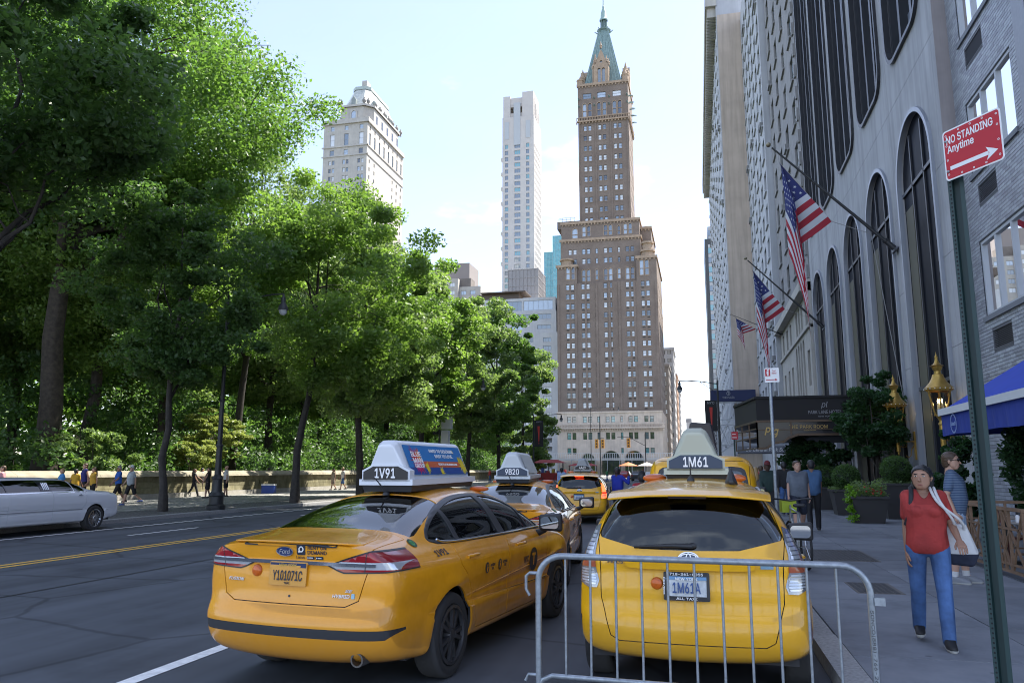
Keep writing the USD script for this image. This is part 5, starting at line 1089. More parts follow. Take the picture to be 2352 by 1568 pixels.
    obj('badge_rim', on_rear(B, flatpoly(affinity.scale(Point(0, 0).buffer(.056, 24).difference(Point(0, 0).buffer(.05, 24)), 1.38, .64), .008), -.03, 1.058, .006), CHR, e)
    obj('lettering', on_rear(B, text('Ford', .032, False, .003, slant=.3, width=.1), -.03, 1.058, .0115), mat('silver_letter', (.6, .6, .62), .3, .6), e)
    k = obj('round_lamp', MB().lathe([(0, -.028), (.03, -.026), (.043, -.015), (.047, 0)], 20, (-.3, y_amb, .905), 'y'), AMB, t, smooth=60)
    licence(t, B, 0.0, .895, [('Y101071C' if near else 'T648812C', -.012, .068, .265, mat('plate_letter', (.02, .02, .03), .5)), ('NEW YORK', .062, .018, .16, mat('plate_gold', (.55, .36, .08), .5)), ('TAXI', -.066, .014, .05, mat('plate_letter', 0))] if near else [], mat('plate_orange', (.62, .3, .05), .5), None, .335, .17, top=mat('plate_navy', (.015, .03, .09), .5))
    SL = mat('silver_letter', 0)
    obj('fusion_badge', on_rear(B, text('FUSION', .022, True, .004, slant=.3, width=.16), -.5, .835, .003), SL, t)
    obj('se_badge', on_rear(B, text('SE', .02, True, .004, slant=.3, width=.06), .52, .79, .003), SL, t); obj('hybrid_badge', on_rear(B, text('HYBRID', .022, True, .004, slant=.15, width=.14), .46, .752, .003), SL, t)
    obj('leaf_badge', on_rear(B, flatpoly(rrect(.026, .036, .008), .004), .555, .755, .003), mat('badge_lightblue', (.25, .4, .5), .3, .5), t)
    if near:
        s_ = obj('app_sticker', on_rear(B, flatpoly(rrect(.075, .08, .012), .001), .11, 1.075, .003), DK, t)
        obj('sticker_ring', on_rear(B, flatpoly(Point(0, 0).buffer(.022).difference(Point(0, 0).buffer(.013)).union(sbox(-.026, -.024, -.006, -.014)), .001), .113, 1.078, .0045), mat('sign_white', 0), s_)
        obj('lettering', on_rear(B, text('RENT ON', .026, True, .001, width=.16), .25, 1.092, .003), DK, t); obj('lettering', on_rear(B, text('DEMAND', .026, True, .001, width=.165), .25, 1.056, .003), DK, t)
        obj('lettering', on_rear(B, text('Lacus', .022, False, .001, width=.075), .1, 1.018, .003), DK, t)
        for u in (.19, .265):
            b_ = obj('store_badge', on_rear(B, flatpoly(rrect(.066, .024, .004), .001), u, 1.016, .003), DK, t); obj('lettering', on_rear(B, flatpoly(unary_union([sbox(-.012 + .008*i, -.004, -.006 + .008*i, .004) for i in range(4)] + [Polygon([(-.026, -.007), (-.026, .007), (-.016, 0)])]), .001), u, 1.016, .0042), mat('sign_white', 0), b_)
        f_ = obj('round_lock', on_rear(B, flatpoly(Point(0, 0).buffer(.009), .001), 0.02, .735, .003), BLK, t)
    # marks on the sides
    for sd in (1, -1):
        d = obj('round_sticker', on_panel(B, flatpoly(affinity.scale(Point(0, 0).buffer(.05), .85, 1), .001), .66, 1.085, sd, .004), mat('sticker_green', (.01, .05, .02), .5), t)
        obj('sticker_print', on_panel(B, flatpoly(affinity.scale(Point(0, 0).buffer(.03).difference(Point(0, 0).buffer(.02)), .8, 1).union(sbox(-.004, -.02, .004, .02)), .001), .66, 1.085, sd, .0055), mat('sticker_green_print', (.05, .25, .06), .5), d)
        obj('side_number', on_panel(B, text(number, .06, True, .001, width=.2), .88, 1.0, sd, .004), DK, t)
        for yy, c in ((1.75, 'i'), (2.06, 'x')):
            q = obj('service_mark', on_side(B, flatpoly(affinity.scale(Point(0, 0).buffer(.05), .8, 1), .001), yy, .79, sd, .004), DK, t)
            obj('mark_print', on_side(B, flatpoly(unary_union([Point(0, .025).buffer(.009), Polygon([(-.004, .014), (.016, .006), (.004, -.034), (-.014, -.03)])]), .001), yy, .79, sd, .0055), YEL1, q)
            for dz in (.014, -.018): obj('lettering', on_side(B, text('ACCESSIBLE' if dz > 0 else 'TAXI', .022, True, .001, width=.11 if dz > 0 else .05), yy + .13, .79 + dz, sd, .004), DK, t)
        q = obj('taxi_mark', on_side(B, flatpoly(Point(0, 0).buffer(.12), .001), 3.02, .74, sd, .004), DK, t)
        obj('mark_print', on_side(B, flatpoly(unary_union([sbox(-.05, .04, .05, .065), sbox(-.014, -.06, .014, .05)]), .001), 3.02, .74, sd, .0055), YEL1, q)
        obj('lettering', on_side(B, text('NYC', .06, True, .001, width=.13), 2.8, .76, sd, .004), DK, t)
    ex = obj('exhaust', MB().lathe([(.04, 0), (.052, 0), (.052, .16), (.04, .16), (.04, 0)], 18, (.6, .1, .315), 'y'), mat('exhaust_metal', (.16, .15, .14), .35, .8), t, smooth=40)
    ant = obj('aerial', MB().tube([(-.0, 1.5, 1.44), (-.02, 1.44, 1.52), (-.05, 1.36, 1.6)], [.012, .007, .004], 6), BLK, t); obj('aerial_foot', MB().lathe([(.035, 0), (.03, .02), (.012, .035), (0, .036)], 12, (0, 1.5, 1.435)), BLK, ant, smooth=50)
    for sx in (-.42, .42): obj('roof_lamp', MB().sph((sx, 2.72, 1.47), (.11, .05, .03), 2), AMB, t, smooth=60)
    rooftop_sign(t, 0, 1.5, 1.525, number, mat('sign_shell_white', (.62, .64, .68), .35) if near else mat('sign_shell_grey', (.5, .53, .55), .35), mat('sign_black', (.012, .012, .014), .35) if near else mat('sign_navy', (.03, .045, .075), .4), L=1.4, ad=(mat('ad_blue', (.02, .16, .42), .35),) if near else None)
    return t
sedan('nearest orange yellow saloon taxi with the blue theatre advertisement on its rooftop sign, number 1V91', (-3.0764, 5.4677, 0), -.131, '1V91', True)
sedan('second orange yellow saloon taxi in the queue with a plain grey rooftop sign, number 9B20', (-2.76, 10.56, 0), .084, '9B20', False)

# ---------------------------------------------------------------- estate taxi
def estate_data():
    C = [(.16, .28), (.03, .34), (.0, .44), (.0, .56), (.035, .63), (.05, .72), (.055, .84), (.075, .93), (.06, 1.0), (.08, 1.07), (.12, 1.2), (.17, 1.33), (.225, 1.43), (.32, 1.5), (.55, 1.545), (1.0, 1.58), (1.5, 1.597), (2.0, 1.585), (2.5, 1.52), (2.9, 1.4), (3.3, 1.22), (3.65, 1.06), (3.95, .98),
         (4.25, .88), (4.45, .77), (4.57, .63), (4.6, .48), (4.56, .33), (4.45, .22), (4.1, .19), (3.2, .19), (2.2, .19), (1.2, .19), (.55, .22)]
    T = PchipInterpolator([.1, .2, .28, .4, .52, .64, .76, .88, .98, 1.06, 1.12, 1.2, 1.3, 1.4, 1.5, 1.6], [.76, .8, .84, .872, .883, .886, .882, .875, .86, .838, .815, .782, .738, .685, .625, .56])
    pb = PchipInterpolator([0, .08, .2, .4, .7, 1.1, 3.0, 3.6, 4.0, 4.3, 4.5, 4.65], [.9, .92, .945, .97, .99, 1, 1, .99, .96, .9, .82, .7])
    pgr = PchipInterpolator([0, .2, .6, 1.0, 1.5, 2.4, 3.0, 3.6, 4.5], [.93, .94, .955, .975, 1, 1.0, .98, .94, .9])
    def X(y, z):
        y, z = np.asarray(y, float), np.asarray(z, float); k = np.clip((z - .95) / .2, 0, 1)
        w = T(np.clip(z, .1, 1.6)) * (pb(np.clip(y, 0, 4.65)) * (1 - k) + pgr(np.clip(y, 0, 4.5)) * k)
        for yw in (.88, 3.66):
            r = np.hypot(y - yw, z - .33); w = w + .014 * np.exp(-((r - .39) / .06) ** 2) * (z > .22) * np.clip((1.0 - z) / .2, 0, 1)
        return w
    from scipy.ndimage import gaussian_filter1d
    B = Body(C, X, .75, 3.9, .68, lambda y, z: gaussian_filter1d(np.where(z > 1.5, 6.5, 9.0), 4, mode='wrap'), lambda y, z: gaussian_filter1d(np.where(y < .5, .12, np.where(y > 4.1, .16, np.where(z > 1.1, .055, 0))), 4, mode='wrap'), NS=190)
    D = {'B': B}; wells = Manifold.batch_boolean([Manifold.cylinder(.4, .365, .365, 40).rotate((0, 90, 0)).translate((sx, yw, .335)) for yw in (.88, 3.66) for sx in (.54, -.94)], manifold3d.OpType.Add)
    paint = B.skin(-.014, 0) - wells; trim = B.skin(-.035, -.0145) - wells; gls = B.skin(-.011, -.006)
    dlo = smooth_poly([(.42, 1.2), (.55, 1.38), (.8, 1.455), (1.5, 1.49), (2.1, 1.475), (2.6, 1.385), (3.0, 1.22), (3.25, 1.1), (3.1, 1.06), (2.0, 1.06), (1.0, 1.09), (.6, 1.13)])
    pil = [Polygon([(2.0, .9), (2.13, .9), (2.1, 1.6), (2.02, 1.6)]), Polygon([(1.05, .9), (1.13, .9), (1.05, 1.6), (.98, 1.6)]), Polygon([(2.84, .9), (2.88, .9), (2.76, 1.6), (2.73, 1.6)])]
    win = list(dlo.difference(unary_union(pil)).geoms); W = px_(unary_union(win), -1.2, 1.2)
    rw = Polygon(smooth_open([(-.66, 1.155), (-.67, 1.19), (-.625, 1.3), (-.565, 1.43), (-.52, 1.455), (0, 1.462), (.52, 1.455), (.565, 1.43), (.625, 1.3), (.67, 1.19), (.66, 1.155)], 50).tolist() + [(.36, 1.082), (0, 1.076), (-.36, 1.082)])
    R = py_(rw, -.1, .6)
    fw = smooth_poly([(-.56, 2.55), (0, 2.5), (.56, 2.55), (.7, 3.4), (.72, 3.6), (.3, 3.68), (-.3, 3.68), (-.72, 3.6), (-.7, 3.4)]); G = pz_(fw, .95, 1.7)
    LR = Polygon([(.672, 1.255), (.745, 1.215), (.8, 1.08), (.845, .9), (.84, .82), (.76, .785), (.69, .79), (.672, .84), (.70, .93), (.705, 1.05), (.685, 1.16)])
    LL = affinity.scale(LR, -1, 1, origin=(0, 0)); lights = py_(LR, -.1, .7) + py_(LL, -.1, .7)
    lid = Polygon([(-.52, .425), (.52, .425), (.585, .46), (.66, .72), (.668, 1.0), (.69, 1.15), (.6, 1.4), (.56, 1.53), (-.56, 1.53), (-.6, 1.4), (-.69, 1.15), (-.668, 1.0), (-.66, .72), (-.585, .46)])
    rd = Polygon([(2.055, .32), (1.4, .32), (1.32, .45), (1.2, .65), (1.08, .78), (1.05, 1.05), (1.02, 1.3), (1.08, 1.44), (1.5, 1.5), (2.055, 1.5)]); fd = Polygon([(2.065, .32), (3.2, .32), (3.24, .6), (3.25, 1.05), (2.9, 1.28), (2.5, 1.42), (2.065, 1.5)])
    ad = px_(unary_union([rd.buffer(.003), fd.buffer(.003)]), .45, 1.2); ad = ad + ad.mirror((1, 0, 0))
    shell_ = paint - W - G - R - lights; wide = py_(lid, -.2, .43); refl = [py_(affinity.translate(sbox(-.022, .41, .022, .575), sx*.845, 0), -.1, .5) for sx in (1, -1)]
    pocket = py_(smooth_poly([(-.6, .985), (.6, .985), (.57, .94), (.48, .91), (.36, .62), (-.36, .62), (-.48, .91), (-.57, .94)]), -.2, .3)
    D['lid'] = shell_ ^ py_(lid.buffer(-.007), -.2, .427); D['body'] = shell_ - ad - wide - refl[0] - refl[1]
    D['doors'] = [(nm, sd, shell_ ^ px_(pg.buffer(-.004), *((.45, 1.2) if sd > 0 else (-1.2, -.45)))) for nm, pg in (('rear_door', rd), ('front_door', fd)) for sd in (1, -1)]
    D['trim'] = trim - W - G - R; D['side_glass'] = [gls ^ px_(w, a, b) for w in win for a, b in ((.4, 1.2), (-1.2, -.4))]; D['front_glass'] = gls ^ G; D['rear_glass'] = gls ^ R
    inner = smooth_poly([(-.5, 1.12), (0, 1.1), (.5, 1.12), (.545, 1.2), (.49, 1.36), (.42, 1.41), (0, 1.425), (-.42, 1.41), (-.49, 1.36), (-.545, 1.2)])
    D['ceramic'] = B.skin(-.0135, -.0118) ^ py_(rw.difference(inner), -.1, .6); D['surround'] = B.skin(-.012, .002) ^ px_(dlo.buffer(.02).difference(unary_union(win).buffer(-.004)), -1.2, 1.2)
    D['lights'] = []
    for pg, s_ in ((LR, 1), (LL, -1)):
        tot = B.skin(-.02, .006) ^ py_(pg, -.1, .7); red = B.skin(-.03, .02) ^ py_(sbox(-1, .935, 1, .985), -.1, .7); ins = as_poly(pg).buffer(-.018)
        chips = [sbox(-1, 1.0 + .03*i, 1, 1.022 + .03*i) for i in range(8)] + [sbox(-1, .81 + .02*i, 1, .822 + .02*i) for i in range(6)]
        D['lights'].append((tot - red, tot ^ red, [B.skin(.002, .009) ^ py_(ins.intersection(c), -.1, .7) for c in chips if ins.intersection(c).area > 2e-4]))
    D['reflector'] = [B.skin(-.012, -.001) ^ r for r in refl]
    sp = smooth_poly([(-.585, .2), (-.3, .15), (.3, .15), (.585, .2), (.6, .4), (.56, .72), (-.56, .72), (-.6, .4)])
    D['grip'] = B.skin(-.0, .022) ^ py_(Polygon(smooth_open([(-.46, .955), (-.42, .945), (0, .942), (.42, .945), (.46, .955)], 20).tolist() + [(.47, .99), (0, 1.0), (-.47, .99)]), -.1, .3)
    return D
EST = estate_data()
def estate(label, loc, rz, number, near):
    D = EST; B = D['B']; t = T('taxi', label, 'taxi', loc, rz, local=True); Y = YEL2
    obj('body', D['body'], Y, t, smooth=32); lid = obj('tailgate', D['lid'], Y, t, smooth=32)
    for nm, sd, m in D['doors']:
        d = obj(nm, m, Y, t, smooth=32); yh = 1.25 if nm == 'rear_door' else 2.3; pts = smooth_open([(yh - .1, .93), (yh - .03, .94), (yh + .08, .94), (yh + .13, .935)], 8)
        obj('handle', MB().tube([(sd*(B.X(y, z) + (.03 if 1 < i < 6 else .005)), y, z) for i, (y, z) in enumerate(pts)], .014, 8), Y, d, smooth=60)
    obj('cabin', D['trim'], INT, t, smooth=40); obj('floor', MB().box(-.75, .75, .3, 4.0, .26, .32), INT, t)
    for m in D['side_glass']: obj('side_window', m, TGL2, t, smooth=30)
    rw_ = obj('rear_window', D['rear_glass'], glass('estate_glass', (.38, .43, .45), ior=1.65), t, smooth=30); obj('glass_border', D['ceramic'], mat('ceramic_black', 0), rw_, smooth=30); obj('windscreen', D['front_glass'], TGL2, t, smooth=30); obj('window_surround', D['surround'], BLK, t, smooth=30)
    for i, (w_, r_, ch_) in enumerate(D['lights']):
        l = obj('tail_light', w_, mat('lamp_housing', (.3, .31, .33), .15, .7, coat=1.0) if near or i else REDLIT, t, smooth=32); obj('red_band', r_, mat('lamp_amber_red', (.3, .07, .03), .2, coat=.8), l, smooth=32)
        for k, c_ in enumerate(ch_): obj('lamp_facet', c_, (CLR if near or k >= 8 else REDLIT), l, smooth=32)
    for r_ in D['reflector']: obj('reflector', r_, REDD, t)
    obj('hatch_grip', D['grip'], Y, lid, smooth=32)
    # roof spoiler
    parts_ = []
    prof = [(0, .12), (.3, .125), (.52, .14), (.598, .18)]
    for (xa, ya), (xb, yb_) in zip(prof[:-1], prof[1:]):
        def st(x, y0):
            dz = -.035*(x/.6)**2.5; zt = lambda y: float(B.top()(min(x, .5), y))
            return [(x, y0, 1.478 + dz, .009), (x, y0 + .1, 1.503 + dz, .014), (x, y0 + .23, 1.528 + dz*1.2, .012), (x*.97, .62, 1.535 + dz*1.3, .01), (x, y0 + .15, 1.475 + dz, .012)]
        for sx in (1, -1): parts_.append(Manifold.hull(Manifold.compose([Manifold.sphere(r_, 12).translate((sx*p, q, w)) for p, q, w, r_ in st(xa, ya) + st(xb, yb_)])))
    sp = Manifold.batch_boolean(parts_, manifold3d.OpType.Add)
    s_ = obj('spoiler', sp, Y, t, smooth=50); obj('stop_lamp', MB().hexa([(-.14, .13, 1.453), (.14, .13, 1.453), (.14, .2, 1.453), (-.14, .2, 1.453), (-.14, .112, 1.475), (.14, .112, 1.475), (.14, .18, 1.475), (-.14, .18, 1.475)]), REDLIT if not near else mat('smoked_lens', (.03, .02, .02), .2), s_)
    for sx in (1, -1):
        for y in (.88, 3.66): wheel(t, sx*.77, y, .325, .205, sx, mat('alloy_grey', (.2, .2, .21), .4, .8), 10)
        mirror(t, sx*.85, 2.95, 1.02, sx, BLK)
        top = B.top(); obj('roof_rail', MB().tube([(sx*.565, y, float(top(sx*.565, y)) + .012) for y in np.linspace(.55, 2.2, 12)], [.008] + [.014]*10 + [.008], 8), mat('rail_grey', (.3, .31, .33), .35, .5), t, smooth=60)
    seat(t, -.36, 2.1, .45); seat(t, .36, 2.1, .45); seat(t, -.36, 1.05, .48, .6); seat(t, .36, 1.05, .48, .6)
    obj('dashboard', MB().hexa([(-.7, 2.85, .6), (.7, 2.85, .6), (.7, 3.4, .6), (-.7, 3.4, .6), (-.7, 2.9, 1.02), (.7, 2.9, 1.02), (.7, 3.42, 1.05), (-.7, 3.42, 1.05)]), INT, t)
    # wiper
    r = B.rear(); P = lambda x, z, o=.02: (x, float(r(x, z)) - o, z)
    w_ = obj('rear_wiper', MB().tube([P(.03, 1.112), P(-.12, 1.112), P(-.4, 1.098)], [.02, .016, .006], 8), BLK, t, smooth=50); obj('wiper_blade', MB().tube([P(.0, 1.1, .012), P(-.2, 1.096, .012), P(-.4, 1.09, .012)], .006, 6), BLK, w_); obj('wiper_boss', MB().sph(P(.03, 1.115, .015), (.03, .02, .022), 2), BLK, w_, smooth=60)
    e = obj('maker_badge', on_rear(B, flatpoly(affinity.scale(Point(0, 0).buffer(.065, 24), 1.2, .8), .008), .0, 1.02, .004), mat('badge_navy', (.015, .03, .06), .2, coat=.6), t)
    ring = lambda a, b, w: affinity.scale(Point(0, 0).buffer(1, 24), a, b).difference(affinity.scale(Point(0, 0).buffer(1, 24), a - w, b - w*.8))
    em = unary_union([ring(.078, .053, .009), affinity.translate(ring(.058, .02, .008), 0, .019), ring(.021, .043, .008)])
    obj('badge_rings', on_rear(B, flatpoly(em, .006), 0, 1.02, .011), CHR, e)
    yz = float(r(-.26, .84)); obj('round_lamp', MB().lathe([(0, -.03), (.03, -.027), (.042, -.014), (.046, 0)], 20, (-.235, yz, .84), 'y'), AMB, t, smooth=60)
    NV = mat('plate_blue', (.03, .07, .2), .5); WT = mat('sign_white', 0)
    pl = licence(t, B, -.02, .828, [('1M61A' if near else '4A69', -.01, .07, .2 if near else .17, NV), ('NEW YORK', .052, .018, .16, WT)] if near else [('4A69', -.01, .07, .2, NV)], mat('plate_white', (.5, .52, .53), .5, var=.2, scale=30), None, .31, .17, top=mat('plate_skyblue', (.12, .25, .42), .5), frame=BLK)
    if near:
        obj('lettering', on_rear(B, text('718-361-0055', .017, True, .002, width=.24), -.02, .913, .026), WT, pl); obj('lettering', on_rear(B, text('ALL TAXI', .016, True, .002, width=.15), -.02, .744, .026), WT, pl)
        v, f = text('DRIVERS', .011, True, .002, width=.12); v2 = v.copy(); v2[:, 0], v2[:, 1] = v[:, 1], -v[:, 0]; obj('lettering', on_rear(B, (v2, f), -.181, .83, .026), WT, pl)
        obj('prius_badge', on_rear(B, text('PRIUS', .024, True, .004, width=.12), -.545, .985, .004), CHR, t)
    obj('hybrid_badge', on_rear(B, flatpoly(rrect(.09, .03, .004), .003), .55, .975, .004), mat('badge_lightblue', 0), t)
    a_ = obj('aerial', MB().tube([(.0, .92, 1.575), (0, .9, 1.66), (0, .88, 1.74)], [.012, .006, .004], 6), BLK, t); obj('aerial_foot', MB().lathe([(.035, 0), (.03, .025), (.012, .05), (0, .052)], 12, (0, .92, 1.565)), BLK, a_, smooth=50)
    if near: obj('antenna_fin', Manifold.hull(Manifold.compose([Manifold.sphere(.03, 12).translate((.33, .8, 1.57)), Manifold.sphere(.012, 12).translate((.33, 1.05, 1.57)), Manifold.sphere(.055, 12).translate((.33, .9, 1.545)), Manifold.sphere(.01, 12).translate((.33, .86, 1.67))])), BLK, t, smooth=50)
    for sx in (-.36, .36): obj('roof_lamp', MB().sph((sx, 1.55, 1.592), (.11, .06, .04), 2), AMB, t, smooth=60)
    rooftop_sign(t, .03, 1.35, 1.625, number, mat('sign_shell_cream', (.4, .41, .33), .45) if near else mat('sign_shell_slate', (.3, .33, .36), .4), mat('sign_navy', (.03, .045, .075), .4) if near else mat('sign_black', (.012, .012, .014), .35), L=1.2)
    return t
estate('nearest yellow estate taxi behind the steel barricade, with a cream rooftop sign numbered 1M61', (-.12, 6.0, 0), -.03, '1M61', True)
estate('far estate taxi with lit brake lamps and a grey rooftop sign, number 4A69', (-3.74, 24.6, 0), .09, '4A69', False)

# ---------------------------------------------------------------- yellow van taxi
def van_data():
    C = [(.12, .3), (.02, .4), (.0, .6), (.02, .9), (.04, 1.2), (.07, 1.5), (.11, 1.75), (.2, 1.85), (.45, 1.885), (1.2, 1.9), (2.2, 1.895), (2.75, 1.82), (3.1, 1.6), (3.5, 1.25), (3.9, 1.05), (4.25, .95), (4.4, .75), (4.42, .5), (4.36, .3), (4.1, .22), (3, .2), (1.5, .2), (.5, .23)]
    T = PchipInterpolator([.1, .25, .4, .7, 1.0, 1.1, 1.4, 1.7, 1.82, 1.95], [.76, .81, .845, .86, .862, .852, .825, .79, .76, .7])
    pb = PchipInterpolator([0, .2, .6, 3.2, 3.9, 4.3, 4.45], [.95, .98, 1, 1, .96, .86, .74])
    X = lambda y, z: T(np.clip(z, .1, 1.95)) * pb(np.clip(y, 0, 4.45))
    B = Body(C, X, .9, 3.5, .9, lambda y, z: np.where(z > 0, 9.0, 9.0), lambda y, z: np.where(y < .3, .06, np.where(y > 4, .14, .02)), NS=130)
    D = {'B': B}; wells = Manifold.batch_boolean([Manifold.cylinder(.4, .35, .35, 32).rotate((0, 90, 0)).translate((sx, yw, .33)) for yw in (.75, 3.65) for sx in (.52, -.92)], manifold3d.OpType.Add)
    paint = B.skin(-.02, 0) - wells; gls = B.skin(-.014, -.008)
    rw = smooth_poly([(-.64, 1.22), (0, 1.2), (.64, 1.22), (.68, 1.3), (.65, 1.62), (.58, 1.7), (0, 1.71), (-.58, 1.7), (-.65, 1.62), (-.68, 1.3)]); R = py_(rw, -.1, .4)
    dlo = unary_union([rrect(1.05, .5, .08).buffer(0), ]); ws = [affinity.translate(rrect(w, .48, .07), c, 1.42) for c, w in ((.85, .95), (1.85, .85))] + [smooth_poly([(2.35, 1.2), (2.38, 1.62), (2.75, 1.64), (3.05, 1.5), (3.35, 1.22)])]
    W = px_(unary_union(ws), -1.2, 1.2); fw = sbox(-.66, 2.85, .66, 3.5); G = pz_(fw, 1.2, 1.95)
    D['body'] = paint - R - W - G - px_(LineString([(1.36, .35), (1.36, 1.8)]).buffer(.004), -1.2, 1.2) - px_(LineString([(2.3, .35), (2.3, 1.8)]).buffer(.004), -1.2, 1.2) - py_(LineString([(-.7, .45), (-.7, 1.8), (.7, 1.8), (.7, .45)]).buffer(.004), -.1, .3)
    D['glass'] = [gls ^ R, gls ^ G] + [gls ^ px_(w, a, b) for w in ws for a, b in ((.4, 1.2), (-1.2, -.4))]; D['trim'] = (B.skin(-.04, -.021) - wells) - R - W - G
    D['border'] = B.skin(-.0075, -.004) ^ py_(rw.difference(rw.buffer(-.06)), -.1, .4)
    D['lights'] = [B.skin(-.015, .004) ^ py_(affinity.translate(sbox(-.05, .75, .05, 1.15), sx*.8, 0), -.1, .3) for sx in (1, -1)]
    return D
VD = van_data(); t = T('taxi', 'tall yellow van taxi parked ahead of the nearest estate taxi', 'taxi', (0.0, 12.2, 0), 0, local=True)
obj('body', VD['body'], YEL2, t, smooth=32); obj('cabin', VD['trim'], INT, t, smooth=32); obj('floor', MB().box(-.7, .7, .3, 4, .26, .32), INT, t)
for i, m in enumerate(VD['glass']):
    g_ = obj('rear_window' if i == 0 else 'windscreen' if i == 1 else 'side_window', m, TGL if i == 0 else TGL2, t, smooth=30)
    if i == 0: obj('glass_border', VD['border'], BLK, g_, smooth=30)
for m in VD['lights']: obj('tail_light', m, REDL, t)
for sx in (1, -1):
    for y in (.75, 3.65): wheel(t, sx*.75, y, .32, .2, sx, mat('alloy_grey', 0), 8)
    mirror(t, sx*.85, 3.2, 1.25, sx, BLK); seat(t, sx*.35, 2.2, .6); seat(t, sx*.35, 1.1, .6)

# ---------------------------------------------------------------- white limousine
def limo_data():
    L = 8.6
    C = [(.14, .3), (.03, .36), (.0, .48), (.02, .6), (.06, .72), (.08, .88), (.1, .98), (.22, 1.04), (.6, 1.075), (1.0, 1.1), (1.28, 1.18), (1.6, 1.33), (1.95, 1.43), (2.4, 1.465), (3.5, 1.475), (5.5, 1.47), (6.0, 1.44), (6.4, 1.3), (6.85, 1.07), (7.3, 1.03), (8.0, .97), (8.4, .88), (8.55, .7), (8.58, .5), (8.5, .32), (8.1, .25), (6.5, .24), (4, .24), (1.8, .24), (.6, .26)]
    T = PchipInterpolator([.15, .3, .45, .6, .75, .95, 1.05, 1.1, 1.2, 1.3, 1.4, 1.5], [.88, .93, .965, .975, .98, .965, .93, .885, .82, .745, .68, .6])
    pb = PchipInterpolator([0, .15, .5, 1.2, 7.0, 7.9, 8.4, 8.6], [.92, .95, .985, 1, 1, .98, .92, .8])
    def X(y, z):
        y, z = np.asarray(y, float), np.asarray(z, float); w = T(np.clip(z, .15, 1.5)) * pb(np.clip(y, 0, 8.6))
        for yw in (1.12, 7.55):
            r = np.hypot(y - yw, z - .34); w = w + .012 * np.exp(-((r - .41) / .05) ** 2) * (z > .25)
        for zz in (.5, .55, .6): w = w - .008 * np.exp(-((z - zz) / .008) ** 2) * (y < .7)
        return w
    B = Body(C, X, .8, 7.8, .65, lambda y, z: np.where(z > 1.15, 6.0, 8.0), lambda y, z: np.where(y < .5, .1, np.where(y > 8, .14, np.where(z > 1.2, .05, .0))), NS=210)
    D = {'B': B}; wells = Manifold.batch_boolean([Manifold.cylinder(.42, .385, .385, 40).rotate((0, 90, 0)).translate((sx, yw, .345)) for yw in (1.12, 7.55) for sx in (.6, -1.02)], manifold3d.OpType.Add)
    paint = B.skin(-.014, 0) - wells; gls = B.skin(-.011, -.006)
    dlo = smooth_poly([(1.45, 1.115), (1.55, 1.2), (1.8, 1.33), (2.1, 1.385), (3.5, 1.4), (5.7, 1.395), (6.1, 1.34), (6.6, 1.12), (6.5, 1.1), (4, 1.1), (2, 1.1)])
    pil = [sbox(2.62, .9, 2.95, 1.6), sbox(3.98, .9, 4.02, 1.6), sbox(5.3, .9, 5.4, 1.6), sbox(1.86, .9, 1.875, 1.6)]; win = list(dlo.difference(unary_union(pil)).geoms); W = px_(unary_union(win), -1.2, 1.2)
    rw = smooth_poly([(-.62, 1.06), (0, 1.02), (.62, 1.06), (.6, 1.8), (0, 1.85), (-.6, 1.8)]); fw = smooth_poly([(-.6, 6.0), (0, 5.95), (.6, 6.0), (.7, 6.8), (-.7, 6.8)]); G = pz_(rw, 1.08, 1.6) + pz_(fw, 1.05, 1.6)
    seams = unary_union([LineString([(2.62, .35), (2.62, 1.42)]).buffer(.004), LineString([(1.62, .6), (1.5, .75), (1.47, .95), (1.5, 1.1)]).buffer(.004), LineString([(4.0, .35), (4.0, 1.1)]).buffer(.003), LineString([(5.35, .35), (5.35, 1.42)]).buffer(.004), LineString([(.0, .62), (.75, .62), (.78, .4)]).buffer(.004)])
    D['body'] = paint - W - G - (px_(seams, -1.2, 1.2) ^ (Manifold.cube((4, 20, 4), True) - B.solid(-.01)))
    D['trim'] = (B.skin(-.035, -.0145) - wells) - W - G; D['glass'] = [gls ^ px_(w, a, b) for w in win for a, b in ((.4, 1.2), (-1.2, -.4))] + [gls ^ pz_(rw, 1.08, 1.6), gls ^ pz_(fw, 1.05, 1.6)]
    D['pillar'] = B.skin(-.011, .002) ^ px_(unary_union([p.intersection(dlo) for p in pil[:3]]), -1.2, 1.2)
    D['mould'] = B.skin(-.001, .008) ^ px_(sbox(1.6, .595, 7.0, .615), -1.2, 1.2); D['belt'] = B.skin(-.001, .006) ^ px_(sbox(1.42, 1.07, 6.6, 1.085), -1.2, 1.2)
    D['light'] = B.skin(-.01, .004) ^ py_(sbox(-.9, .74, .9, .9), -.1, .22)
    return D
LD = limo_data(); t = T('limousine', 'long white stretch limousine with dark windows at the far kerb', 'limousine', (-17.55, 20.12, 0), math.pi, local=True)
WPT = mat('white_paint', (.6, .62, .66), .25, coat=.8); B = LD['B']
obj('body', LD['body'], WPT, t, smooth=32); obj('cabin', LD['trim'], INT, t, smooth=32); obj('floor', MB().box(-.8, .8, .4, 8, .26, .32), INT, t)
for m in LD['glass']: obj('window', m, glass('limo_glass', (.06, .07, .08), ior=1.6), t, smooth=30)
pl = obj('pillar_panel', LD['pillar'], mat('gloss_black', (.015, .017, .025), .1), t, smooth=30)
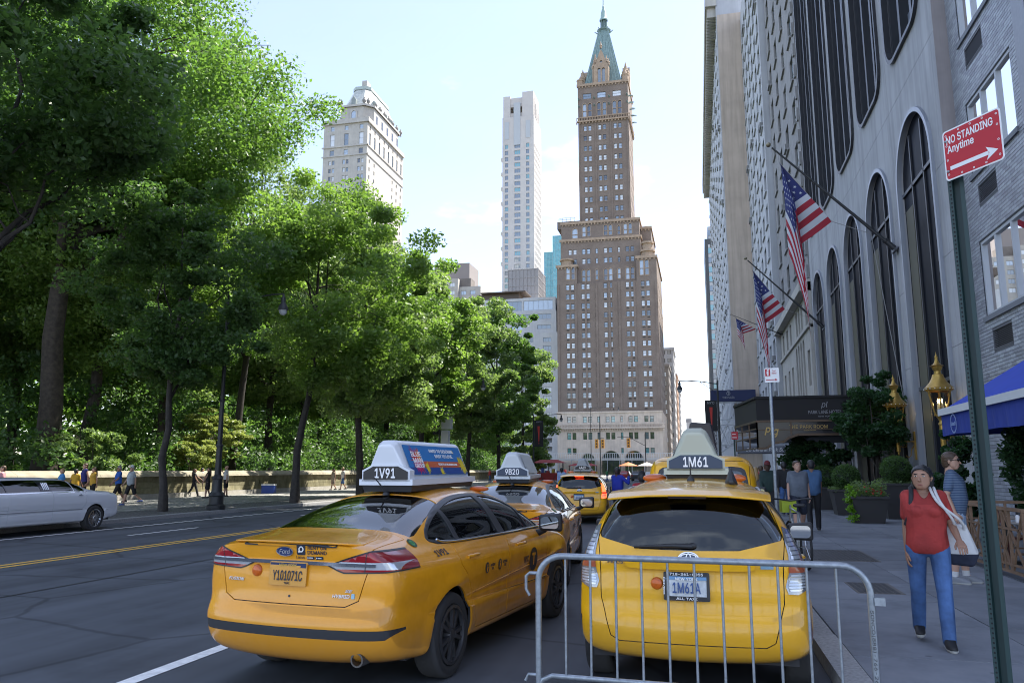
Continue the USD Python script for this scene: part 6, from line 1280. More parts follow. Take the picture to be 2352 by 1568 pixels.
for sx in (-1, 1):
    for k in range(4): obj('chrome_slat', MB().tube([(sx*(B.X(2.7 + .05*k, z) + .008), 2.7 + .055*k, z) for z in (1.15, 1.24, 1.33)], .009, 6), CHR, pl)
    for y in (1.12, 7.55): wheel(t, sx*.86, y, .345, .23, sx, mat('bright_alloy', (.6, .61, .63), .2, 1.0), 18, 1)
    obj('handle', MB().tube([(sx*(B.X(1.72, .98) + .015), 1.62 + .08*k, .985 + (.01 if k == 1 else 0)) for k in range(3)], [.006, .02, .006], 8), CHR, t)
    mirror(t, sx*.93, 6.5, 1.08, sx, WPT)
obj('side_moulding', LD['mould'], mat('grey_moulding', (.2, .21, .23), .4), t); obj('belt_moulding', LD['belt'], CHR, t); obj('tail_light', LD['light'], REDL, t)
SGB = mat('sign_shell_black', (.025, .02, .02), .4)
VT = [p for p in stage.GetPrimAtPath('/World').GetChildren() if 'tall yellow van' in str(p.GetCustomDataByKey('label'))][0]
m = Manifold.hull(Manifold.compose([Manifold.sphere(.04, 12).translate((p, yy, q)) for p, q in ((-.22, 1.95), (.22, 1.95), (.15, 2.36), (-.12, 2.38)) for yy in (.7, 1.7)]))
obj('rooftop_sign', m, SGB, Node(str(VT.GetPath()), np.zeros(3)), smooth=40)
# ================================================================ trees and the park edge
def leaf_mat(name, lo, hi, trans):
    _mats[name] = usdkit.material(stage, '/World/Looks/' + name, {
        'g': ('geometry', {}), 'n': ('noise_texture', {'scale': .55, 'detail': 3.0}), 'a': ('math', {'math_type': 'multiply_add', 'value2': .55, 'value3': 0.0}),
        'r': ('rgb_ramp', {'ramp': [(.15, lo), (.85, hi)]}), 'p': ('principled_bsdf', {'roughness': .42, 'specular_ior_level': .5}), 't': ('translucent_bsdf', {}),
        'tm': ('mix', {'mix_type': 'multiply', 'fac': 1.0, 'color2': trans}), 'm': ('mix_closure', {'fac': .45})},
        [('g.random_per_island', 'a.value1'), ('g.position', 'n.vector'), ('n.fac', 'a.value3'), ('a.value', 'r.fac'), ('r.color', 'p.base_color'), ('r.color', 'tm.color1'), ('tm.color', 't.color'),
         ('p.BSDF', 'm.closure1'), ('t.BSDF', 'm.closure2')], surface='m.closure')
    return _mats[name]
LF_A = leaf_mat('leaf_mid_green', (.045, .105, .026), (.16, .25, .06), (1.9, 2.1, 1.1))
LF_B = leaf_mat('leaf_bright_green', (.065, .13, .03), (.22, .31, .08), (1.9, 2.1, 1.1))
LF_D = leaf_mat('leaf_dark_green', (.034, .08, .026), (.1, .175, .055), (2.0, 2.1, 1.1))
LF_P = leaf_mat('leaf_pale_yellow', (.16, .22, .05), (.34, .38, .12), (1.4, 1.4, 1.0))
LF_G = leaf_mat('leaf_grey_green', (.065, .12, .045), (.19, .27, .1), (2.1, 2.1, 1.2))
BARK = mat('bark_grey_brown', (.05, .039, .029), .9, var=.45, scale=5, bump=.9, bscale=14)
BARKD = mat('bark_dark', (.035, .03, .026), .9, var=.4, scale=6, bump=.9, bscale=14)
def leaves(rs, C, R, n, size, flat=.62, droop=.0):
    """n leaf blades in a cloud round every centre: folded rhombs, mostly facing up"""
    C = np.repeat(np.asarray(C, float), n, 0); R = np.repeat(np.asarray(R, float), n); m = len(C)
    d = rs.normal(size=(m, 3)); d /= np.linalg.norm(d, axis=1, keepdims=True); d *= (rs.random(m) ** .45 * R)[:, None]; d[:, 2] *= flat; d[:, 2] -= droop * (np.hypot(d[:, 0], d[:, 1]) / R) ** 2 * R
    P = C + d; nrm = rs.normal(size=(m, 3)) * [.75, .75, .45] + [0, 0, .75]; nrm /= np.linalg.norm(nrm, axis=1, keepdims=True)
    a = rs.normal(size=(m, 3)); a -= nrm * (a * nrm).sum(1, keepdims=True); a /= np.linalg.norm(a, axis=1, keepdims=True); b = np.cross(nrm, a)
    s = size * rs.uniform(.45, 1.5, m)[:, None]
    V = np.stack([P - a*s*.5, P + b*s*.3 - nrm*s*.08, P + a*s*.5 - nrm*s*.06, P - b*s*.3 - nrm*s*.08], 1).reshape(-1, 3)
    k = np.arange(m)[:, None] * 4; F = np.concatenate([k + [0, 1, 2], k + [0, 2, 3]])
    return V, F
def bend(rs, a, b, n, amp):
    t = np.linspace(0, 1, n)[:, None]; p = np.asarray(a) * (1 - t) + np.asarray(b) * t; l = np.linalg.norm(np.asarray(b) - a)
    w = np.cumsum(rs.normal(size=(n, 3)), 0); w -= w[0] * (1 - t) + w[-1] * t
    return p + w * amp * l * np.sin(np.pi * t) ** .5
def tree(name, label, base, top, cz, rx, rz, trunk_r, leaf, bark, seed, nclump=120, nleaf=420, size=.2, lean=(0, 0), fork=.35, group=None, cat='tree', flat=.6, off=(0, 0), crad=.19, low=.25, limbs=16, shape=1.0):
    rs = np.random.default_rng(seed); t = T(name, label, cat, base, 0, group, local=True)
    apex = np.array([lean[0], lean[1], top]); zf = top * fork
    tr = bend(rs, (0, 0, -.2), apex * [1, 1, .93], 12, .007); tr[:, :2] += 0
    rad = trunk_r * np.clip(1 - (np.linspace(0, 1, 12)) ** 1.0, .06, 1) ** .8; rad[0] *= 1.35
    m = MB().tube(tr, rad, 12)
    ctr = np.array([lean[0]*.7 + off[0], lean[1]*.7 + off[1], cz])
    C = []; Rr = []
    for i in range(nclump):
        d = rs.normal(size=3); d /= np.linalg.norm(d); q = rs.uniform(.3, 1.0) ** .5 * (1.22 if rs.random() < .16 else 1.0)
        z = d[2]; wz = 1.0 if z > 0 else 1 - low * abs(z)
        k = 1 - .35 * max(0, z) ** 2 * (1 - shape)
        C.append(ctr + d * q * np.array([rx*k, rx*k, rz]) * wz); Rr.append(rx * crad * rs.uniform(.6, 1.6))
    C = np.array(C); Rr = np.array(Rr)
    for i in range(limbs):                                      # limbs reach for some of the clumps, thin branches for the rest
        j = rs.integers(len(C)); e = C[j]; f = np.clip(rs.uniform(fork, .82) * 12, 2, 10); s0 = tr[int(f)]
        if e[2] < s0[2] - 1.5: e = e * [1, 1, 0] + [0, 0, s0[2] + rs.uniform(-.5, 2)]
        l = bend(rs, s0, e, 9, .03); l[:, 2] += np.sin(np.linspace(0, np.pi, 9)) * .04 * np.linalg.norm(e - s0)
        r0 = rad[int(f)] * rs.uniform(.45, .7); m.tube(l, r0 * np.linspace(1, .12, 9), 7)
        for k in rs.choice(len(C), 5):
            s1 = l[rs.integers(3, 8)]
            if np.linalg.norm(C[k] - s1) < rx * .75: m.tube(bend(rs, s1, C[k], 5, .07), r0 * .32 * np.linspace(1, .2, 5), 5)
    obj('trunk', m, bark, t, smooth=60)
    obj('crown', leaves(rs, C, Rr, nleaf, size, flat), leaf, t)
    return t
# street trees along the far kerb
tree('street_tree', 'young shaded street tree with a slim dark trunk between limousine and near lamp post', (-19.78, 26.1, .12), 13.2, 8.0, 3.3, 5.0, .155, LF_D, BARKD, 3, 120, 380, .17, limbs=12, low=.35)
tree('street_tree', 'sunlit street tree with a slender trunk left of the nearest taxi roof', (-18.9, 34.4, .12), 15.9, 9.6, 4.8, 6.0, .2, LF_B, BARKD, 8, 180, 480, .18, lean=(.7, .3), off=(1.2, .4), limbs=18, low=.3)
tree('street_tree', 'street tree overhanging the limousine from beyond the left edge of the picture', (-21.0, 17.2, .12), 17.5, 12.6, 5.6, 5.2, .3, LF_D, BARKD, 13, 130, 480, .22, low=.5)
tree('street_tree', 'tall street tree with a dark trunk just behind the sunlit one', (-19.6, 43.5, .12), 17.6, 10.2, 4.8, 7.2, .24, LF_G, BARKD, 17, 120, 430, .25)
tree('street_tree', 'feathery street tree in the middle of the far kerb row', (-20.5, 56, .12), 17.8, 10.4, 4.6, 7.4, .24, LF_B, BARKD, 19, 110, 380, .28)
tree('street_tree', 'small crowned street tree beside the far lamp post with the dark banner', (-21.5, 72, .12), 19.8, 11.4, 4.6, 8.4, .24, LF_G, BARKD, 23, 110, 360, .3)
tree('street_tree', 'street tree before the last one of the far kerb row', (-23.2, 90, .12), 21.5, 12, 4.8, 9.4, .25, LF_A, BARKD, 29, 110, 340, .34)
tree('street_tree', 'last street tree of the far kerb row, next to the brown tower', (-25.3, 112, .12), 21.0, 11, 5.0, 10.2, .26, LF_G, BARKD, 31, 120, 320, .38, low=.0)
# park trees behind the wall
big = tree('park_tree', 'huge old park tree with a thick leaning trunk at the left edge', (-33.5, 34.5, .14), 33, 21.5, 10.5, 10.5, .66, LF_A, BARK, 41, 300, 620, .21, lean=(1.6, 1.0), limbs=26, fork=.3, low=.45)
p2 = tree('park_tree', 'bright leafy park tree towering over the near street lamp', (-35, 39.0, .14), 23.5, 14.0, 7.2, 8.6, .42, LF_B, BARK, 43, 220, 560, .22, lean=(.6, 0), limbs=22, low=.4)
p3 = tree('park_tree', 'round topped park tree whose crown meets the cream tower', (-36.5, 62, .14), 24.5, 14.4, 7.2, 9.4, .4, LF_G, BARKD, 47, 170, 480, .3, limbs=18)
tree('park_tree', 'feathery thin leaved park tree leaning out towards the cream tower', (-32.5, 50, .14), 27, 20, 4.6, 7.0, .3, LF_G, BARKD, 53, 120, 190, .2, lean=(1.2, 0), limbs=26, crad=.2, flat=.8)
tree('park_tree', 'leafy park tree filling the gap between the huge tree and the sunlit street tree', (-34.5, 45, .14), 22, 13.5, 6.2, 8.5, .34, LF_A, BARK, 57, 150, 420, .24, limbs=18, low=.3)
def again(src, loc, rz, sc, label): return copy(src, loc, rz, label, group='park trees behind the wall', scale=sc)
again(p3, (-38, 70, .14), 1.3, (.8, .8, 1.0), 'narrow park tree rising behind the sunlit street tree')
again(p2, (-44, 30, .14), 2.2, (1.0, 1.0, 1.0), 'broad park tree standing behind the huge old one')
again(p3, (-46, 44, .14), 2.6, (1.1, 1.1, 1.05), 'park tree in the second row behind the bright leafy one')
again(p2, (-42.5, 82, .14), .7, (.9, .9, .88), 'dark park tree standing apart from the crowns under the cream tower')
again(p3, (-36, 86, .14), 4.0, (.95, .95, .9), 'park tree behind the middle of the kerb row')
again(p2, (-37, 104, .14), 3.0, (.82, .82, .74), 'park tree low on the skyline left of the apartment block')
again(p3, (-36, 124, .14), 5.2, (.9, .9, .84), 'park tree behind the last street trees')
again(p2, (-40, 146, .14), 1.0, (.8, .8, .68), 'last park tree before the plaza')
again(p3, (-55, 70, .14), 3.6, (1.2, 1.2, 1.08), 'park tree deep in the third row')
again(p2, (-58, 52, .14), 5.0, (1.15, 1.15, 1.1), 'tall park tree deep in the park behind the left crowns')
# shrubs and woodland floor
tree('dogwood', 'small pale yellow flowering tree with layered branches behind the park wall', gp(615, 1120, .14) * [0, 0, 0] + np.array([-32.6, 47.4, .14]), 5.4, 3.7, 2.5, 1.7, .12, LF_P, BARK, 61, 60, 330, .2, flat=.3, limbs=10, low=.1)
tree('shrub', 'pale green shrub between the dogwood and the slender trunk', (-31.4, 44.0, .14), 3.4, 2.1, 1.7, 1.3, .07, LF_P, BARK, 63, 34, 240, .17, flat=.5, limbs=6, cat='shrub')
tree('shrub', 'light green shrub leaning over the wall behind the strolling men', (-31.2, 35.2, .14), 3.6, 2.3, 2.0, 1.5, .07, LF_G, BARK, 65, 36, 260, .18, flat=.6, limbs=6, cat='shrub')
tree('shrub', 'yellow green bush at the end of the park beside the flower stalls', (-25.5, 118, .14), 5.4, 3.0, 3.0, 2.4, .1, LF_P, BARK, 67, 40, 260, .3, flat=.7, limbs=5, cat='shrub')
rs = np.random.default_rng(77)
n = 1500; C = np.stack([rs.uniform(-46, -30.6, n), rs.uniform(16, 150, n), rs.uniform(.4, 1, n)], 1); C[:, 2] = .3 + rs.random(n) ** 1.3 * np.clip((-30 - C[:, 0]) * 1.1 + 1.5, 1.5, 10)
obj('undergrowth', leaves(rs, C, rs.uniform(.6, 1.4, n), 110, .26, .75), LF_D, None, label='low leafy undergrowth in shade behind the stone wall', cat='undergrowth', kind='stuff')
n = 2400; C = np.stack([rs.uniform(-95, -54, n), rs.uniform(-5, 240, n), rs.uniform(1, 19, n)], 1)
obj('woodland', leaves(rs, C, rs.uniform(1.2, 2.4, n), 75, .75, .8), LF_A, None, label='mass of woodland trees deep in the park', cat='woodland', kind='stuff')
# the park wall
WST = usdkit.material(stage, '/World/Looks/wall_sandstone', {'g': ('geometry', {}), 'n': ('noise_texture', {'scale': 1.6, 'detail': 7.0, 'roughness': .7}), 'r': ('rgb_ramp', {'ramp': [(.3, (.12, .105, .055)), (.5, (.2, .18, .1)), (.7, (.28, .255, .165))]}),
    'oi': ('object_info', {}), 'mr': ('map_range', {'from_min': 0.0, 'from_max': 1.0, 'to_min': .8, 'to_max': 1.15}), 'cc': ('combine_color', {}), 'm': ('mix', {'mix_type': 'multiply', 'fac': 1.0}), 'p': ('principled_bsdf', {'roughness': .88})},
    [('g.position', 'n.vector'), ('n.fac', 'r.fac'), ('oi.random', 'mr.value'), ('mr.result', 'cc.r'), ('mr.result', 'cc.g'), ('mr.result', 'cc.b'), ('r.color', 'm.color1'), ('cc.color', 'm.color2'), ('m.color', 'p.base_color')], surface='p.BSDF')
COP = mat('coping_stone', (.25, .225, .165), .85, var=.25, scale=2, rnd=.1)
PW = T('park_wall', 'low sandstone park wall with sloping coping along the far pavement', 'wall', (-29.3, 60, .13)); rg = random.Random(9); y = 14.0
obj('core', MB().box(-29.6, -29.25, 12, 128, .0, 1.35), WST, PW); obj('plinth', MB().box(-29.7, -29.02, 12, 128, .0, .38), mat('plinth_stone', (.36, .34, .3), .85, var=.2, scale=2), PW)
nb = 0
while y < 128:
    l = rg.uniform(2.2, 2.7); s = .008
    pr = np.array([(-28.98, 1.3), (-29.04, 1.42), (-29.42, 1.62), (-29.78, 1.42), (-29.82, 1.3)])
    obj('coping', MB().poly(Polygon(pr), l - 2*s, lambda v: np.stack([v[:, 0], y + s + v[:, 2], v[:, 1]], 1)), COP, PW)
    if y < 75:
        for r in range(3):
            z0 = .39 + r * .305; x = y + (l*.25 if r % 2 else 0); k = 0
            while x < y + l + (l*.25 if r % 2 else 0) - .05:
                q = min(rg.uniform(.8, 1.3), y + l + (l*.25 if r % 2 else 0) - x); 
                if nb < 300: obj('stone', MB().box(-29.25, -29.19 + rg.uniform(0, .02), x + .006, x + q - .006, z0 + .005, z0 + .298), WST, PW); nb += 1
                x += q
    y += l
far = MB(); y = 75.
while y < 128:
    for r in range(3): far.box(-29.25, -29.18, y + .006, y + 1.19, .39 + r*.305 + .005, .39 + r*.305 + .298)
    y += 1.2
obj('far_stones', far, WST, PW, kind='stuff')
for yy in (72.0, 78.5):                                        # gate piers with lanterns
    g = T('gate_pier', 'dark stone gate pier carrying two lanterns, ' + ('nearer one' if yy < 75 else 'farther one') + ' of the park gate', 'gate pier', (-28.6, yy, .13))
    obj('shaft', MB().box(-29.3, -28.0, yy - .65, yy + .65, .13, 2.5), mat('pier_stone', (.09, .08, .06), .85, var=.3), g); obj('cap', MB().box(-29.45, -27.85, yy - .8, yy + .8, 2.5, 2.75), mat('pier_stone', 0), g)
    for dx in (-.4, .4):
        m = MB().lathe([(.05, 0), (.05, .3), (.12, .34), (.2, .75), (.24, .8), (.1, .95), (0, 1.1)], 8, (-28.65 + dx, yy, 2.75)); obj('lantern', m, mat('lantern_glass_pale', (.35, .35, .33), .3), g)
# ================================================================ things of the street
GALV = mat('galvanised_steel', (.3, .33, .36), .42, .75, var=.22, scale=25); GREENP = mat('dark_green_paint', (.012, .035, .035), .5); LAMPB = mat('lamp_black', (.02, .021, .022), .45)
def strip_pts(n, f): return [f(t) for t in np.linspace(0, 1, n)]
# ---- steel crowd barrier
B0, B1 = np.array([-1.09, 5.3, 0]), np.array([.95, 5.18, 0]); bd = (B1 - B0) / np.linalg.norm(B1 - B0); bl = np.linalg.norm(B1 - B0)
br = T('crowd_barrier', 'galvanised steel crowd barrier standing behind the nearest estate taxi', 'barrier', (B0 + B1) / 2)
def bp(u, z, d=0.0): q = B0 + bd * u; return np.array([q[0] + d * bd[1], q[1] - d * bd[0], z])
R = .16; arcs = [bp(0, .1), bp(0, 1.1 - R)] + [bp(R - R*math.cos(t), 1.1 - R + R*math.sin(t)) for t in np.linspace(.2, 1.57, 7)] + [bp(bl - R + R*math.sin(t), 1.1 - R + R*math.cos(t)) for t in np.linspace(0, 1.4, 7)] + [bp(bl, 1.1 - R), bp(bl, .1)]
obj('frame', MB().tube(arcs, .0205, 12), GALV, br, smooth=60)
obj('lower_rail', MB().tube([bp(.0, .27), bp(.03, .315), bp(.09, .34), bp(bl - .09, .34), bp(bl - .03, .315), bp(bl, .27)], .0165, 10), GALV, br, smooth=60)
for i in range(11): u = .185 + i * (bl - .37) / 10; obj('bar', MB().tube([bp(u, .345), bp(u, 1.085)], .0085, 8), GALV, br, smooth=60)
obj('hook', MB().tube([bp(0, .985), bp(-.06, .985), bp(-.085, .965), bp(-.085, .88), bp(-.06, .84)], .011, 8), GALV, br, smooth=60); obj('hook', MB().tube([bp(0, .34), bp(-.07, .34), bp(-.09, .3)], .011, 8), GALV, br, smooth=60)
obj('bracket', MB().bar(bp(bl + .015, .9), bp(bl + .075, .9), .05, .045), GALV, br)
for u in (.0, bl): obj('foot', MB().tube([bp(u, .1, -.28), bp(u, .03, -.28), bp(u, .03, .28), bp(u, .1, .28)], .016, 8), GALV, br, smooth=60)
v, f = text('SONCO(888)-766-2615', .018, False, .001, width=.46); obj('lettering', place((np.stack([v[:, 1], -v[:, 0], v[:, 2]], 1), f), bp(bl, .62) - np.array([0, .0215, 0]) - bd*.004, bd, (0, 0, 1), (bd[1], -bd[0], 0)), mat('stencil_black', (.02, .02, .022), .6), br)
# ---- no standing sign on a punched channel post
sp = T('street_sign', 'tall dark green punched steel post with the red NO STANDING sign', 'street sign', (1.57, 5.03, .13)); th = .55; c_, s_ = math.cos(th), math.sin(th)
hat = Polygon([(-.042, 0), (-.02, 0), (-.016, .03), (.016, .03), (.02, 0), (.042, 0), (.042, .005), (.024, .005), (.019, .036), (-.019, .036), (-.024, .005), (-.042, .005)])
obj('post', MB().poly(hat, 3.55, lambda v: np.stack([1.57 + c_*v[:, 0]*1.05 + s_*v[:, 1], 5.03 - s_*v[:, 0]*1.05 + c_*v[:, 1], .1 + v[:, 2]], 1)), GREENP, sp)
holes = MB()
for k in range(130):
    z = .2 + k*.026; holes.add(*place(flatpoly(Point(0, 0).buffer(.0052, 5), .0006), (1.57 - c_*.031, 5.03 + s_*.031 - .0012, z), (c_, -s_, 0), (0, 0, 1), (-s_, -c_, 0)))
obj('punched_holes', holes, mat('hole_black', (.004, .004, .005), .9), sp, kind='stuff')
SO = np.array([1.625, 4.86, 3.553]); SU = np.array([.2, -.305, 0]); SU /= np.linalg.norm(SU); SN = np.array([SU[1], -SU[0], 0]); SV = np.array([0, 0, 1.0])
SREDM = mat('sign_red', (.42, .008, .018), .4); WHITE = mat('sign_white', 0)
pn = obj('sign_panel', place(flatpoly(rrect(.385, .315, .022), .002), SO, SU, SV, SN), WHITE, sp)
obj('sign_face', place(flatpoly(rrect(.367, .297, .018), .0008), SO + SN*.0022, SU, SV, SN), SREDM, pn)
for t, x, z, h, w in (('NO STANDING', -.012, .092, .046, .31), ('Anytime', -.075, .028, .044, .18)): obj('lettering', place(text(t, h, True, .0008, width=w), SO + SN*.0034 + SU*x + SV*z, SU, SV, SN), WHITE, pn)
ar = unary_union([sbox(-.155, -.097, .1, -.073), Polygon([(.085, -.125), (.16, -.085), (.085, -.045), (.105, -.085)])]); obj('arrow', place(flatpoly(ar, .0008), SO + SN*.0034, SU, SV, SN), WHITE, pn)
hl = MB()
for x, z in [(a, b) for a in (-.168, .168) for b in (-.12, -.03, .06, .125)] + [(a, b) for a in (-.08, 0, .08) for b in (-.136, .136)]: hl.add(*place(flatpoly(Point(0, 0).buffer(.0062, 8).difference(Point(0, 0).buffer(.0035, 8)), .0008), SO + SN*.0034 + SU*x + SV*z, SU, SV, SN))
obj('bolt_holes', hl, WHITE, pn)
for z in (.09, -.1): obj('bolt', MB().sph(SO + SN*.006 + SU*-.17 + SV*z, .009, 1), GALV, pn, smooth=60)
# ---- taxi stand sign
ts = T('street_sign', 'grey steel pole with the small white Taxi Stand sign', 'street sign', (1.45, 16.9, .13)); q = np.array([1.45, 16.9])
obj('pole', MB().tube([(q[0], q[1], .1), (q[0], q[1], 3.62)], .035, 12), GALV, ts, smooth=60)
U = np.array([.985, -.17, 0]); N = np.array([-.17, -.985, 0]); O = np.array([q[0] + .0, q[1] - .045, 3.6]) + U*.04
pn = obj('sign_panel', place(flatpoly(rrect(.29, .3, .02), .003), O, U, SV, N), WHITE, ts)
rp = obj('pictogram_panel', place(flatpoly(affinity.translate(sbox(-.05, -.075, .05, .075), -.08, .055), .001), O + N*.004, U, SV, N), SREDM, pn)
fig = unary_union([Point(-.08, .108).buffer(.013), Polygon([(-.095, .09), (-.065, .09), (-.06, .05), (-.068, -.01), (-.077, -.01), (-.08, .04), (-.083, -.01), (-.092, -.01), (-.1, .05)]), LineString([(-.07, .085), (-.05, .115), (-.06, .125)]).buffer(.005)])
obj('pictogram', place(flatpoly(fig, .001), O + N*.0055, U, SV, N), WHITE, rp)
for t, z in (('Taxi', .085), ('Stand', .04)): obj('lettering', place(text(t, .032, True, .001, width=.07 if t == 'Taxi' else .09), O + N*.004 + U*.045 + SV*z, U, SV, N), SREDM, pn)
obj('arrow', place(flatpoly(unary_union([sbox(-.12, -.105, .07, -.09), Polygon([(.065, -.125), (.11, -.0975), (.065, -.07)])]), .001), O + N*.004, U, SV, N), SREDM, pn)
s3 = T('street_sign', 'small red sign on a short green post in front of the black hotel canopy', 'street sign', (1.45, 37, .13)); q = atX(1686, 1000, 1.45)
obj('post', MB().tube([(1.45, q[1], .1), (1.45, q[1], q[2] + .2)], .03, 8), GREENP, s3); pn = obj('sign_panel', MB().box(1.34, 1.62, q[1] - .05, q[1] - .04, q[2] - .17, q[2] + .17), SREDM, s3)
obj('lettering', MB().box(1.37, 1.52, q[1] - .054, q[1] - .05, q[2] + .04, q[2] + .07).box(1.37, 1.56, q[1] - .054, q[1] - .05, q[2] - .1, q[2] - .07), WHITE, pn)

# ---- flags
FR, FW2, FB2 = mat('flag_red', (.33, .012, .03), .7), mat('flag_white', (.52, .54, .58), .7), mat('flag_blue', (.018, .025, .13), .7)
def flag(label, loc, sc):
    fl = T('flag', label, 'flag', loc, 0, 'flags on the hotel front', local=True)
    # local: pole foot at the wall (0,0,0), pole out towards -x and up
    tip = np.array([-4.3, 0, 4.55]); obj('flag_pole', MB().tube([(0, 0, 0), tip*.3, tip*.99], [.075, .06, .035], 10), mat('pole_black', (.02, .022, .025), .35), fl, smooth=60)
    obj('wall_bracket', MB().lathe([(.2, 0), (.2, .05), (.11, .12), (.1, .5), (.12, .52), (.12, .6), (0, .61)], 12).move(xf(trimesh.geometry.align_vectors([0, 0, 1], tip / np.linalg.norm(tip))[:3, :3])), mat('pole_black', 0), fl, smooth=40)
    obj('finial', MB().sph(tip * 1.02, .1, 2), mat('finial_brass', (.25, .22, .15), .3, .7), fl, smooth=60)
    A = np.array([-4.02, 3.88]); Bq = np.array([-2.22, 1.3]); Lh = np.linalg.norm(Bq - A); hd = (Bq - A) / Lh; n1 = np.array([hd[1], -hd[0]]); n1 = n1 if n1[1] < 0 else -n1; n1 = np.array([-abs(n1[0]), -abs(n1[1])]); FL = 5.5
    def cloth(u, v):
        u, v = np.asarray(u, float), np.asarray(v, float); s = u * Lh; p = A[None] + hd * s[:, None]
        xf_ = A[0] + .06 + .1 * u; t0 = (p[:, 0] - xf_) / -n1[0]; t0 = np.maximum(t0, 0); t = v * FL; a = np.minimum(t, t0); b = np.maximum(t - t0, 0)
        q = p + n1 * a[:, None]; b1 = b; q = q + np.stack([.27 * b1 - .03*b1**2, -.97 * b1], 1)
        y = -.3 * (1 - np.exp(-b1 * 1.6)) + .1 * np.sin(2.2 * q[:, 1] + 3.5 * u) * np.clip(b1, 0, 1) + .1 * np.sin(1.5 + 1.9 * s + .7*a) * np.clip(a / 1.2, 0, 1) + .05 * np.sin(3.1*a + 2*s)
        return np.stack([q[:, 0], y, q[:, 1]], 1)
    def sheet(u0, u1, v0, v1, nu, nv, off=0.0):
        uu, vv = np.meshgrid(np.linspace(u0, u1, nu), np.linspace(v0, v1, nv), indexing='ij'); P = cloth(uu.ravel(), vv.ravel()); P[:, 1] += off
        i, j = np.meshgrid(np.arange(nu - 1), np.arange(nv - 1), indexing='ij'); i, j = i.ravel(), j.ravel(); k = i*nv + j
        return P, np.concatenate([np.stack([k, k + 1, k + nv + 1], 1), np.stack([k, k + nv + 1, k + nv], 1)])
    for i in range(13):
        v0 = .4 if i < 7 else 0.0; m = sheet(i/13, (i+1)/13, v0, 1, 4, 70); obj('stripe', m, FR if i % 2 == 0 else FW2, fl, smooth=True)
    ca = obj('canton', sheet(0, 7/13, 0, .4, 20, 40), FB2, fl, smooth=True)
    star = np.array([(math.sin(k*math.pi/5) * (1 if k % 2 == 0 else .4), math.cos(k*math.pi/5) * (1 if k % 2 == 0 else .4)) for k in range(10)]); st = MB()
    for r in range(9):
        for c in range(6 if r % 2 == 0 else 5):
            cu, cv = (r + 1) / 10 * 7/13, ((c + .5) / 6 if r % 2 == 0 else (c + 1) / 6) * .4
            for o in (-.012, .012):
                P = cloth(np.r_[cu, cu + star[:, 0]*.022], np.r_[cv, cv + star[:, 1]*.0125]); P[:, 1] += o; st.add(P, [[0, k, k % 10 + 1] for k in range(1, 11)])
    obj('stars', st, FW2, ca, kind='stuff')
    obj('halyard', MB().tube([tip*.94, np.array([A[0], 0, A[1]]), np.array([Bq[0], 0, Bq[1]]), tip*.2 + [0, 0, -.2], [-.7, 0, -.8], [-.2, 0, -5.5]], .012, 5), mat('rope_grey', (.3, .3, .3), .8), fl)
    return fl
f1 = flag('largest and nearest American flag hanging from a black pole on the arcade hotel', (7.47, 31.0, 9.81), 1)
copy(f1, (7.47, 48.7, 9.93), 0, 'second American flag hanging from a black pole beyond the nearest one', scale=(.99, 1, .99))
copy(f1, (7.2, 70, 13.2), 0, 'smallest and farthest American flag, half hidden behind the second one', scale=(.95, .95, .42))
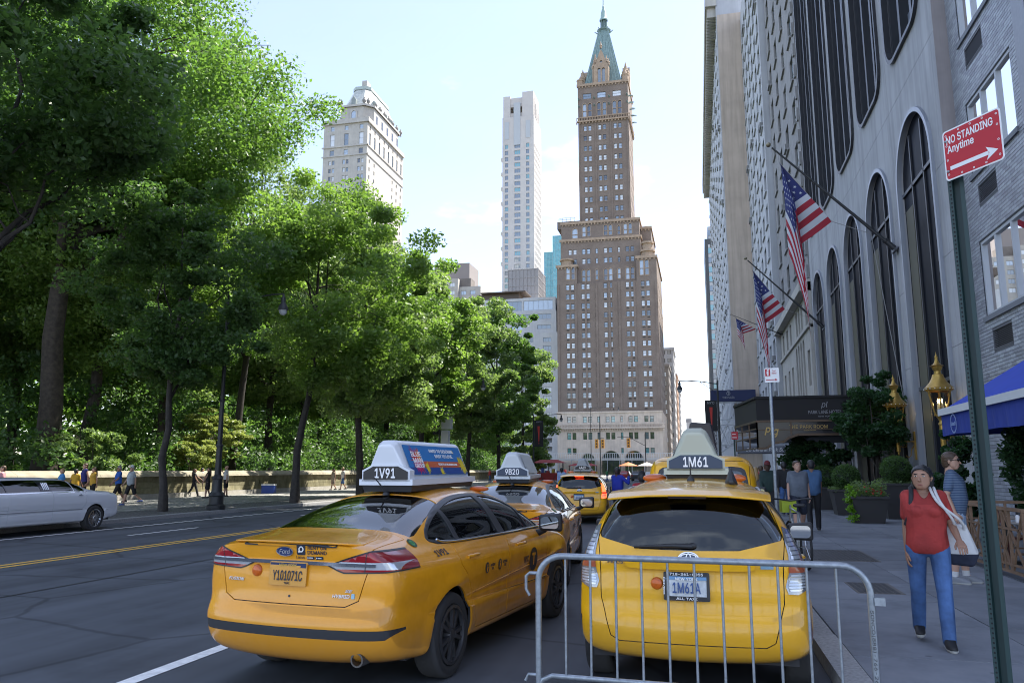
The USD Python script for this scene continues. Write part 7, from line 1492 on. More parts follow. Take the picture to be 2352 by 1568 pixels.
# ---- gold lanterns on the piers
GOLD = mat('brass_gold', (.42, .27, .07), .32, .85, var=.2, scale=6); LGL = glass('lantern_pane', (.75, .78, .72)); CAND = mat('candle_white', (.6, .62, .62), .5); FLAME = mat('lamp_flame', (1, .8, .4), .5, emit=(1, .7, .3), es=10)
def lantern(label, loc):
    t = T('wall_lantern', label, 'lantern', loc, 0, 'gold lanterns on the hotel piers', local=True)   # local: lantern foot axis at 0,0; bracket towards +x
    b = obj('bracket', MB().bar((0, 0, -.55), (.55, 0, -.55), .045), GOLD, t)
    m = MB().tube([(.02, 0, -.6), (.12, 0, -.74), (.26, 0, -.74), (.3, 0, -.64), (.22, 0, -.6), (.2, 0, -.68)], .018, 6); m.tube([(.55, 0, -.65), (.42, 0, -.85), (.4, 0, -1.05), (.3, 0, -1.12), (.24, 0, -1.05)], .018, 6); obj('scroll', m, GOLD, b, smooth=60)
    obj('wall_plate', MB().box(.52, .6, -.07, .07, -1.2, -.2), GOLD, b)
    obj('stem', MB().lathe([(0, -1.05), (.04, -1.0), (.03, -.94), (.075, -.9), (.075, -.3), (.1, -.26), (.06, -.18), (.09, -.1), (.17, 0)], 14), GOLD, t, smooth=50)
    m = MB()
    for k in range(6):
        a = k*math.pi/3 + .3; c, s_ = math.cos(a), math.sin(a); m.bar((.17*c, .17*s_, 0), (.33*c, .33*s_, .72), .028)
    m.lathe([(.16, -.02), (.19, -.02), (.19, .03), (.16, .03)], 6); m.lathe([(.31, .7), (.35, .7), (.36, .76), (.31, .76)], 6); cg = obj('cage', m, GOLD, t)
    m = MB()
    for k in range(6):
        a, b_ = k*math.pi/3 + .3, (k+1)*math.pi/3 + .3; m.quad((.165*math.cos(a), .165*math.sin(a), .02), (.165*math.cos(b_), .165*math.sin(b_), .02), (.32*math.cos(b_), .32*math.sin(b_), .7), (.32*math.cos(a), .32*math.sin(a), .7))
    obj('panes', m, LGL, cg)
    r = obj('roof', MB().lathe([(.4, .74), (.41, .8), (.36, .84), (.24, .98), (.17, 1.12), (.15, 1.2), (.1, 1.22), (.09, 1.3), (.14, 1.38), (.15, 1.44), (.2, 1.46), (.12, 1.5), (.07, 1.56), (.04, 1.66), (.05, 1.72), (.015, 1.8), (0, 1.9)], 12), GOLD, t, smooth=30)
    for k in range(18): a = k*math.pi/9; obj('bead', MB().sph((.4*math.cos(a), .4*math.sin(a), .77), .018, 1), CAND, r)
    for k in range(4):
        a = k*math.pi/2; x, y = .06*math.cos(a), .06*math.sin(a); c = obj('candle', MB().lathe([(.028, .1), (.028, .36), (0, .36)], 10, (x, y, 0)), CAND, t); obj('bulb', MB().lathe([(0, .36), (.016, .38), (.02, .42), (.008, .47), (0, .5)], 8, (x, y, 0)), FLAME, c, smooth=60)
lantern('gold wall lantern with lit candle bulbs on the first pier, touching the blue awning', (6.92, 25.3, 3.25)); lantern('gold wall lantern with lit candle bulbs on the second pier, beside the planter tree', (6.92, 30.75, 3.22))
# ---- blue awning
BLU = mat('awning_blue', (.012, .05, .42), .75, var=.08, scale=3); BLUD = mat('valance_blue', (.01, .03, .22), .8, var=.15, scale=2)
aw = T('awning', 'bright blue restaurant awning with a white front bar and round script badge', 'awning', (6.4, 14, 2.8)); nx = 8
m = MB(); ys = np.linspace(9.0, 18.2, 24)
for a, b in zip(ys[:-1], ys[1:]):
    sg = lambda y: -.03 * abs(math.sin((y - 9) / 9.2 * math.pi * 6))
    m.quad((5.0, a, 2.9), (5.0, b, 2.9), (7.75, b, 4.62 + sg(b)*0), (7.75, a, 4.62 + sg(a)*0))
obj('canopy', m, BLU, aw); obj('canopy_end', MB().add([(5.0, 18.2, 2.9), (7.75, 18.2, 4.62), (7.75, 18.2, 2.9)], [[0, 1, 2]]), BLU, aw)
obj('front_bar', MB().box(4.93, 5.03, 8.9, 18.26, 2.79, 2.93), mat('bar_white', (.5, .52, .54), .4), aw)
m = MB(); ys = np.linspace(9.0, 18.2, 60); rg = random.Random(1); off = [rg.uniform(-.015, .015) for _ in ys]
for i in range(59): m.quad((4.98 + off[i], ys[i], 2.37 + .01*math.sin(ys[i]*3)), (4.98 + off[i+1], ys[i+1], 2.37 + .01*math.sin(ys[i+1]*3)), (4.98, ys[i+1], 2.8), (4.98, ys[i], 2.8))
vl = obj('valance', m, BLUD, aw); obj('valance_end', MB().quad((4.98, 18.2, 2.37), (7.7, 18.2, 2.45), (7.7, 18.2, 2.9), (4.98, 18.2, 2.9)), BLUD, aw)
Ub, Nb = np.array([0, -1.0, 0]), np.array([-1.0, 0, 0]); Ob = np.array([4.955, 17.35, 2.585]); BADGE = mat('badge_pale_blue', (.3, .4, .6), .7)
obj('badge_ring', place(flatpoly(unary_union([Point(0, 0).buffer(.19).difference(Point(0, 0).buffer(.178)), Point(0, 0).buffer(.168).difference(Point(0, 0).buffer(.163))]), .001), Ob, Ub, SV, Nb), BADGE, vl); obj('lettering', place(text("Sarabeth's", .075, False, .001, width=.3, slant=.2), Ob + Nb*.001, Ub, SV, Nb), BADGE, vl)
obj('arm', MB().tube([(7.7, 17.9, 3.0), (6.4, 17.9, 2.95), (5.05, 17.9, 2.85)], .03, 6), GALV, aw); obj('wall_fitting', MB().bar((7.5, 18.6, 4.3), (7.85, 18.6, 4.2), .12), LAMPB, aw)
# ---- black hotel canopy
CB, CBG, CBR = mat('canopy_black', (.012, .0115, .013), .55, spec=.3), mat('canopy_glass_sign', (.02, .019, .021), .15, spec=.4), mat('canopy_bronze', (.09, .06, .04), .4, .5)
GLT = mat('gilt_letter', (.38, .26, .09), .4, .4); WLT = mat('pale_letter', (.26, .26, .28), .6)
mq = T('canopy', 'long black hotel entrance canopy with gilt lettering over the pavement', 'canopy', (4.6, 35.5, 3.6))
xa, ya, xb, yb = 2.24, 33.0, 1.6, 37.6
pl = Polygon([(xa, ya), (7.45, ya), (7.45, 42.2), (xa, 42.2), (xb, 37.6)])
obj('fascia', MB().poly(pl, .98, xf(t=(0, 0, 3.6))), CB, mq); obj('top_trim', MB().poly(pl.buffer(.06), .09, xf(t=(0, 0, 4.5))), CB, mq); obj('mid_trim', MB().poly(pl.buffer(.04), .08, xf(t=(0, 0, 3.55))), CBR, mq)
e0, e1 = np.array([xa, ya, 0]), np.array([xb, yb, 0]); eu = (e1 - e0) / np.linalg.norm(e1 - e0); en = np.array([-eu[1], eu[0], 0]); en = en if en[1] < 0 or en[0] < 0 else -en
gp_ = Polygon([(0, 3.55), (5.2, 3.55), (5.2, 3.05), (1.55, 3.05), (1.2, 2.93), (1.0, 2.78), (.55, 2.7), (.35, 2.52), (.0, 2.5)])
low = obj('sign_panel', MB().poly(gp_, .04, lambda v: np.stack([xa + v[:, 0], ya + .02 + v[:, 2], v[:, 1]], 1)), CBG, mq)
m = MB(); pts = [(0, 2.5), (.35, 2.52), (.55, 2.7), (1.0, 2.78), (1.2, 2.93), (1.55, 3.05), (5.2, 3.05)]
for a, b in zip(pts[:-1], pts[1:]): m.bar((xa + a[0], ya, a[1]), (xa + b[0], ya, b[1]), .07, .09)
for x in (0, 1.3, 3.3, 5.2): m.bar((xa + x, ya, 2.5 if x == 0 else 3.05), (xa + x, ya, 3.55), .06)
m.bar((xa, ya, 3.25), (xa + 5.2, ya, 3.25), .03); obj('stepped_frame', m, CBR, low)
m = MB()
for z in (2.52, 2.95, 3.3): m.bar(e0 + [0, 0, z], e1 + [0, 0, z], .05)
for k in range(4): q = e0 + (e1 - e0) * k / 3; m.bar(q + [0, 0, 2.5], q + [0, 0, 3.55], .06)
obj('front_frame', m, CBR, mq)
fp = lambda t, h, x, z, mm, w, sl=0.0, par=None, bold=False: obj('lettering', place(text(t, h, bold, .004, width=w, slant=sl), (xa + x, ya - .012, z), (1, 0, 0), SV, (0, -1, 0)), mm, par or mq)
fp('PARK LANE HOTEL', .13, 2.6, 3.93, WLT, 1.25); fp('NEW YORK', .05, 2.6, 3.76, WLT, .5); fp('pl', .22, 2.6, 4.2, WLT, .26, .3); fp('THE PARK ROOM', .14, 1.95, 3.36, GLT, 1.45, 0, low); fp('Harry\'s', .16, 3.9, 3.36, GLT, .55, .3, low); fp('Plg', .3, .55, 3.15, GLT, .55, .3, low, True); fp('STEAK ROOM', .04, 2.0, 3.22, GLT, .45, 0, low)
for x, z in ((1.4, 3.3), (2.3, 3.28), (4.45, 3.4)): obj('spot_lamp', MB().sph((xa + x, ya + .5 if x < 3 else ya - .05, z), .035, 1), mat('warm_bulb', (1, .7, .3), .5, emit=(1, .6, .2), es=12), mq)
obj('soffit', MB().poly(pl.buffer(-.3), .05, xf(t=(0, 0, 3.0))), mat('soffit_dark', (.03, .025, .02), .6), mq)
# ---- pale canopy further on
pc = T('canopy', 'pale grey awning canopy with white script lettering past the black one', 'canopy', (4, 52, 3.2)); GRC = mat('pale_awning', (.3, .32, .36), .8); GRD = mat('grey_awning_band', (.15, .16, .19), .8)
obj('roof', MB().box(2.3, 7.3, 52, 55, 3.15, 3.75), GRC, pc); bnd = obj('valance', MB().box(2.28, 7.3, 51.97, 55, 2.72, 3.15), GRD, pc); obj('end', MB().box(2.2, 2.29, 51.95, 55.05, 2.6, 3.78), GRC, pc)
obj('lettering', place(text('36 Central Park South', .22, False, .004, width=2.7, slant=.3), (4.15, 51.965, 2.93), (1, 0, 0), SV, (0, -1, 0)), WHITE, bnd)
for x in (2.4, 4.6): obj('post', MB().tube([(x, 52.1, .13), (x, 52.1, 2.7)], .04, 8), mat('brass_post', (.35, .33, .3), .3, .6), pc)
# ---- hotel scaffold with the navy hoarding
sc = T('scaffold_shed', 'scaffold pavement shed carrying the navy hoarding with a white crest', 'scaffold', (4.5, 120, 0)); NVY = mat('hoarding_navy', (.012, .02, .075), .6); SCW = mat('scaffold_white', (.45, .46, .47), .5)
UsdGeom.Xformable(sc.prim).AddScaleOp().Set(Gf.Vec3f(.783, .783, .783)); sc.prim.GetAttribute('xformOp:translate').Set(Gf.Vec3d(4.5*.783, 94, 1.668*.217))
hb = obj('hoarding', MB().box(1.75, 8.2, 119.8, 121, 11.7, 13.35), NVY, sc); obj('lettering', place(text('THE PLAZA', .3, True, .01, width=1.75), (4.3, 119.78, 12.25), (1, 0, 0), SV, (0, -1, 0)), WLT, hb)
obj('crest', place(flatpoly(unary_union([Point(0, 0).buffer(.28).difference(Point(0, 0).buffer(.2)), sbox(-.05, -.25, .05, .25), sbox(-.18, .26, .18, .36)]), .01), (4.3, 119.78, 12.85), (1, 0, 0), SV, (0, -1, 0)), WLT, hb)
m = MB()
for z in (8.2, 9.0, 11.5): m.bar((1.6, 120, z), (8.2, 120, z), .16)
for k in range(9): m.bar((1.8 + .75*k, 120, 8.2), (1.8 + .75*k, 120, 11.5), .09)
for k in range(6): m.bar((1.8 + 1.1*k, 120.3, 5.2), (2.9 + 1.1*k, 120.3, 8.2), .12); m.bar((2.9 + 1.1*k, 120.3, 5.2), (1.8 + 1.1*k, 120.3, 8.2), .12)
m.bar((1.6, 120.2, 5.2), (8.2, 120.2, 5.2), .2); obj('frame', m, SCW, sc)
m = MB()
for x in (1.7, 2.5): 
    for k in range(5): m.bar((x, 119.9, 1 + k), (x + .7, 119.9, 2 + k), .1)
    m.bar((x, 119.9, 0), (x, 119.9, 8.2), .16)
obj('tower_leg', m, SCW, sc)
# ---- street lamps with long arms
def lamp(label, base, arm, h, group='long armed street lamps', banner=None, sgn=1):
    t = T('street_lamp', label, 'street lamp', base, 0, None, local=True)
    obj('base', MB().lathe([(.34, 0), (.36, .05), (.36, .16), (.28, .22), (.27, .5), (.31, .55), (.28, .62), (.21, .7), (.19, 1.15), (.22, 1.2), (.19, 1.27), (.13, 1.34)], 16), LAMPB, t, smooth=40)
    obj('shaft', MB().lathe([(.13, 1.3), (.11, 2.4), (.14, 2.44), (.14, 2.5), (.1, 2.56), (.085, 4.2), (.11, 4.24), (.08, 4.32), (.065, h - .3), (.08, h - .25), (.04, h), (.0, h + .35)], 14), LAMPB, t, smooth=40)
    a = np.array([arm, 0, h + .35]); obj('arm', MB().tube([(0, 0, h - .3), (arm*.4, 0, h - .1), (arm*.8, 0, h), (arm, 0, h)], .035, 8).tube([(0, 0, h - 1.2), (arm*.15, 0, h - .7), (arm*.45, 0, h - .12)], .02, 6), LAMPB, t, smooth=60)
    l = obj('lamp_head', MB().lathe([(.03, 0), (.05, -.1), (.1, -.2), (.08, -.34), (.17, -.5), (.2, -.62), (.21, -.66), (.18, -.66)], 14, (arm, 0, h)), LAMPB, t, smooth=40); obj('globe', MB().lathe([(.17, -.66), (.15, -.78), (.08, -.86), (0, -.88)], 14, (arm, 0, h)), mat('lamp_globe', (.45, .47, .48), .2), l, smooth=60)
    if banner:
        bw, bh, z = banner; BK = mat('banner_black', (.012, .012, .014), .7); x0 = .1*sgn; b = obj('banner', MB().box(min(x0, x0 + bw*sgn), max(x0, x0 + bw*sgn), -.015, .015, z, z + bh), BK, t)
        obj('banner_arm', MB().bar((0, 0, z), (bw*sgn + x0, 0, z), .03).bar((0, 0, z + bh), (bw*sgn + x0, 0, z + bh), .03), LAMPB, b); cx_ = x0 + bw*sgn/2
        obj('lettering', place(text('NYC', .16, True, .003, width=bw*.6), (cx_, -.018, z + bh - .16), (1, 0, 0), SV, (0, -1, 0)), mat('pale_letter', 0), b)
        obj('banner_print', place(flatpoly(Polygon([(-bw*.13, bh*.28), (bw*.13, bh*.28), (bw*.05, -bh*.3), (-bw*.02, -bh*.34)]).union(Point(0, -bh*.38).buffer(bw*.06)), .003), (cx_, -.018, z + bh*.5), (1, 0, 0), SV, (0, -1, 0)), mat('banner_red', (.5, .03, .02), .6), b)
    return t
lamp('near black street lamp with fluted base between the slim tree and the sunlit tree', (-18.55, 27.6, .13), 2.5, 8.5)
lamp('black street lamp with signal boxes and a narrow red banner, behind the first taxi sign', (-19.2, 56.5, .13), 3.4, 8.3, banner=(.45, 2.9, 4.2), sgn=-1)
lamp('black street lamp with the dark NYC banner against the trees', (-18.9, 89.5, .13), 3.3, 7.9, banner=(1.05, 3.0, 4.2), sgn=1)
lamp('black street lamp on the near kerb with a large dark NYC banner', (1.36, 58.5, .13), -2.7, 8.0, banner=(.85, 2.2, 4.3), sgn=-1)
lamp('far street lamp standing before the brown tower', (-24.5, 180, .0), 6.5, 16.0)
for X, Y, z, lab in ((-25.5, 205, 8.6, 'pair of yellow traffic signals before the tower\'s left arch'), (-13.5, 200, 8.6, 'yellow traffic signal hung on an arm before the right arch of the tower')):
    t = T('traffic_light', lab, 'traffic light', (X, Y, 0)); obj('pole', MB().tube([(X, Y, 0), (X, Y, z + (7 if X < -20 else 2))], .13, 8), LAMPB, t); YS = mat('signal_yellow', (.55, .26, .03), .5)
    obj('arm', MB().tube([(X, Y, z - 1), (X - 4, Y, z + 1.2), (X - 7, Y, z + 1.3)] if X > -20 else [(X, Y, z + 1.2), (X + 1, Y, z + 1.2)], .08, 6), LAMPB, t)
    for o in ((-.9, .7) if X < -20 else (-4.2,)):
        h = obj('signal_head', MB().box(X + o - .42, X + o + .42, Y - .35, Y + .25, z - 1.4, z + .95), YS, t)
        for k in range(3): obj('lens', MB().lathe([(.22, 0), (.22, -.12), (0, -.06)], 10, (X + o, Y - .35, z - 1.0 + .75*k), 'y'), mat('signal_lens', (.08, .03, .02), .3), h)
sb = T('signal_box', 'pale grey signal control boxes hung on the lamp post with the narrow red banner', 'control box', (-18.6, 56.3, 4.3)); GB = mat('box_grey', (.5, .5, .48), .5)
for z, h, w in ((3.6, 1.0, .55), (4.7, .9, .75), (5.7, .7, .5)): obj('box', MB().box(-18.95, -18.95 + w, 56.1, 56.6, z, z + h), GB, sb)
# ---- restaurant fence, tables and chairs
WOOD = mat('fence_wood', (.2, .12, .07), .6, var=.2, scale=6); RAT = mat('rattan_red', (.1, .028, .02), .45, var=.25, scale=20); TOP = mat('table_top', (.3, .27, .24), .4)
def fence_panel(label, x0, y0, x1, y1):
    a, b = np.array([x0, y0, .13]), np.array([x1, y1, .13]); l = np.linalg.norm(b - a); d = (b - a) / l
    t = T('fence_panel', label, 'fence', (a + b) / 2, 0, None); P = lambda u, z: a + d*u*l + np.array([0, 0, z])
    obj('top_rail', MB().bar(P(0, .98), P(1, .98), .05, .045), WOOD, t); obj('bottom_rail', MB().bar(P(0, .1), P(1, .1), .04), WOOD, t); obj('lower_rail', MB().bar(P(.02, .2), P(.98, .2), .03), WOOD, t)
    for u in (0.02, .35, .5, .65, .98): obj('post', MB().bar(P(u, .0 if u in (.02, .98) else .1), P(u, .98), .036), WOOD, t)
    for (u0, z0), (u1, z1) in (((.02, .1), (.35, .7)), ((.02, .98), (.35, .1)), ((.35, .7), (.5, .98)), ((.65, .7), (.5, .98)), ((.98, .1), (.65, .7)), ((.98, .98), (.65, .1)), ((.35, .1), (.65, .7)), ((.65, .1), (.35, .7))): obj('brace', MB().bar(P(u0, z0), P(u1, z1), .028), WOOD, t)
    obj('cross_rail', MB().bar(P(.02, .7), P(.98, .7), .028), WOOD, t)
fence_panel('wooden lattice fence panel nearest the right edge, in front of the cafe chairs', 4.28, 12.3, 4.28, 13.9); fence_panel('wooden lattice fence panel behind the man in the striped polo', 4.28, 13.95, 4.28, 15.5); fence_panel('short wooden fence panel closing the far end of the cafe terrace', 4.28, 15.55, 5.6, 15.55)
def chair(label, x, y, rz):
    t = T('cafe_chair', label, 'chair', (x, y, .13), rz, 'rattan cafe chairs behind the fence', local=True)
    obj('seat', MB().lathe([(0, .46), (.22, .46), (.235, .44), (.22, .42), (0, .42)], 18), RAT, t, smooth=40)
    bk = [( .23*math.sin(a), -.22 - .04*math.cos(a)*0, .45 + .5*math.cos(a)) for a in np.linspace(-1.9, 1.9, 20)]; f_ = obj('back_frame', MB().tube(bk, .02, 8), RAT, t, smooth=60)
    m = MB()
    for k in range(-4, 5): x_ = k*.045; m.tube([(x_, -.22, .46), (x_, -.22, .45 + .5*math.sqrt(max(0, 1 - (x_/.24)**2)))], .005, 4)
    for k in range(8): z = .5 + k*.055; w = .23*math.sqrt(max(.02, 1 - ((z - .45)/.5)**2)); m.tube([(-w, -.22, z), (w, -.22, z)], .005, 4)
    obj('weave', m, mat('weave_dark', (.05, .03, .025), .6), f_)
    for sx, sy in ((1, 1), (-1, 1), (1, -1), (-1, -1)): obj('leg', MB().tube([(sx*.18, sy*.17, .43), (sx*.21, sy*.21, 0)], .016, 6), RAT, t, smooth=60)
chair('rattan chair with a round red back close behind the near fence panel', 4.75, 12.75, -1.4); chair('rattan chair on the far side of the near cafe table', 5.5, 13.7, 2.6); chair('rattan chair near the far fence panel', 4.8, 14.6, -1.2)
def table(label, x, y):
    t = T('cafe_table', label, 'table', (x, y, .13), 0, None, local=True); obj('top', MB().lathe([(0, .76), (.36, .76), (.37, .745), (.36, .73), (0, .73)], 24), TOP, t, smooth=40); obj('stem', MB().lathe([(.22, 0), (.22, .02), (.035, .06), (.03, .73)], 12), LAMPB, t, smooth=40)
table('round cafe table with plastic cups behind the near fence panel', 4.85, 13.35); table('round cafe table behind the far fence panel', 4.95, 15.0)
CUP = glass('cup_plastic', (.82, .86, .88), ior=1.45)
for i, (x, y, lab) in enumerate(((4.72, 13.3, 'clear plastic cup nearest the fence on the cafe table'), (4.95, 13.1, 'clear plastic cup farther from the fence on the cafe table'))): c = T('plastic_cup', lab, 'cup', (x, y, .895), 0, None, local=True); obj('body', MB().lathe([(0, 0), (.03, 0), (.042, .13), (.045, .135), (.042, .14)], 16), CUP, c, smooth=50)
c = T('white_bottle', 'small white squeeze bottle on the cafe table', 'bottle', (4.6, 13.45, .89), 0, None, local=True); obj('body', MB().lathe([(0, 0), (.03, 0), (.032, .09), (.012, .11)], 14), WHITE, c, smooth=50); obj('cap', MB().lathe([(.013, .11), (.013, .14), (0, .14)], 10), BLK, c)
# ---- planters
POT = mat('planter_dark', (.03, .028, .028), .6); FLW = mat('petal_red', (.4, .02, .02), .6)
def planter(label, x, y, w, h, kind, seed):
    t = T('planter', label, 'planter', (x, y, .13), 0, None, local=True); obj('box', MB().hexa([(-w*.38, -w*.38, 0), (w*.38, -w*.38, 0), (w*.38, w*.38, 0), (-w*.38, w*.38, 0), (-w*.5, -w*.5, h), (w*.5, -w*.5, h), (w*.5, w*.5, h), (-w*.5, w*.5, h)]), POT, t); obj('rim', MB().box(-w*.53, w*.53, -w*.53, w*.53, h - .05, h + .02), POT, t)
    rs = np.random.default_rng(seed)
    if kind == 'ball':
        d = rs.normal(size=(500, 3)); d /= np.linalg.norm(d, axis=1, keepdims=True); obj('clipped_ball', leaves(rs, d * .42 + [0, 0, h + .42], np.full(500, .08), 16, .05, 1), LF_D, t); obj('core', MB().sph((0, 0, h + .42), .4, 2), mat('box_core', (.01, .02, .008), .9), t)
        obj('skirt', leaves(rs, np.c_[rs.uniform(-w*.5, w*.5, 40), rs.uniform(-w*.5, w*.5, 40), np.full(40, h + .03)], np.full(40, .12), 20, .06, .8), LF_G, t)
    else:
        obj('foliage', leaves(rs, np.c_[rs.uniform(-w*.45, w*.45, 60), rs.uniform(-w*.45, w*.45, 60), rs.uniform(h, h + .4, 60)], np.full(60, .16), 24, .07, .8), LF_G, t); m = MB()
        for k in range(14): m.add(*[MB().sph((rs.uniform(-w*.3, w*.45), -w*.4 + rs.uniform(-.1, .3), h + rs.uniform(.1, .3)), .026, 1).arrays()][0])
        obj('flowers', m, FLW, t); C = np.c_[rs.uniform(-w*.62, -w*.42, 34), rs.uniform(-w*.6, w*.1, 34), rs.uniform(h*.15, h + .3, 34)]; obj('trailing_vine', leaves(rs, C, np.full(34, .1), 22, .08, 1), leaf_mat('leaf_lime', (.12, .26, .01), (.2, .38, .03), (1.5, 1.5, 1)), t)
planter('planter box with trailing lime vine and red flowers, nearest of the hotel planters', 4.75, 25.4, .98, .75, 'flower', 1)
planter('dark planter with a clipped ball shrub left of the flower planter', 4.9, 29.6, 1.05, .85, 'ball', 2); planter('dark planter with a clipped ball shrub farthest along the hotel front', 4.7, 33.3, 1.05, .85, 'ball', 3)
planter('dark planter with a clipped ball shrub against the second pier', 6.6, 30.2, 1.1, 1.15, 'ball', 4); planter('dark planter with a clipped ball shrub behind the flower planter', 6.1, 27.6, 1.1, 1.1, 'ball', 5)
LF_S = leaf_mat('leaf_shade_green', (.02, .06, .025), (.05, .11, .04), (1.5, 1.7, 1.0))
for (x, y, h, s, lab) in ((6.1, 30.9, 5.0, 1, 'leafy planter tree between the second lantern and the canopy lettering'), (4.6, 34.6, 2.95, 2, 'leafy planter tree under the end of the black canopy'), (6.6, 32.6, 5.6, 3, 'taller planter tree against the arches behind the canopy')):
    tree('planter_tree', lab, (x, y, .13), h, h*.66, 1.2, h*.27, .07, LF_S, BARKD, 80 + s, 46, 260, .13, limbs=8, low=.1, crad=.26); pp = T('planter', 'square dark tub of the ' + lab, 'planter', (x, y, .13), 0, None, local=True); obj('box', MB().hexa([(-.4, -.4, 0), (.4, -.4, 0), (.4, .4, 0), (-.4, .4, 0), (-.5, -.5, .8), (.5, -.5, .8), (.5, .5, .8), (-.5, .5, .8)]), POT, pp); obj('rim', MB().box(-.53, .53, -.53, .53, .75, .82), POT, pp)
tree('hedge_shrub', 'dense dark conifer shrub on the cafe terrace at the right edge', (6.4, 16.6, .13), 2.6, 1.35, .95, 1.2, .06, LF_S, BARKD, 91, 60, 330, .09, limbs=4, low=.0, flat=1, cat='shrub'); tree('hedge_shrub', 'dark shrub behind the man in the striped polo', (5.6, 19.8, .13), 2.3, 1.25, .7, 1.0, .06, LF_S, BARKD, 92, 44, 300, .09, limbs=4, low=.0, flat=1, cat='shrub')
# ---- blue cooler and far market stalls
cl = T('cool_box', 'blue cool box with a white lid on the far pavement', 'cool box', (-28.2, 47.8, .13), .2, None, local=True); obj('box', MB().box(-.42, .42, -.25, .25, 0, .5), mat('cooler_blue', (.02, .07, .35), .4), cl); obj('lid', MB().box(-.44, .44, -.27, .27, .5, .6), WHITE, cl)
rgc = random.Random(8)
for i, (px, Y, w, h, lab) in enumerate(((1262, 96, 3.6, 2.9, 'red horse carriage stall nearest the end of the wall'), (1340, 128, 4.4, 2.7, 'red market stall behind the far estate taxi'), (1240, 118, 3.0, 3.2, 'pale green striped kiosk at the end of the trees'))):
    X = atY(px, 1080, Y)[0]; t = T('market_stall', lab, 'market stall', (X, Y, 0), 0, None, local=True); RM = mat('stall_red', (.3, .02, .02), .6) if i < 2 else mat('stall_green', (.25, .4, .34), .6)
    obj('counter', MB().box(-w/2, w/2, -.6, .6, .4, 1.3), RM, t); obj('roof', MB().hexa([(-w/2 - .2, -.9, h - .4), (w/2 + .2, -.9, h - .4), (w/2 + .2, .9, h - .4), (-w/2 - .2, .9, h - .4), (-w/2*.6, -.3, h), (w/2*.6, -.3, h), (w/2*.6, .3, h), (-w/2*.6, .3, h)]), RM, t)
    for sx in (-1, 1): obj('post', MB().box(sx*w/2 - .06, sx*w/2 + .06, -.7, -.58, 0, h - .4), LAMPB, t); wv = obj('wheel', MB().lathe([(.5, -.04), (.55, -.04), (.55, .04), (.5, .04), (.5, -.04)], 18, (sx*w/3, -.75, .55), 'y'), LAMPB, t)
    for k in range(5): obj('goods', MB().box(-w/2 + .2 + k*w/5.5, -w/2 + .5 + k*w/5.5, -.5, .2, 1.3, 1.3 + rgc.uniform(.2, .6)), mat('goods_%d' % (k % 3), ((.4, .28, .03), (.05, .08, .3), (.4, .05, .04))[k % 3], .6), t)
for i in range(4):
    X, Y = -17 + 4.2*i, 190 + 3*i; t = T('parasol', ('orange', 'pale', 'red', 'cream')[i] + ' cafe parasol on the plaza before the brown tower', 'parasol', (X, Y, 0), 0, None, local=True); obj('pole', MB().tube([(0, 0, 0), (0, 0, 3.4)], .06, 6), WHITE, t); obj('cover', MB().lathe([(2.3, 2.6), (2.0, 2.75), (0, 3.5)], 8), mat('parasol_%d' % i, ((.5, .15, .05), (.5, .45, .4), (.45, .06, .04), (.5, .42, .3))[i], .7), t)
# parked far cars, simple but with parts
def far_car(label, x, y, col, cat='car', van=False):
    t = T('far_car', label, cat, (x, y, 0), 0, None, local=True); h = 1.95 if van else 1.45
    sec = Polygon([(-.9, .3), (.9, .3), (.92, .8), (.86, .95), (.7, h - .08), (.55, h), (-.55, h), (-.7, h - .08), (-.86, .95), (-.92, .8)])
    hull = Manifold.hull(Manifold.compose([Manifold.sphere(.08, 8).translate(p) for p in [(sx*.82, y_, z) for sx in (-1, 1) for y_, z in ((.1, .35), (.05, .9), (4.3, .35), (4.3, .85))]])) + Manifold.hull(Manifold.compose([Manifold.sphere(.08, 8).translate((sx*a, y_, z)) for sx in (-1, 1) for a, y_, z in ((.78, .25, .9), (.6, .55 if not van else .2, h - .08), (.6, 2.6, h - .08), (.75, 3.4, .9))]))
    obj('body', hull, mat('car_' + col[0], col[1], .3, coat=.8), t, smooth=40); obj('rear_window', MB().hexa([(-.62, .2 if not van else .1, .98), (.62, .2 if not van else .1, .98), (.62, .3, .98), (-.62, .3, .98), (-.52, .42 if not van else .1, h - .16), (.52, .42 if not van else .1, h - .16), (.52, .6, h - .16), (-.52, .6, h - .16)]), GL_MID, t)
    for sx in (-1, 1):
        obj('tail_light', MB().box(sx*.72 - .12, sx*.72 + .12, -.03, .1, .72, .92), REDL, t); obj('side_window', MB().hexa([(sx*.8, .7, 1.0), (sx*.83, .7, 1.0), (sx*.83, 3.0, 1.0), (sx*.8, 3.0, 1.0), (sx*.66, .8, h - .18), (sx*.69, .8, h - .18), (sx*.69, 2.6, h - .18), (sx*.66, 2.6, h - .18)]), GL_DARK, t)
        for yy in (.85, 3.5): obj('wheel', MB().lathe([(0, -.1), (.31, -.1), (.32, 0), (.31, .1), (0, .1)], 16, (sx*.78, yy, .32), 'x'), RUB, t)
far_car('white saloon car far ahead on the road near the plaza', -5.2, 86, ('white', (.6, .6, .6))); far_car('dark saloon car crossing far ahead before the plaza', -9.5, 120, ('dark', (.04, .04, .045))); far_car('white van far ahead beside the yellow van taxi', -3.0, 130, ('white', (.6, .6, .6)), 'van', True); far_car('red car far down the road left of the dark one', -13.2, 140, ('red', (.35, .03, .03)))
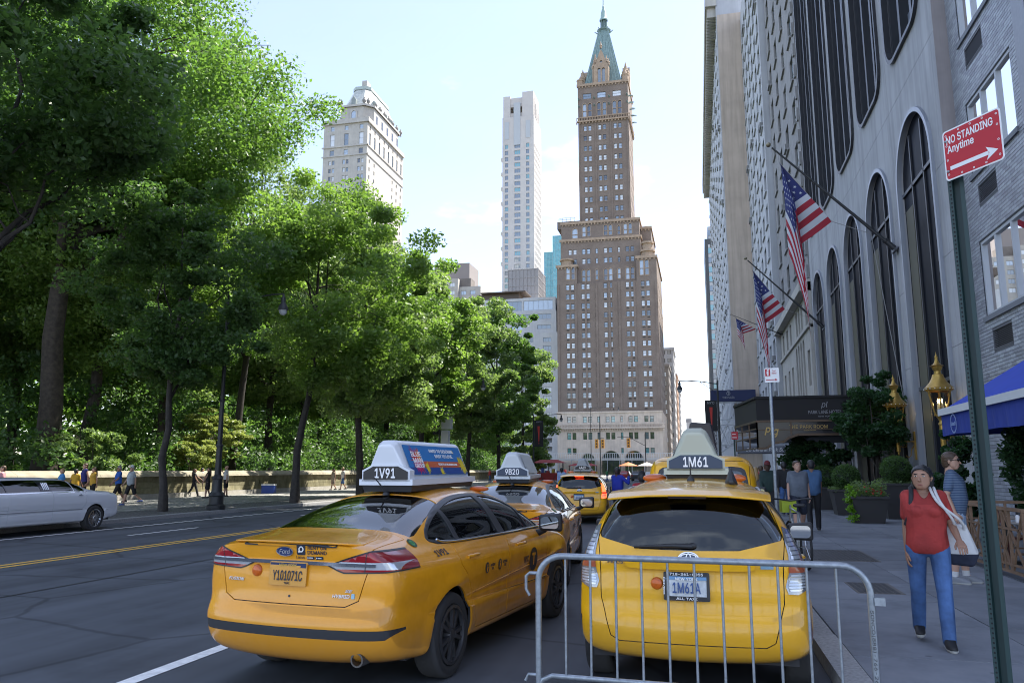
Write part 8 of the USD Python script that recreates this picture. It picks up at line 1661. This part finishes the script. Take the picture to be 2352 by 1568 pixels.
# ---- bicycle by the taxi stand pole
bk = T('bicycle', 'silver framed bicycle leaning at the kerb beside the nearest estate taxi', 'bicycle', (1.55, 13.3, .13), .12, None, local=True)
for yy in (0, 1.05):
    w = obj('wheel', MB().tube([(0, yy + .33*math.cos(a), .34 + .33*math.sin(a)) for a in np.linspace(0, 2*np.pi, 25)], .02, 6, False), RUB, bk, smooth=60); m = MB()
    for k in range(10): m.tube([(0, yy, .34), (0, yy + .32*math.cos(k*.63), .34 + .32*math.sin(k*.63))], .003, 3)
    obj('spokes', m, CHR, w)
FRM = mat('bike_frame', (.4, .42, .42), .3, .6); obj('frame', MB().tube([(0, .95, .9), (0, .42, .85), (0, .45, .3), (0, .9, .72)], .018, 8).tube([(0, .42, .85), (0, 0, .34), (0, .45, .3)], .014, 8).tube([(0, 1.05, .34), (0, .92, .95)], .016, 8), FRM, bk, smooth=60)
obj('saddle', Manifold.hull(Manifold.compose([Manifold.sphere(.03, 8).translate(p) for p in ((0, .55, .96), (.07, .3, .97), (-.07, .3, .97))])), BLK, bk, smooth=60); obj('handlebar', MB().tube([(-.32, .78, 1.06), (-.2, .86, 1.05), (0, .93, 1.02), (.2, .86, 1.05), (.32, .78, 1.06)], .014, 8), BLK, bk, smooth=60); obj('basket', MB().box(-.12, .12, 1.0, 1.2, .82, 1.02), mat('lime_bag', (.4, .5, .03), .6), bk)
# ================================================================ people
SK = {k: mat('skin_' + k, c, .5, spec=.35) for k, c in (('light', (.42, .25, .18)), ('tan', (.3, .165, .11)), ('brown', (.16, .085, .055)), ('dark', (.06, .035, .025)))}
HAIR = {k: mat('hair_' + k, c, .45) for k, c in (('black', (.008, .008, .01)), ('brown', (.05, .028, .016)), ('grey', (.3, .28, .26)), ('blonde', (.3, .2, .09)))}
def cloth(name, c, var=.22): return mat('cloth_' + name, c, .85, var=.4 if 'denim' in name else var, scale=5, bump=.4, bscale=5.5, bdist=.05)
def hullof(pts, seg=10): return Manifold.hull(Manifold.compose([Manifold.sphere(r, seg).translate(tuple(map(float, p))) for p, r in pts]))
def chain(js, seg=10): return Manifold.batch_boolean([hullof([a, b], seg) for a, b in zip(js[:-1], js[1:])], manifold3d.OpType.Add) if len(js) > 1 else hullof(js, seg)
def rx(v, a): c, s = math.cos(a), math.sin(a); return np.array([v[0], v[1]*c - v[2]*s, v[1]*s + v[2]*c])
def soft(m, edge, it=8):
    m = m.refine_to_length(edge) if edge else m; v, f = arr(m); t = trimesh.Trimesh(v, f, process=False)
    if edge and len(f): trimesh.smoothing.filter_taubin(t, lamb=.5, nu=.53, iterations=it)
    return t
def person(label, loc, rz, H=1.75, skin='light', top=('shirt_white', (.6, .6, .6)), sleeve='short', bottom='trousers', bcol=('jeans', (.05, .1, .25)), shoe=(.03, .03, .03), hair=('black', 'short'), legs=(.35, .1, -.3, .25), larm=(-.3, .08, .3), rarm=(.3, .08, .3), head=(0, 0), fat=1.0, female=False, hat=None, near=0, lean=0.0, group=None, glasses=False, bottom_len=None):
    """local: faces +y. legs: thigh swing and knee bend of the left, then right leg; arms: swing, outward, elbow bend"""
    s = H / 1.75; t = T('person', label, 'person', loc, rz, group, local=True); seg = 14 if near else 8; edge = {0: None, 1: .035, 2: .02}[near]
    J = {}
    hipz = .93; sh = .145 if female else .168; hw = .095 * (1.08 if female else 1)
    for nm, sx, th, kn in (('l', -1, legs[0], legs[1]), ('r', 1, legs[2], legs[3])):
        h = np.array([sx*hw, 0, hipz]); k = h + rx(np.array([sx*.005, 0, -.44]), th); a = k + rx(np.array([-sx*.0, 0, -.42]), th - kn); J[nm] = (h, k, a, th - kn)
    low = min(J['l'][2][2], J['r'][2][2]) - .075
    for nm in 'lr': J[nm] = tuple(q - [0, 0, low] for q in J[nm][:3]) + (J[nm][3],)
    z0 = hipz - low; up = lambda y, z: np.array([0, y + math.sin(lean)*(z - .93)*-1, z0 + (z - .93)*math.cos(lean)])
    pel, wai, che, neck, hd = up(0, .97), up(.005, 1.1), up(.0, 1.3), up(-.01, 1.47), up(.015, 1.61)
    A = {}
    for nm, sx, (sw, out, el) in (('l', -1, larm), ('r', 1, rarm)):
        S_ = up(-.005, 1.42) + [sx*sh, 0, 0]; R0 = lambda v, a: rx(v, a)
        d1 = rx(np.array([sx*math.sin(out), 0, -math.cos(out)]), sw); e = S_ + d1*.285; d2 = rx(np.array([sx*math.sin(out*.4) if el < 1.2 else -sx*.28*math.sin(el/2), 0, -math.cos(out*.4)]), sw + el); d2 /= np.linalg.norm(d2); w = e + d2*.245; A[nm] = (S_, e, w, d2)
    F_ = fat
    torso = lambda g=0.0, b=0.0: [hullof([(pel + [sx*.075*F_, 0, -.02], .105*F_ + g) for sx in (-1, 1)] + [(wai + [sx*.065*F_, .015*(F_-1)*8, 0], (.095 if female else .105)*F_ + g + b) for sx in (-1, 1)], seg),
        hullof([(wai + [sx*.065*F_, .015*(F_-1)*8, 0], (.095 if female else .105)*F_ + g + b) for sx in (-1, 1)] + [(che + [sx*.085*F_, .02, 0], .1*F_ + g) for sx in (-1, 1)], seg),
        hullof([(che + [sx*.085*F_, .02, 0], .1*F_ + g) for sx in (-1, 1)] + [(A['l'][0], .056 + g*.7), (A['r'][0], .056 + g*.7), (neck + [0, -.005, -.035], .058 + g*.5)], seg)] + ([hullof([(che + [sx*.075, .075*F_, -.02], .065 + g)], seg) for sx in (-1, 1)] if female else [])
    leg = lambda nm, g=0.0, cut=1.0: chain([(J[nm][0], .092*F_ + g), (J[nm][0]*.5 + J[nm][1]*.5, .078*F_ + g), (J[nm][1], .056*F_ + g), (J[nm][1]*.62 + J[nm][2]*.38, .055*F_ + g), (J[nm][2], .038 + g)], seg)
    def hand(nm):
        w, d = A[nm][2], A[nm][3]; sx = -1 if nm == 'l' else 1; side = np.array([0, 1.0, 0]) if abs(d[1]) < .7 else np.array([sx*-1.0, 0, 0]); side = side - d*(side @ d); side /= np.linalg.norm(side); inn = np.cross(d, side) * 1.0; inn = inn * ((1 if inn[2] < 0 else -1) if abs(inn[2]) > .5 else (1 if inn[0]*sx < 0 else -1))
        p0 = w + d*.02; p1 = w + d*.09; out = [hullof([(p0 - side*.015, .02), (p0 + side*.015, .02), (p1 - side*.03, .014), (p1 + side*.03, .014)], 8)]
        for k, (o, L) in enumerate(((.032, .068), (.011, .078), (-.011, .074), (-.031, .058))):
            b = p1 + side*o; m1 = b + d*L*.5 + inn*.008; m2 = m1 + d*L*.38 + inn*.025; out += [hullof([(b, .0095), (m1, .009)], 6), hullof([(m1, .009), (m2, .0078)], 6)]
        tb = p0 + side*.03 + d*.01; t1 = tb + side*.022 + d*.035 + inn*.012; t2 = t1 + d*.03 + side*.004 + inn*.01; return out + [hullof([(tb, .013), (t1, .0105)], 6), hullof([(t1, .0105), (t2, .0085)], 6)]
    arm = lambda nm, g=0.0: chain([(A[nm][0], .052*F_**.5 + g), (A[nm][0]*.45 + A[nm][1]*.55, .044*F_**.5 + g), (A[nm][1], .036 + g), (A[nm][1]*.65 + A[nm][2]*.35, .036 + g), (A[nm][2], .025 + g)], seg)
    hp = up(.0, 1.555)
    Rh = trimesh.transformations.euler_matrix(head[1], 0, head[0])[:3, :3]
    hv = lambda x, y, z: hp + Rh @ np.array([x, y, z])
    headm = [hullof([(hv(0, -.015, .085), .088), (hv(0, .02, .075), .08), (hv(sx*.02 if 0 else 0, .04, -.005), .058)] + [(hv(sx*.035, .03, .0), .042) for sx in (-1, 1)] + [(hv(sx*.022, .055, -.035), .03) for sx in (-1, 1)], seg), hullof([(neck + [0, -.015, -.04], .062), (hv(0, -.02, .0), .052)], seg),
        hullof([(hv(0, .098, .055), .008), (hv(0, .115, .02), .013)], 6)] + [hullof([(hv(sx*.083, -.01, .05), .02), (hv(sx*.08, -.012, .025), .013)], 6).translate((0, 0, 0)) for sx in (-1, 1)] + [hullof([(hv(sx*.012, .1, .016), .0085)], 6) for sx in (-1, 1)]
    foot = lambda nm, g=0.0: hullof([(J[nm][2] + [0, -.035, -.04], .03 + g), (J[nm][2] + rx(np.array([0, .1, -.045]), 0), .03 + g), (J[nm][2] + [(-1 if nm == 'l' else 1)*.012, .155, -.053], .024 + g), (J[nm][2], .038 + g)], seg)
    body = Manifold.batch_boolean(torso() + headm + [leg('l'), leg('r'), arm('l'), arm('r'), foot('l'), foot('r')] + hand('l') + hand('r'), manifold3d.OpType.Add)
    M4 = np.array([[s,0,0,0],[0,s,0,0],[0,0,s,0]], float); fin = lambda m, e=edge, it=8: soft(m.transform(M4), e, it)
    b = obj('body', fin(body, .012 if near == 2 else .02 if near == 1 else None, 4), SK[skin], t, smooth=70)
    # shirt
    top_z = neck[2] - (.035 if female else .01)
    cm = cloth(*top); sh_m = torso(.018, .004 if female else .012)
    if sleeve != 'none':
        for nm in 'lr':
            Sx, e, w, _ = A[nm]
            if sleeve == 'short': sh_m.append(hullof([(Sx, .064*F_**.4), (Sx*.35 + e*.65, .06*F_**.4)], seg))
            else: sh_m += [hullof([(Sx, .066), (e, .05)], seg), hullof([(e, .05), (w*.95 + e*.05, .038)], seg)]
    hem = pel[2] - (.1 if bottom != 'skirt' else 0.02); shirt = Manifold.batch_boolean(sh_m, manifold3d.OpType.Add).trim_by_plane((0, 0, 1), hem)
    if female or sleeve == 'none': shirt = shirt - hullof([(neck + [0, .1, .04], .055), (neck + [0, .1, -.04], .03), (neck + [0, -.02, .06], .075)], seg)
    else: shirt = shirt - hullof([(neck + [0, .02, .06], .07), (neck + [0, .06, .03], .05)], seg)
    shn = obj('shirt', fin(shirt), cm, t, smooth=70)
    # lower clothes
    bm = cloth(*bcol); hips = hullof([(pel + [sx*.075*F_, 0, -.02], .118*F_) for sx in (-1, 1)] + [(wai + [sx*.05*F_, .0, -.03], .1*F_) for sx in (-1, 1)], seg)
    if bottom == 'skirt': low_ = hullof([(pel + [sx*.07, 0, 0], .12) for sx in (-1, 1)] + [(pel + [sx*.1, 0, -.42], .13) for sx in (-1, 1)], seg).trim_by_plane((0, 0, 1), pel[2] - .48)
    else:
        parts = [hips]
        for nm in 'lr':
            h, k, a, _ = J[nm]; g = .022 if bottom == 'shorts' else .016
            if bottom == 'shorts': parts.append(hullof([(h, .1*F_ + .008), (h*.1 + k*.9, .088)], seg))
            else: parts += [hullof([(h, .1*F_), (k, .07*F_)], seg), hullof([(k, .07*F_), (k*.55 + a*.45, .068)], seg), hullof([(k*.55 + a*.45, .068), (a + [0, .0, -.005], .06)], seg)]
        low_ = Manifold.batch_boolean(parts, manifold3d.OpType.Add)
    obj({'skirt': 'skirt', 'shorts': 'shorts'}.get(bottom, 'trousers'), fin(low_), bm, t, smooth=70)
    sm = mat('shoe_%d%d%d' % tuple(int(c*99) for c in shoe), shoe, .6); so = mat('shoe_sole', (.4, .4, .38), .7)
    for nm in 'lr':
        f_ = foot(nm, .014).trim_by_plane((0, 0, -1), -(J[nm][2][2] + .015)); q = obj('shoe', fin(f_), sm, t, smooth=60)
        sl = foot(nm, .019).trim_by_plane((0, 0, -1), -(J[nm][2][2] - .058)); obj('sole', fin(sl, None), so, q, smooth=60)
    if near == 2 and bottom == 'shorts':
        for nm in 'lr': obj('sock', fin(hullof([(J[nm][2], .045), (J[nm][2]*.82 + J[nm][1]*.18, .047)], seg), None), mat('sock_white', (.5, .5, .5), .9), t, smooth=60)
    # hair
    hk, style = hair
    if style != 'bald':
        cap = hullof([(hv(0, -.018, .091), .0935), (hv(0, .016, .085), .086), (hv(0, -.035, .02), .074)], 18 if near else 10)
        nv = Rh @ np.array([0, .811, -.585]); cap = cap.trim_by_plane(tuple(-nv), float(-nv @ hv(0, .03 if female else .036, .062 if female else .075)))
        if style == 'long': cap = cap + hullof([(hv(0, -.06, .08), .08), (hv(sx_ := 0, -.075, -.05), .085), (neck + [0, -.1, -.16], .07), (neck + [.06, -.09, -.12], .05), (neck + [-.06, -.09, -.12], .05)], 10)
        if style == 'tail': cap = cap + chain([(hv(.02, -.1, .08), .035), (hv(.06, -.14, .04), .05), (hv(.1, -.13, -.08), .06), (hv(.095, -.12, -.24), .04)], 12)
        if style == 'tail': cap = cap + hullof([(hv(sx*.055, -.04, .04), .05) for sx in (-1, 1)] + [(hv(sx*.05, -.05, -.06), .04) for sx in (-1, 1)], 12)
        ht = fin(cap, .012 if near else None, 2); hvv, hf = arr(ht)
        if near: c0 = hv(0, 0, .06)*s; dd = hvv - c0; a_ = np.arctan2(dd[:, 0], dd[:, 2] + .03); hvv = hvv + dd/np.linalg.norm(dd, axis=1, keepdims=True) * ((meshkit.noise(np.stack([a_*16, dd[:, 1]*7, dd[:, 2]*4], 1)) - .35) * .014)[:, None]
        obj('hair', (hvv, hf), HAIR[hk], t, smooth=70)
    if hat: h_ = obj('hat', fin(hullof([(hv(0, -.01, .12), .09), (hv(0, -.01, .15), .08)], 12).trim_by_plane((0, 0, 1), hv(0, 0, .105)[2]), None), cloth(*hat), t, smooth=60); obj('brim', fin(hullof([(hv(sx*.07, .09, .105), .01) for sx in (-1, 1)] + [(hv(sx*.04, .17, .1), .008) for sx in (-1, 1)], 8), None), cloth(*hat), h_)
    if near:
        for sx in (-1, 1):
            e_ = obj('eye', fin(hullof([(hv(sx*.034 - .007, .0895, .062), .0062), (hv(sx*.034 + .007, .0895, .062), .0062)], 12), None), mat('eye_white', (.5, .48, .46), .25), t, smooth=60); obj('iris', fin(hullof([(hv(sx*.034, .0925, .0625), .006)], 10), None), mat('iris_dark', (.012, .008, .006), .2), e_, smooth=60)
            obj('eyebrow', fin(hullof([(hv(sx*.018, .098, .081), .003), (hv(sx*.036, .0975, .086), .0032), (hv(sx*.054, .088, .08), .002)], 8), None), HAIR[hk], t, smooth=60)
        obj('mouth', fin(hullof([(hv(-.022, .088, -.022), .004), (hv(0, .096, -.0205), .0065), (hv(.022, .088, -.022), .004)], 8), None), mat('lips_' + skin, tuple(c*k for c, k in zip({'tan': (.24, .08, .07), 'light': (.34, .14, .12)}.get(skin, (.1, .04, .04)), (1, 1, 1))), .4), t, smooth=60)
    if glasses: obj('sunglasses', fin(Manifold.batch_boolean([hullof([(hv(sx*.034 - .018, .096, .066), .012), (hv(sx*.034 + .018, .094, .066), .013), (hv(sx*.034, .097, .055), .013)], 10) for sx in (-1, 1)] + [hullof([(hv(-.03, .1, .072), .004), (hv(.03, .1, .072), .004)], 6)] + [hullof([(hv(sx*.068, .085, .068), .005), (hv(sx*.088, -.01, .06), .005)], 6) for sx in (-1, 1)], manifold3d.OpType.Add), None), mat('lens_black', (.006, .006, .007), .1), t, smooth=50)
    return t, {k: v for k, v in J.items()}, A, s, shn
def W2(loc, rz, p): return np.asarray(loc) + rotz(rz) @ np.asarray(p, float)
# ---- near pavement
wl, wr = np.array([1.965, 7.95, .138]), math.pi - .16
w_, J, A, s, shn = person('woman in a red V-neck T-shirt and blue jeans walking on the near pavement', wl, wr, 1.6, 'tan', ('tee_red', (.3, .028, .024)), 'short', 'trousers', ('denim_blue', (.05, .11, .26)), (.012, .012, .014), ('black', 'tail'), (.24, .1, -.2, .3), (.05, .3, .95), (-.04, .1, .1), (-.3, .05), 1.0, True, near=2)
# her shoulder bag, straps and backpack strap (world, from local joints)
def tube_local(pts, r, loc, rz, n=8, flat=None): return MB().tube([W2(loc, rz, p) for p in smooth_open(pts, 24)], r, n)
CAN, NAVY = cloth('canvas_white', (.5, .5, .5), .1), cloth('canvas_navy', (.012, .016, .035))
SL_ = A['l'][0] * s; HL = A['l'][2] * s
bag = T('shoulder_bag', 'white canvas shoulder bag with a navy base carried by the woman in red', 'bag', W2(wl, wr, [-.3, .08, .95]))
def bagmesh(z0, z1, g): return soft(hullof([((-.285 - .02*k, .1 + dy, z), .045*f + g) for z, f, k in ((z0, .9, 1), ((z0 + z1)/2, 1.05, 1.0), (z1, .55, .2)) for dy in (-.1*f, .1*f)], 12).refine_to_length(.03), None)
def tow(m): v, f = arr(m); return np.array([W2(wl, wr, p) for p in v]), f
bm_ = hullof([((-.2, -.04, 1.12), .025), ((-.34, -.05, 1.12), .025), ((-.2, .0, 1.11), .02), ((-.18, -.03, .88), .05), ((-.39, -.05, .88), .055), ((-.21, -.03, .8), .045), ((-.36, -.05, .79), .05), ((-.29, .0, .9), .05)], 14).scale((s, s, s))
obj('body', tow(bm_.trim_by_plane((0, 0, 1), .79)), CAN, bag, smooth=60); obj('navy_base', tow(bm_.scale((1.02, 1.02, 1)).trim_by_plane((0, 0, -1), -.79)), NAVY, bag, smooth=60)
top = SL_ + [0.04, 0, .072]
for o in (0.0, .035): obj('strap', tube_local([np.array([-.25 - o*2.4, -.02, 1.1])*s, np.array([-.205 - o, .125, 1.24])*s, np.array([-.135 + o*.6, .125, 1.36])*s, np.array([-.1 + o, .06, 1.475])*s, np.array([-.1 + o, -.03, 1.495])*s, np.array([-.11 + o, -.11, 1.42])*s], .013, wl, wr), CAN, bag, smooth=60)
SR_ = A['r'][0] * s
bp_ = T('backpack', 'black backpack on the back of the woman in red', 'backpack', W2(wl, wr, [0, -.2, 1.2])); obj('pack', tow(hullof([((x, y, z), .05) for x in (-.12, .12) for y, z in ((-.17, 1.0), (-.2, 1.1), (-.17, 1.34))], 12).scale((s, s, s))), NAVY, bp_, smooth=60)
for nm, S0 in (('r', SR_),): obj('strap', tube_local([S0 + [-.03, -.1, -.02], S0 + [-.035, -.02, .078], S0 + [-.03, .07, .02], S0 + [-.005, .085, -.12], S0 + [.03, .03, -.25]], .02, wl, wr), mat('strap_black', (.012, .012, .016), .8), bp_, smooth=60)
obj('shoe_stripe', MB().box(0, .001, 0, .001, 0, .001), WHITE, None) if False else None
pl_, pr_ = np.array([3.42, 12.25, .135]), -1.85
STRIPE = usdkit.material(stage, '/World/Looks/cloth_striped_polo', {'tc': ('texture_coordinate', {}), 'g': ('geometry', {}), 's': ('separate_xyz', {}), 'm': ('math', {'math_type': 'multiply', 'value2': 44.0}), 'f': ('math', {'math_type': 'fraction'}), 'gt': ('math', {'math_type': 'greater_than', 'value2': .74}), 'x': ('mix', {'color1': (.035, .065, .125), 'color2': (.16, .2, .27)}), 'p': ('principled_bsdf', {'roughness': .85})},
    [('g.position', 's.vector'), ('s.z', 'm.value1'), ('m.value', 'f.value1'), ('f.value', 'gt.value1'), ('gt.value', 'x.fac'), ('x.color', 'p.base_color')], surface='p.BSDF'); _mats['cloth_striped_polo'] = STRIPE
person('man in sunglasses, striped blue polo and pale shorts standing by the fence', pl_, pr_, 1.8, 'light', ('striped_polo', (.05, .08, .15)), 'short', 'shorts', ('shorts_pale_blue', (.3, .4, .55)), (.2, .21, .23), ('brown', 'short'), (.1, .05, -.06, .05), (-.1, .12, .45), (-.28, .16, .62), (-.1, .02), 1.13, near=2, glasses=True)
sk = T('white_socks', 'short white socks of the man in the striped polo', 'socks', pl_) if False else None
person('man in a grey T-shirt and dark shorts walking towards the camera', (2.26, 20.3, .135), math.pi + .05, 1.78, 'light', ('tee_grey', (.1, .115, .14)), 'short', 'shorts', ('shorts_navy', (.012, .016, .03)), (.02, .02, .02), ('brown', 'short'), (-.18, .5, .2, .05), (-.1, .2, .25), (.1, .2, .25), (.25, .05), 1.1, near=1)
far = [((2.75, 21.6), 'man in a blue T-shirt half hidden behind the man in grey', 0, 'brown', ('tee_blue', (.04, .09, .18)), 'trousers', ('black_cloth', (.01, .01, .012)), 'black', 'short', 1.82), ((1.9, 24.5), 'person in a maroon cap and dark green top behind the taxi stand pole', math.pi, 'dark', ('dark_green', (.012, .03, .026)), 'trousers', ('black_cloth', 0), 'black', 'short', 1.8),
    ((2.05, 29.5), 'person in a coral red top walking away up the near pavement', 0, 'light', ('coral', (.5, .06, .06)), 'trousers', ('denim_blue', 0), 'brown', 'short', 1.72), ((1.75, 27.5), 'woman with long fair hair walking away up the near pavement', 0, 'light', ('taupe', (.12, .1, .1)), 'trousers', ('denim_blue', 0), 'blonde', 'long', 1.66),
    ((2.75, 28.6), 'tall person in black on the near pavement left of the man in grey', 0, 'dark', ('black_cloth', 0), 'trousers', ('denim_blue', 0), 'black', 'short', 1.85), ((2.5, 33), 'person in a pale lilac shirt farther up the near pavement', 0, 'light', ('lilac', (.3, .3, .42)), 'trousers', ('black_cloth', 0), 'brown', 'short', 1.8), ((1.6, 35), 'person in a brown jacket farthest up the near pavement', 0, 'tan', ('brown_top', (.1, .05, .03)), 'trousers', ('black_cloth', 0), 'brown', 'short', 1.7)]
for i, ((x, y), lab, rz, skin, top_, bt, bc, hc, hs_, H) in enumerate(far): person(lab, (x, y, .135), rz + .1*(i % 3 - 1), H, skin, top_, 'long' if i in (1, 4, 6) else 'short', bt, bc, (.02, .02, .02), (hc, hs_), (.3, .15, -.25, .35) if i % 2 else (-.2, .3, .28, .1), female='woman' in lab, hat=('maroon', (.12, .01, .015)) if i == 1 else None)
# ---- on the road
bx = atY(1415, 1110, 26); person('man in a bright blue jumper with a phone beside the far estate taxi', (bx[0] + .05, 26, 0), -.5, 1.76, 'dark', ('jumper_blue', (.008, .03, .3)), 'long', 'trousers', ('black_cloth', 0), (.02, .02, .02), ('black', 'short'), (.05, .05, -.05, .05), (.2, .1, .3), (.5, .7, 2.1), near=1)
bx = atY(1290, 1100, 44); person('man in a light blue shirt standing on the road beyond the second taxi', (bx[0], 44, 0), .2, 1.8, 'dark', ('shirt_sky', (.3, .42, .65)), 'long', 'trousers', ('black_cloth', 0), (.02, .02, .02), ('black', 'short'), (.05, .05, -.05, .05))
bx = atY(1470, 1085, 17); person('person in a red and black cap beside the yellow van taxi', (bx[0], 17.5, 0), .2, 1.62, 'dark', ('red_top', (.3, .02, .03)), 'short', 'trousers', ('black_cloth', 0), (.02, .02, .02), ('black', 'short'), (.05, .05, -.05, .05), hat=('black_hat', (.012, .012, .014)))
# ---- far pavement
def fp_(px, py, H, lab, rz, skin, top_, bt, bc, hr, **k):
    q = gp(px, py); person(lab, q, rz, H, skin, top_, k.pop('sleeve', 'short'), bt, bc, k.pop('shoe', (.03, .03, .03)), hr, k.pop('legs', (.3, .1, -.28, .3)), female='woman' in lab, **k)
W_ = -math.pi/2 * 1.9
fp_(268, 1156, 1.78, 'man in a blue polo and grey cap striding along the far pavement', 2.6, 'tan', ('polo_blue', (.02, .1, .4)), 'shorts', ('black_cloth', 0), ('grey', 'short'), hat=('grey_cap', (.15, .15, .16)), larm=(.4, .25, .5), legs=(.4, .1, -.35, .3))
fp_(297, 1160, 1.76, 'man in a grey T-shirt and white cap striding along the far pavement', 2.75, 'light', ('tee_palegrey', (.3, .33, .35)), 'shorts', ('black_cloth', 0), ('grey', 'short'), hat=('white_cap', (.5, .5, .5)), legs=(-.35, .5, .3, .05), fat=1.08, shoe=(.08, .12, .3))
fp_(444, 1140, 1.66, 'woman in black with a pink bag pointing across the far pavement', -1.0, 'tan', ('black_cloth', 0), 'trousers', ('black_cloth', 0), ('brown', 'long'), sleeve='none', larm=(.7, .4, .3), legs=(-.3, .3, .35, .1))
fp_(461, 1138, 1.7, 'person in a white shirt between the two women in black', -.6, 'tan', ('shirt_white', (.5, .5, .5)), 'trousers', ('black_cloth', 0), ('black', 'short'))
fp_(475, 1144, 1.68, 'woman in a black sleeveless dress looking up beside the near lamp post', 2.2, 'light', ('black_cloth', 0), 'skirt', ('black_cloth', 0), ('brown', 'long'), sleeve='none', head=(.2, .5), larm=(.4, .2, 1.4), legs=(.15, .1, -.1, .2))
fp_(517, 1140, 1.8, 'man in a white T-shirt and black shorts right of the near lamp post', 1.9, 'light', ('tee_white', (.55, .55, .55)), 'shorts', ('black_cloth', 0), ('grey', 'bald'), rarm=(.6, .3, 2.0), legs=(.05, .05, -.05, .05))
fp_(615, 1129, 1.72, 'person in dark clothes beside the blue cool box at the wall', 2.6, 'dark', ('black_cloth', 0), 'trousers', ('grey_trousers', (.1, .11, .13)), ('black', 'short'), sleeve='long', legs=(.0, .05, -.0, .05))
for (px, Y, lab, rz, skin, top_, hr, H, X) in ((3, 29, 'person in a pink shirt behind the limousine at the left edge', 2.2, 'light', ('pink', (.4, .2, .22)), ('brown', 'short'), 1.72, -26.5), (140, 32, 'woman with fair hair and a light blue top behind the limousine', 2.6, 'light', ('tee_azure', (.05, .2, .45)), ('blonde', 'short'), 1.62, -26.5), (172, 33, 'person in a yellow shirt seen from behind over the limousine', 0, 'brown', ('tee_yellow', (.5, .28, .02)), ('black', 'short'), 1.6, -26.8), (192, 35, 'man in a dark blue basketball vest over the limousine roof', 2.6, 'light', ('vest_blue', (.02, .02, .14)), ('brown', 'short'), 1.86, -27.5), (213, 34, 'woman in a yellow top with long brown hair behind the limousine', 2.7, 'light', ('top_yellow', (.5, .3, .04)), ('brown', 'long'), 1.68, -27)):
    q = atX(px, 1120, X); person(lab, (X, q[1], .13), rz, H, skin, top_, 'none' if 'vest' in lab or 'woman in a yellow' in lab else 'short', 'shorts', ('black_cloth', 0), (.03, .03, .03), hr, (.1, .05, -.1, .1), female='woman' in lab)
q = atX(765, 1110, -27.5); person('woman in a floral dress with a blue bag walking along the wall', (-27.5, q[1], .13), 2.5, 1.68, 'light', ('floral', (.4, .3, .22), .6), 'none', 'skirt', ('floral', 0), (.03, .03, .03), ('brown', 'long'), (.3, .1, -.25, .3), female=True)
q = atX(787, 1110, -27.2); person('person in a straw hat and white top beside the woman in the floral dress', (-27.2, q[1], .13), 2.4, 1.74, 'tan', ('shirt_white', 0), 'short', 'shorts', ('denim_blue', 0), (.03, .03, .03), ('brown', 'short'), (.3, .1, -.25, .3), hat=('straw', (.4, .33, .2)))
q = atX(832, 1100, -27); person('person in dark clothes photographing behind the first taxi', (-27, q[1], .13), 2.0, 1.75, 'tan', ('black_cloth', 0), 'long', 'trousers', ('black_cloth', 0), (.03, .03, .03), ('brown', 'short'), (.1, .05, -.1, .1), rarm=(.9, .2, 1.6), larm=(.9, .2, 1.6))
rgq = random.Random(12); colsq = [('q_white', (.55, .55, .55)), ('q_red', (.4, .04, .04)), ('q_blue', (.05, .1, .35)), ('q_black', (.02, .02, .02)), ('q_yellow', (.5, .35, .05)), ('q_green', (.05, .2, .08))]
for k in range(14):
    px = 1095 + 30*k if k < 5 else 1250 + 24*(k - 5); Y = rgq.uniform(95, 150); q = atY(px, 1083, Y); c = colsq[k % 6]
    person(('person in %s in the far crowd ' % {'q_white': 'white', 'q_red': 'red', 'q_blue': 'blue', 'q_black': 'black', 'q_yellow': 'yellow', 'q_green': 'green'}[c[0]]) + ('between the first two taxi signs', 'before the market stalls', 'between far taxi and yellow van')[0 if k < 5 else 1 if k < 10 else 2], (q[0], Y, .0 if q[0] > -18 else .13), rgq.uniform(0, 6), rgq.uniform(1.6, 1.85), rgq.choice(['light', 'tan', 'brown']), c, 'short', 'trousers', ('denim_blue', 0), (.03, .03, .03), (rgq.choice(['black', 'brown']), 'short'), (.2, .1, -.2, .2), group='crowd at the far end of the street')
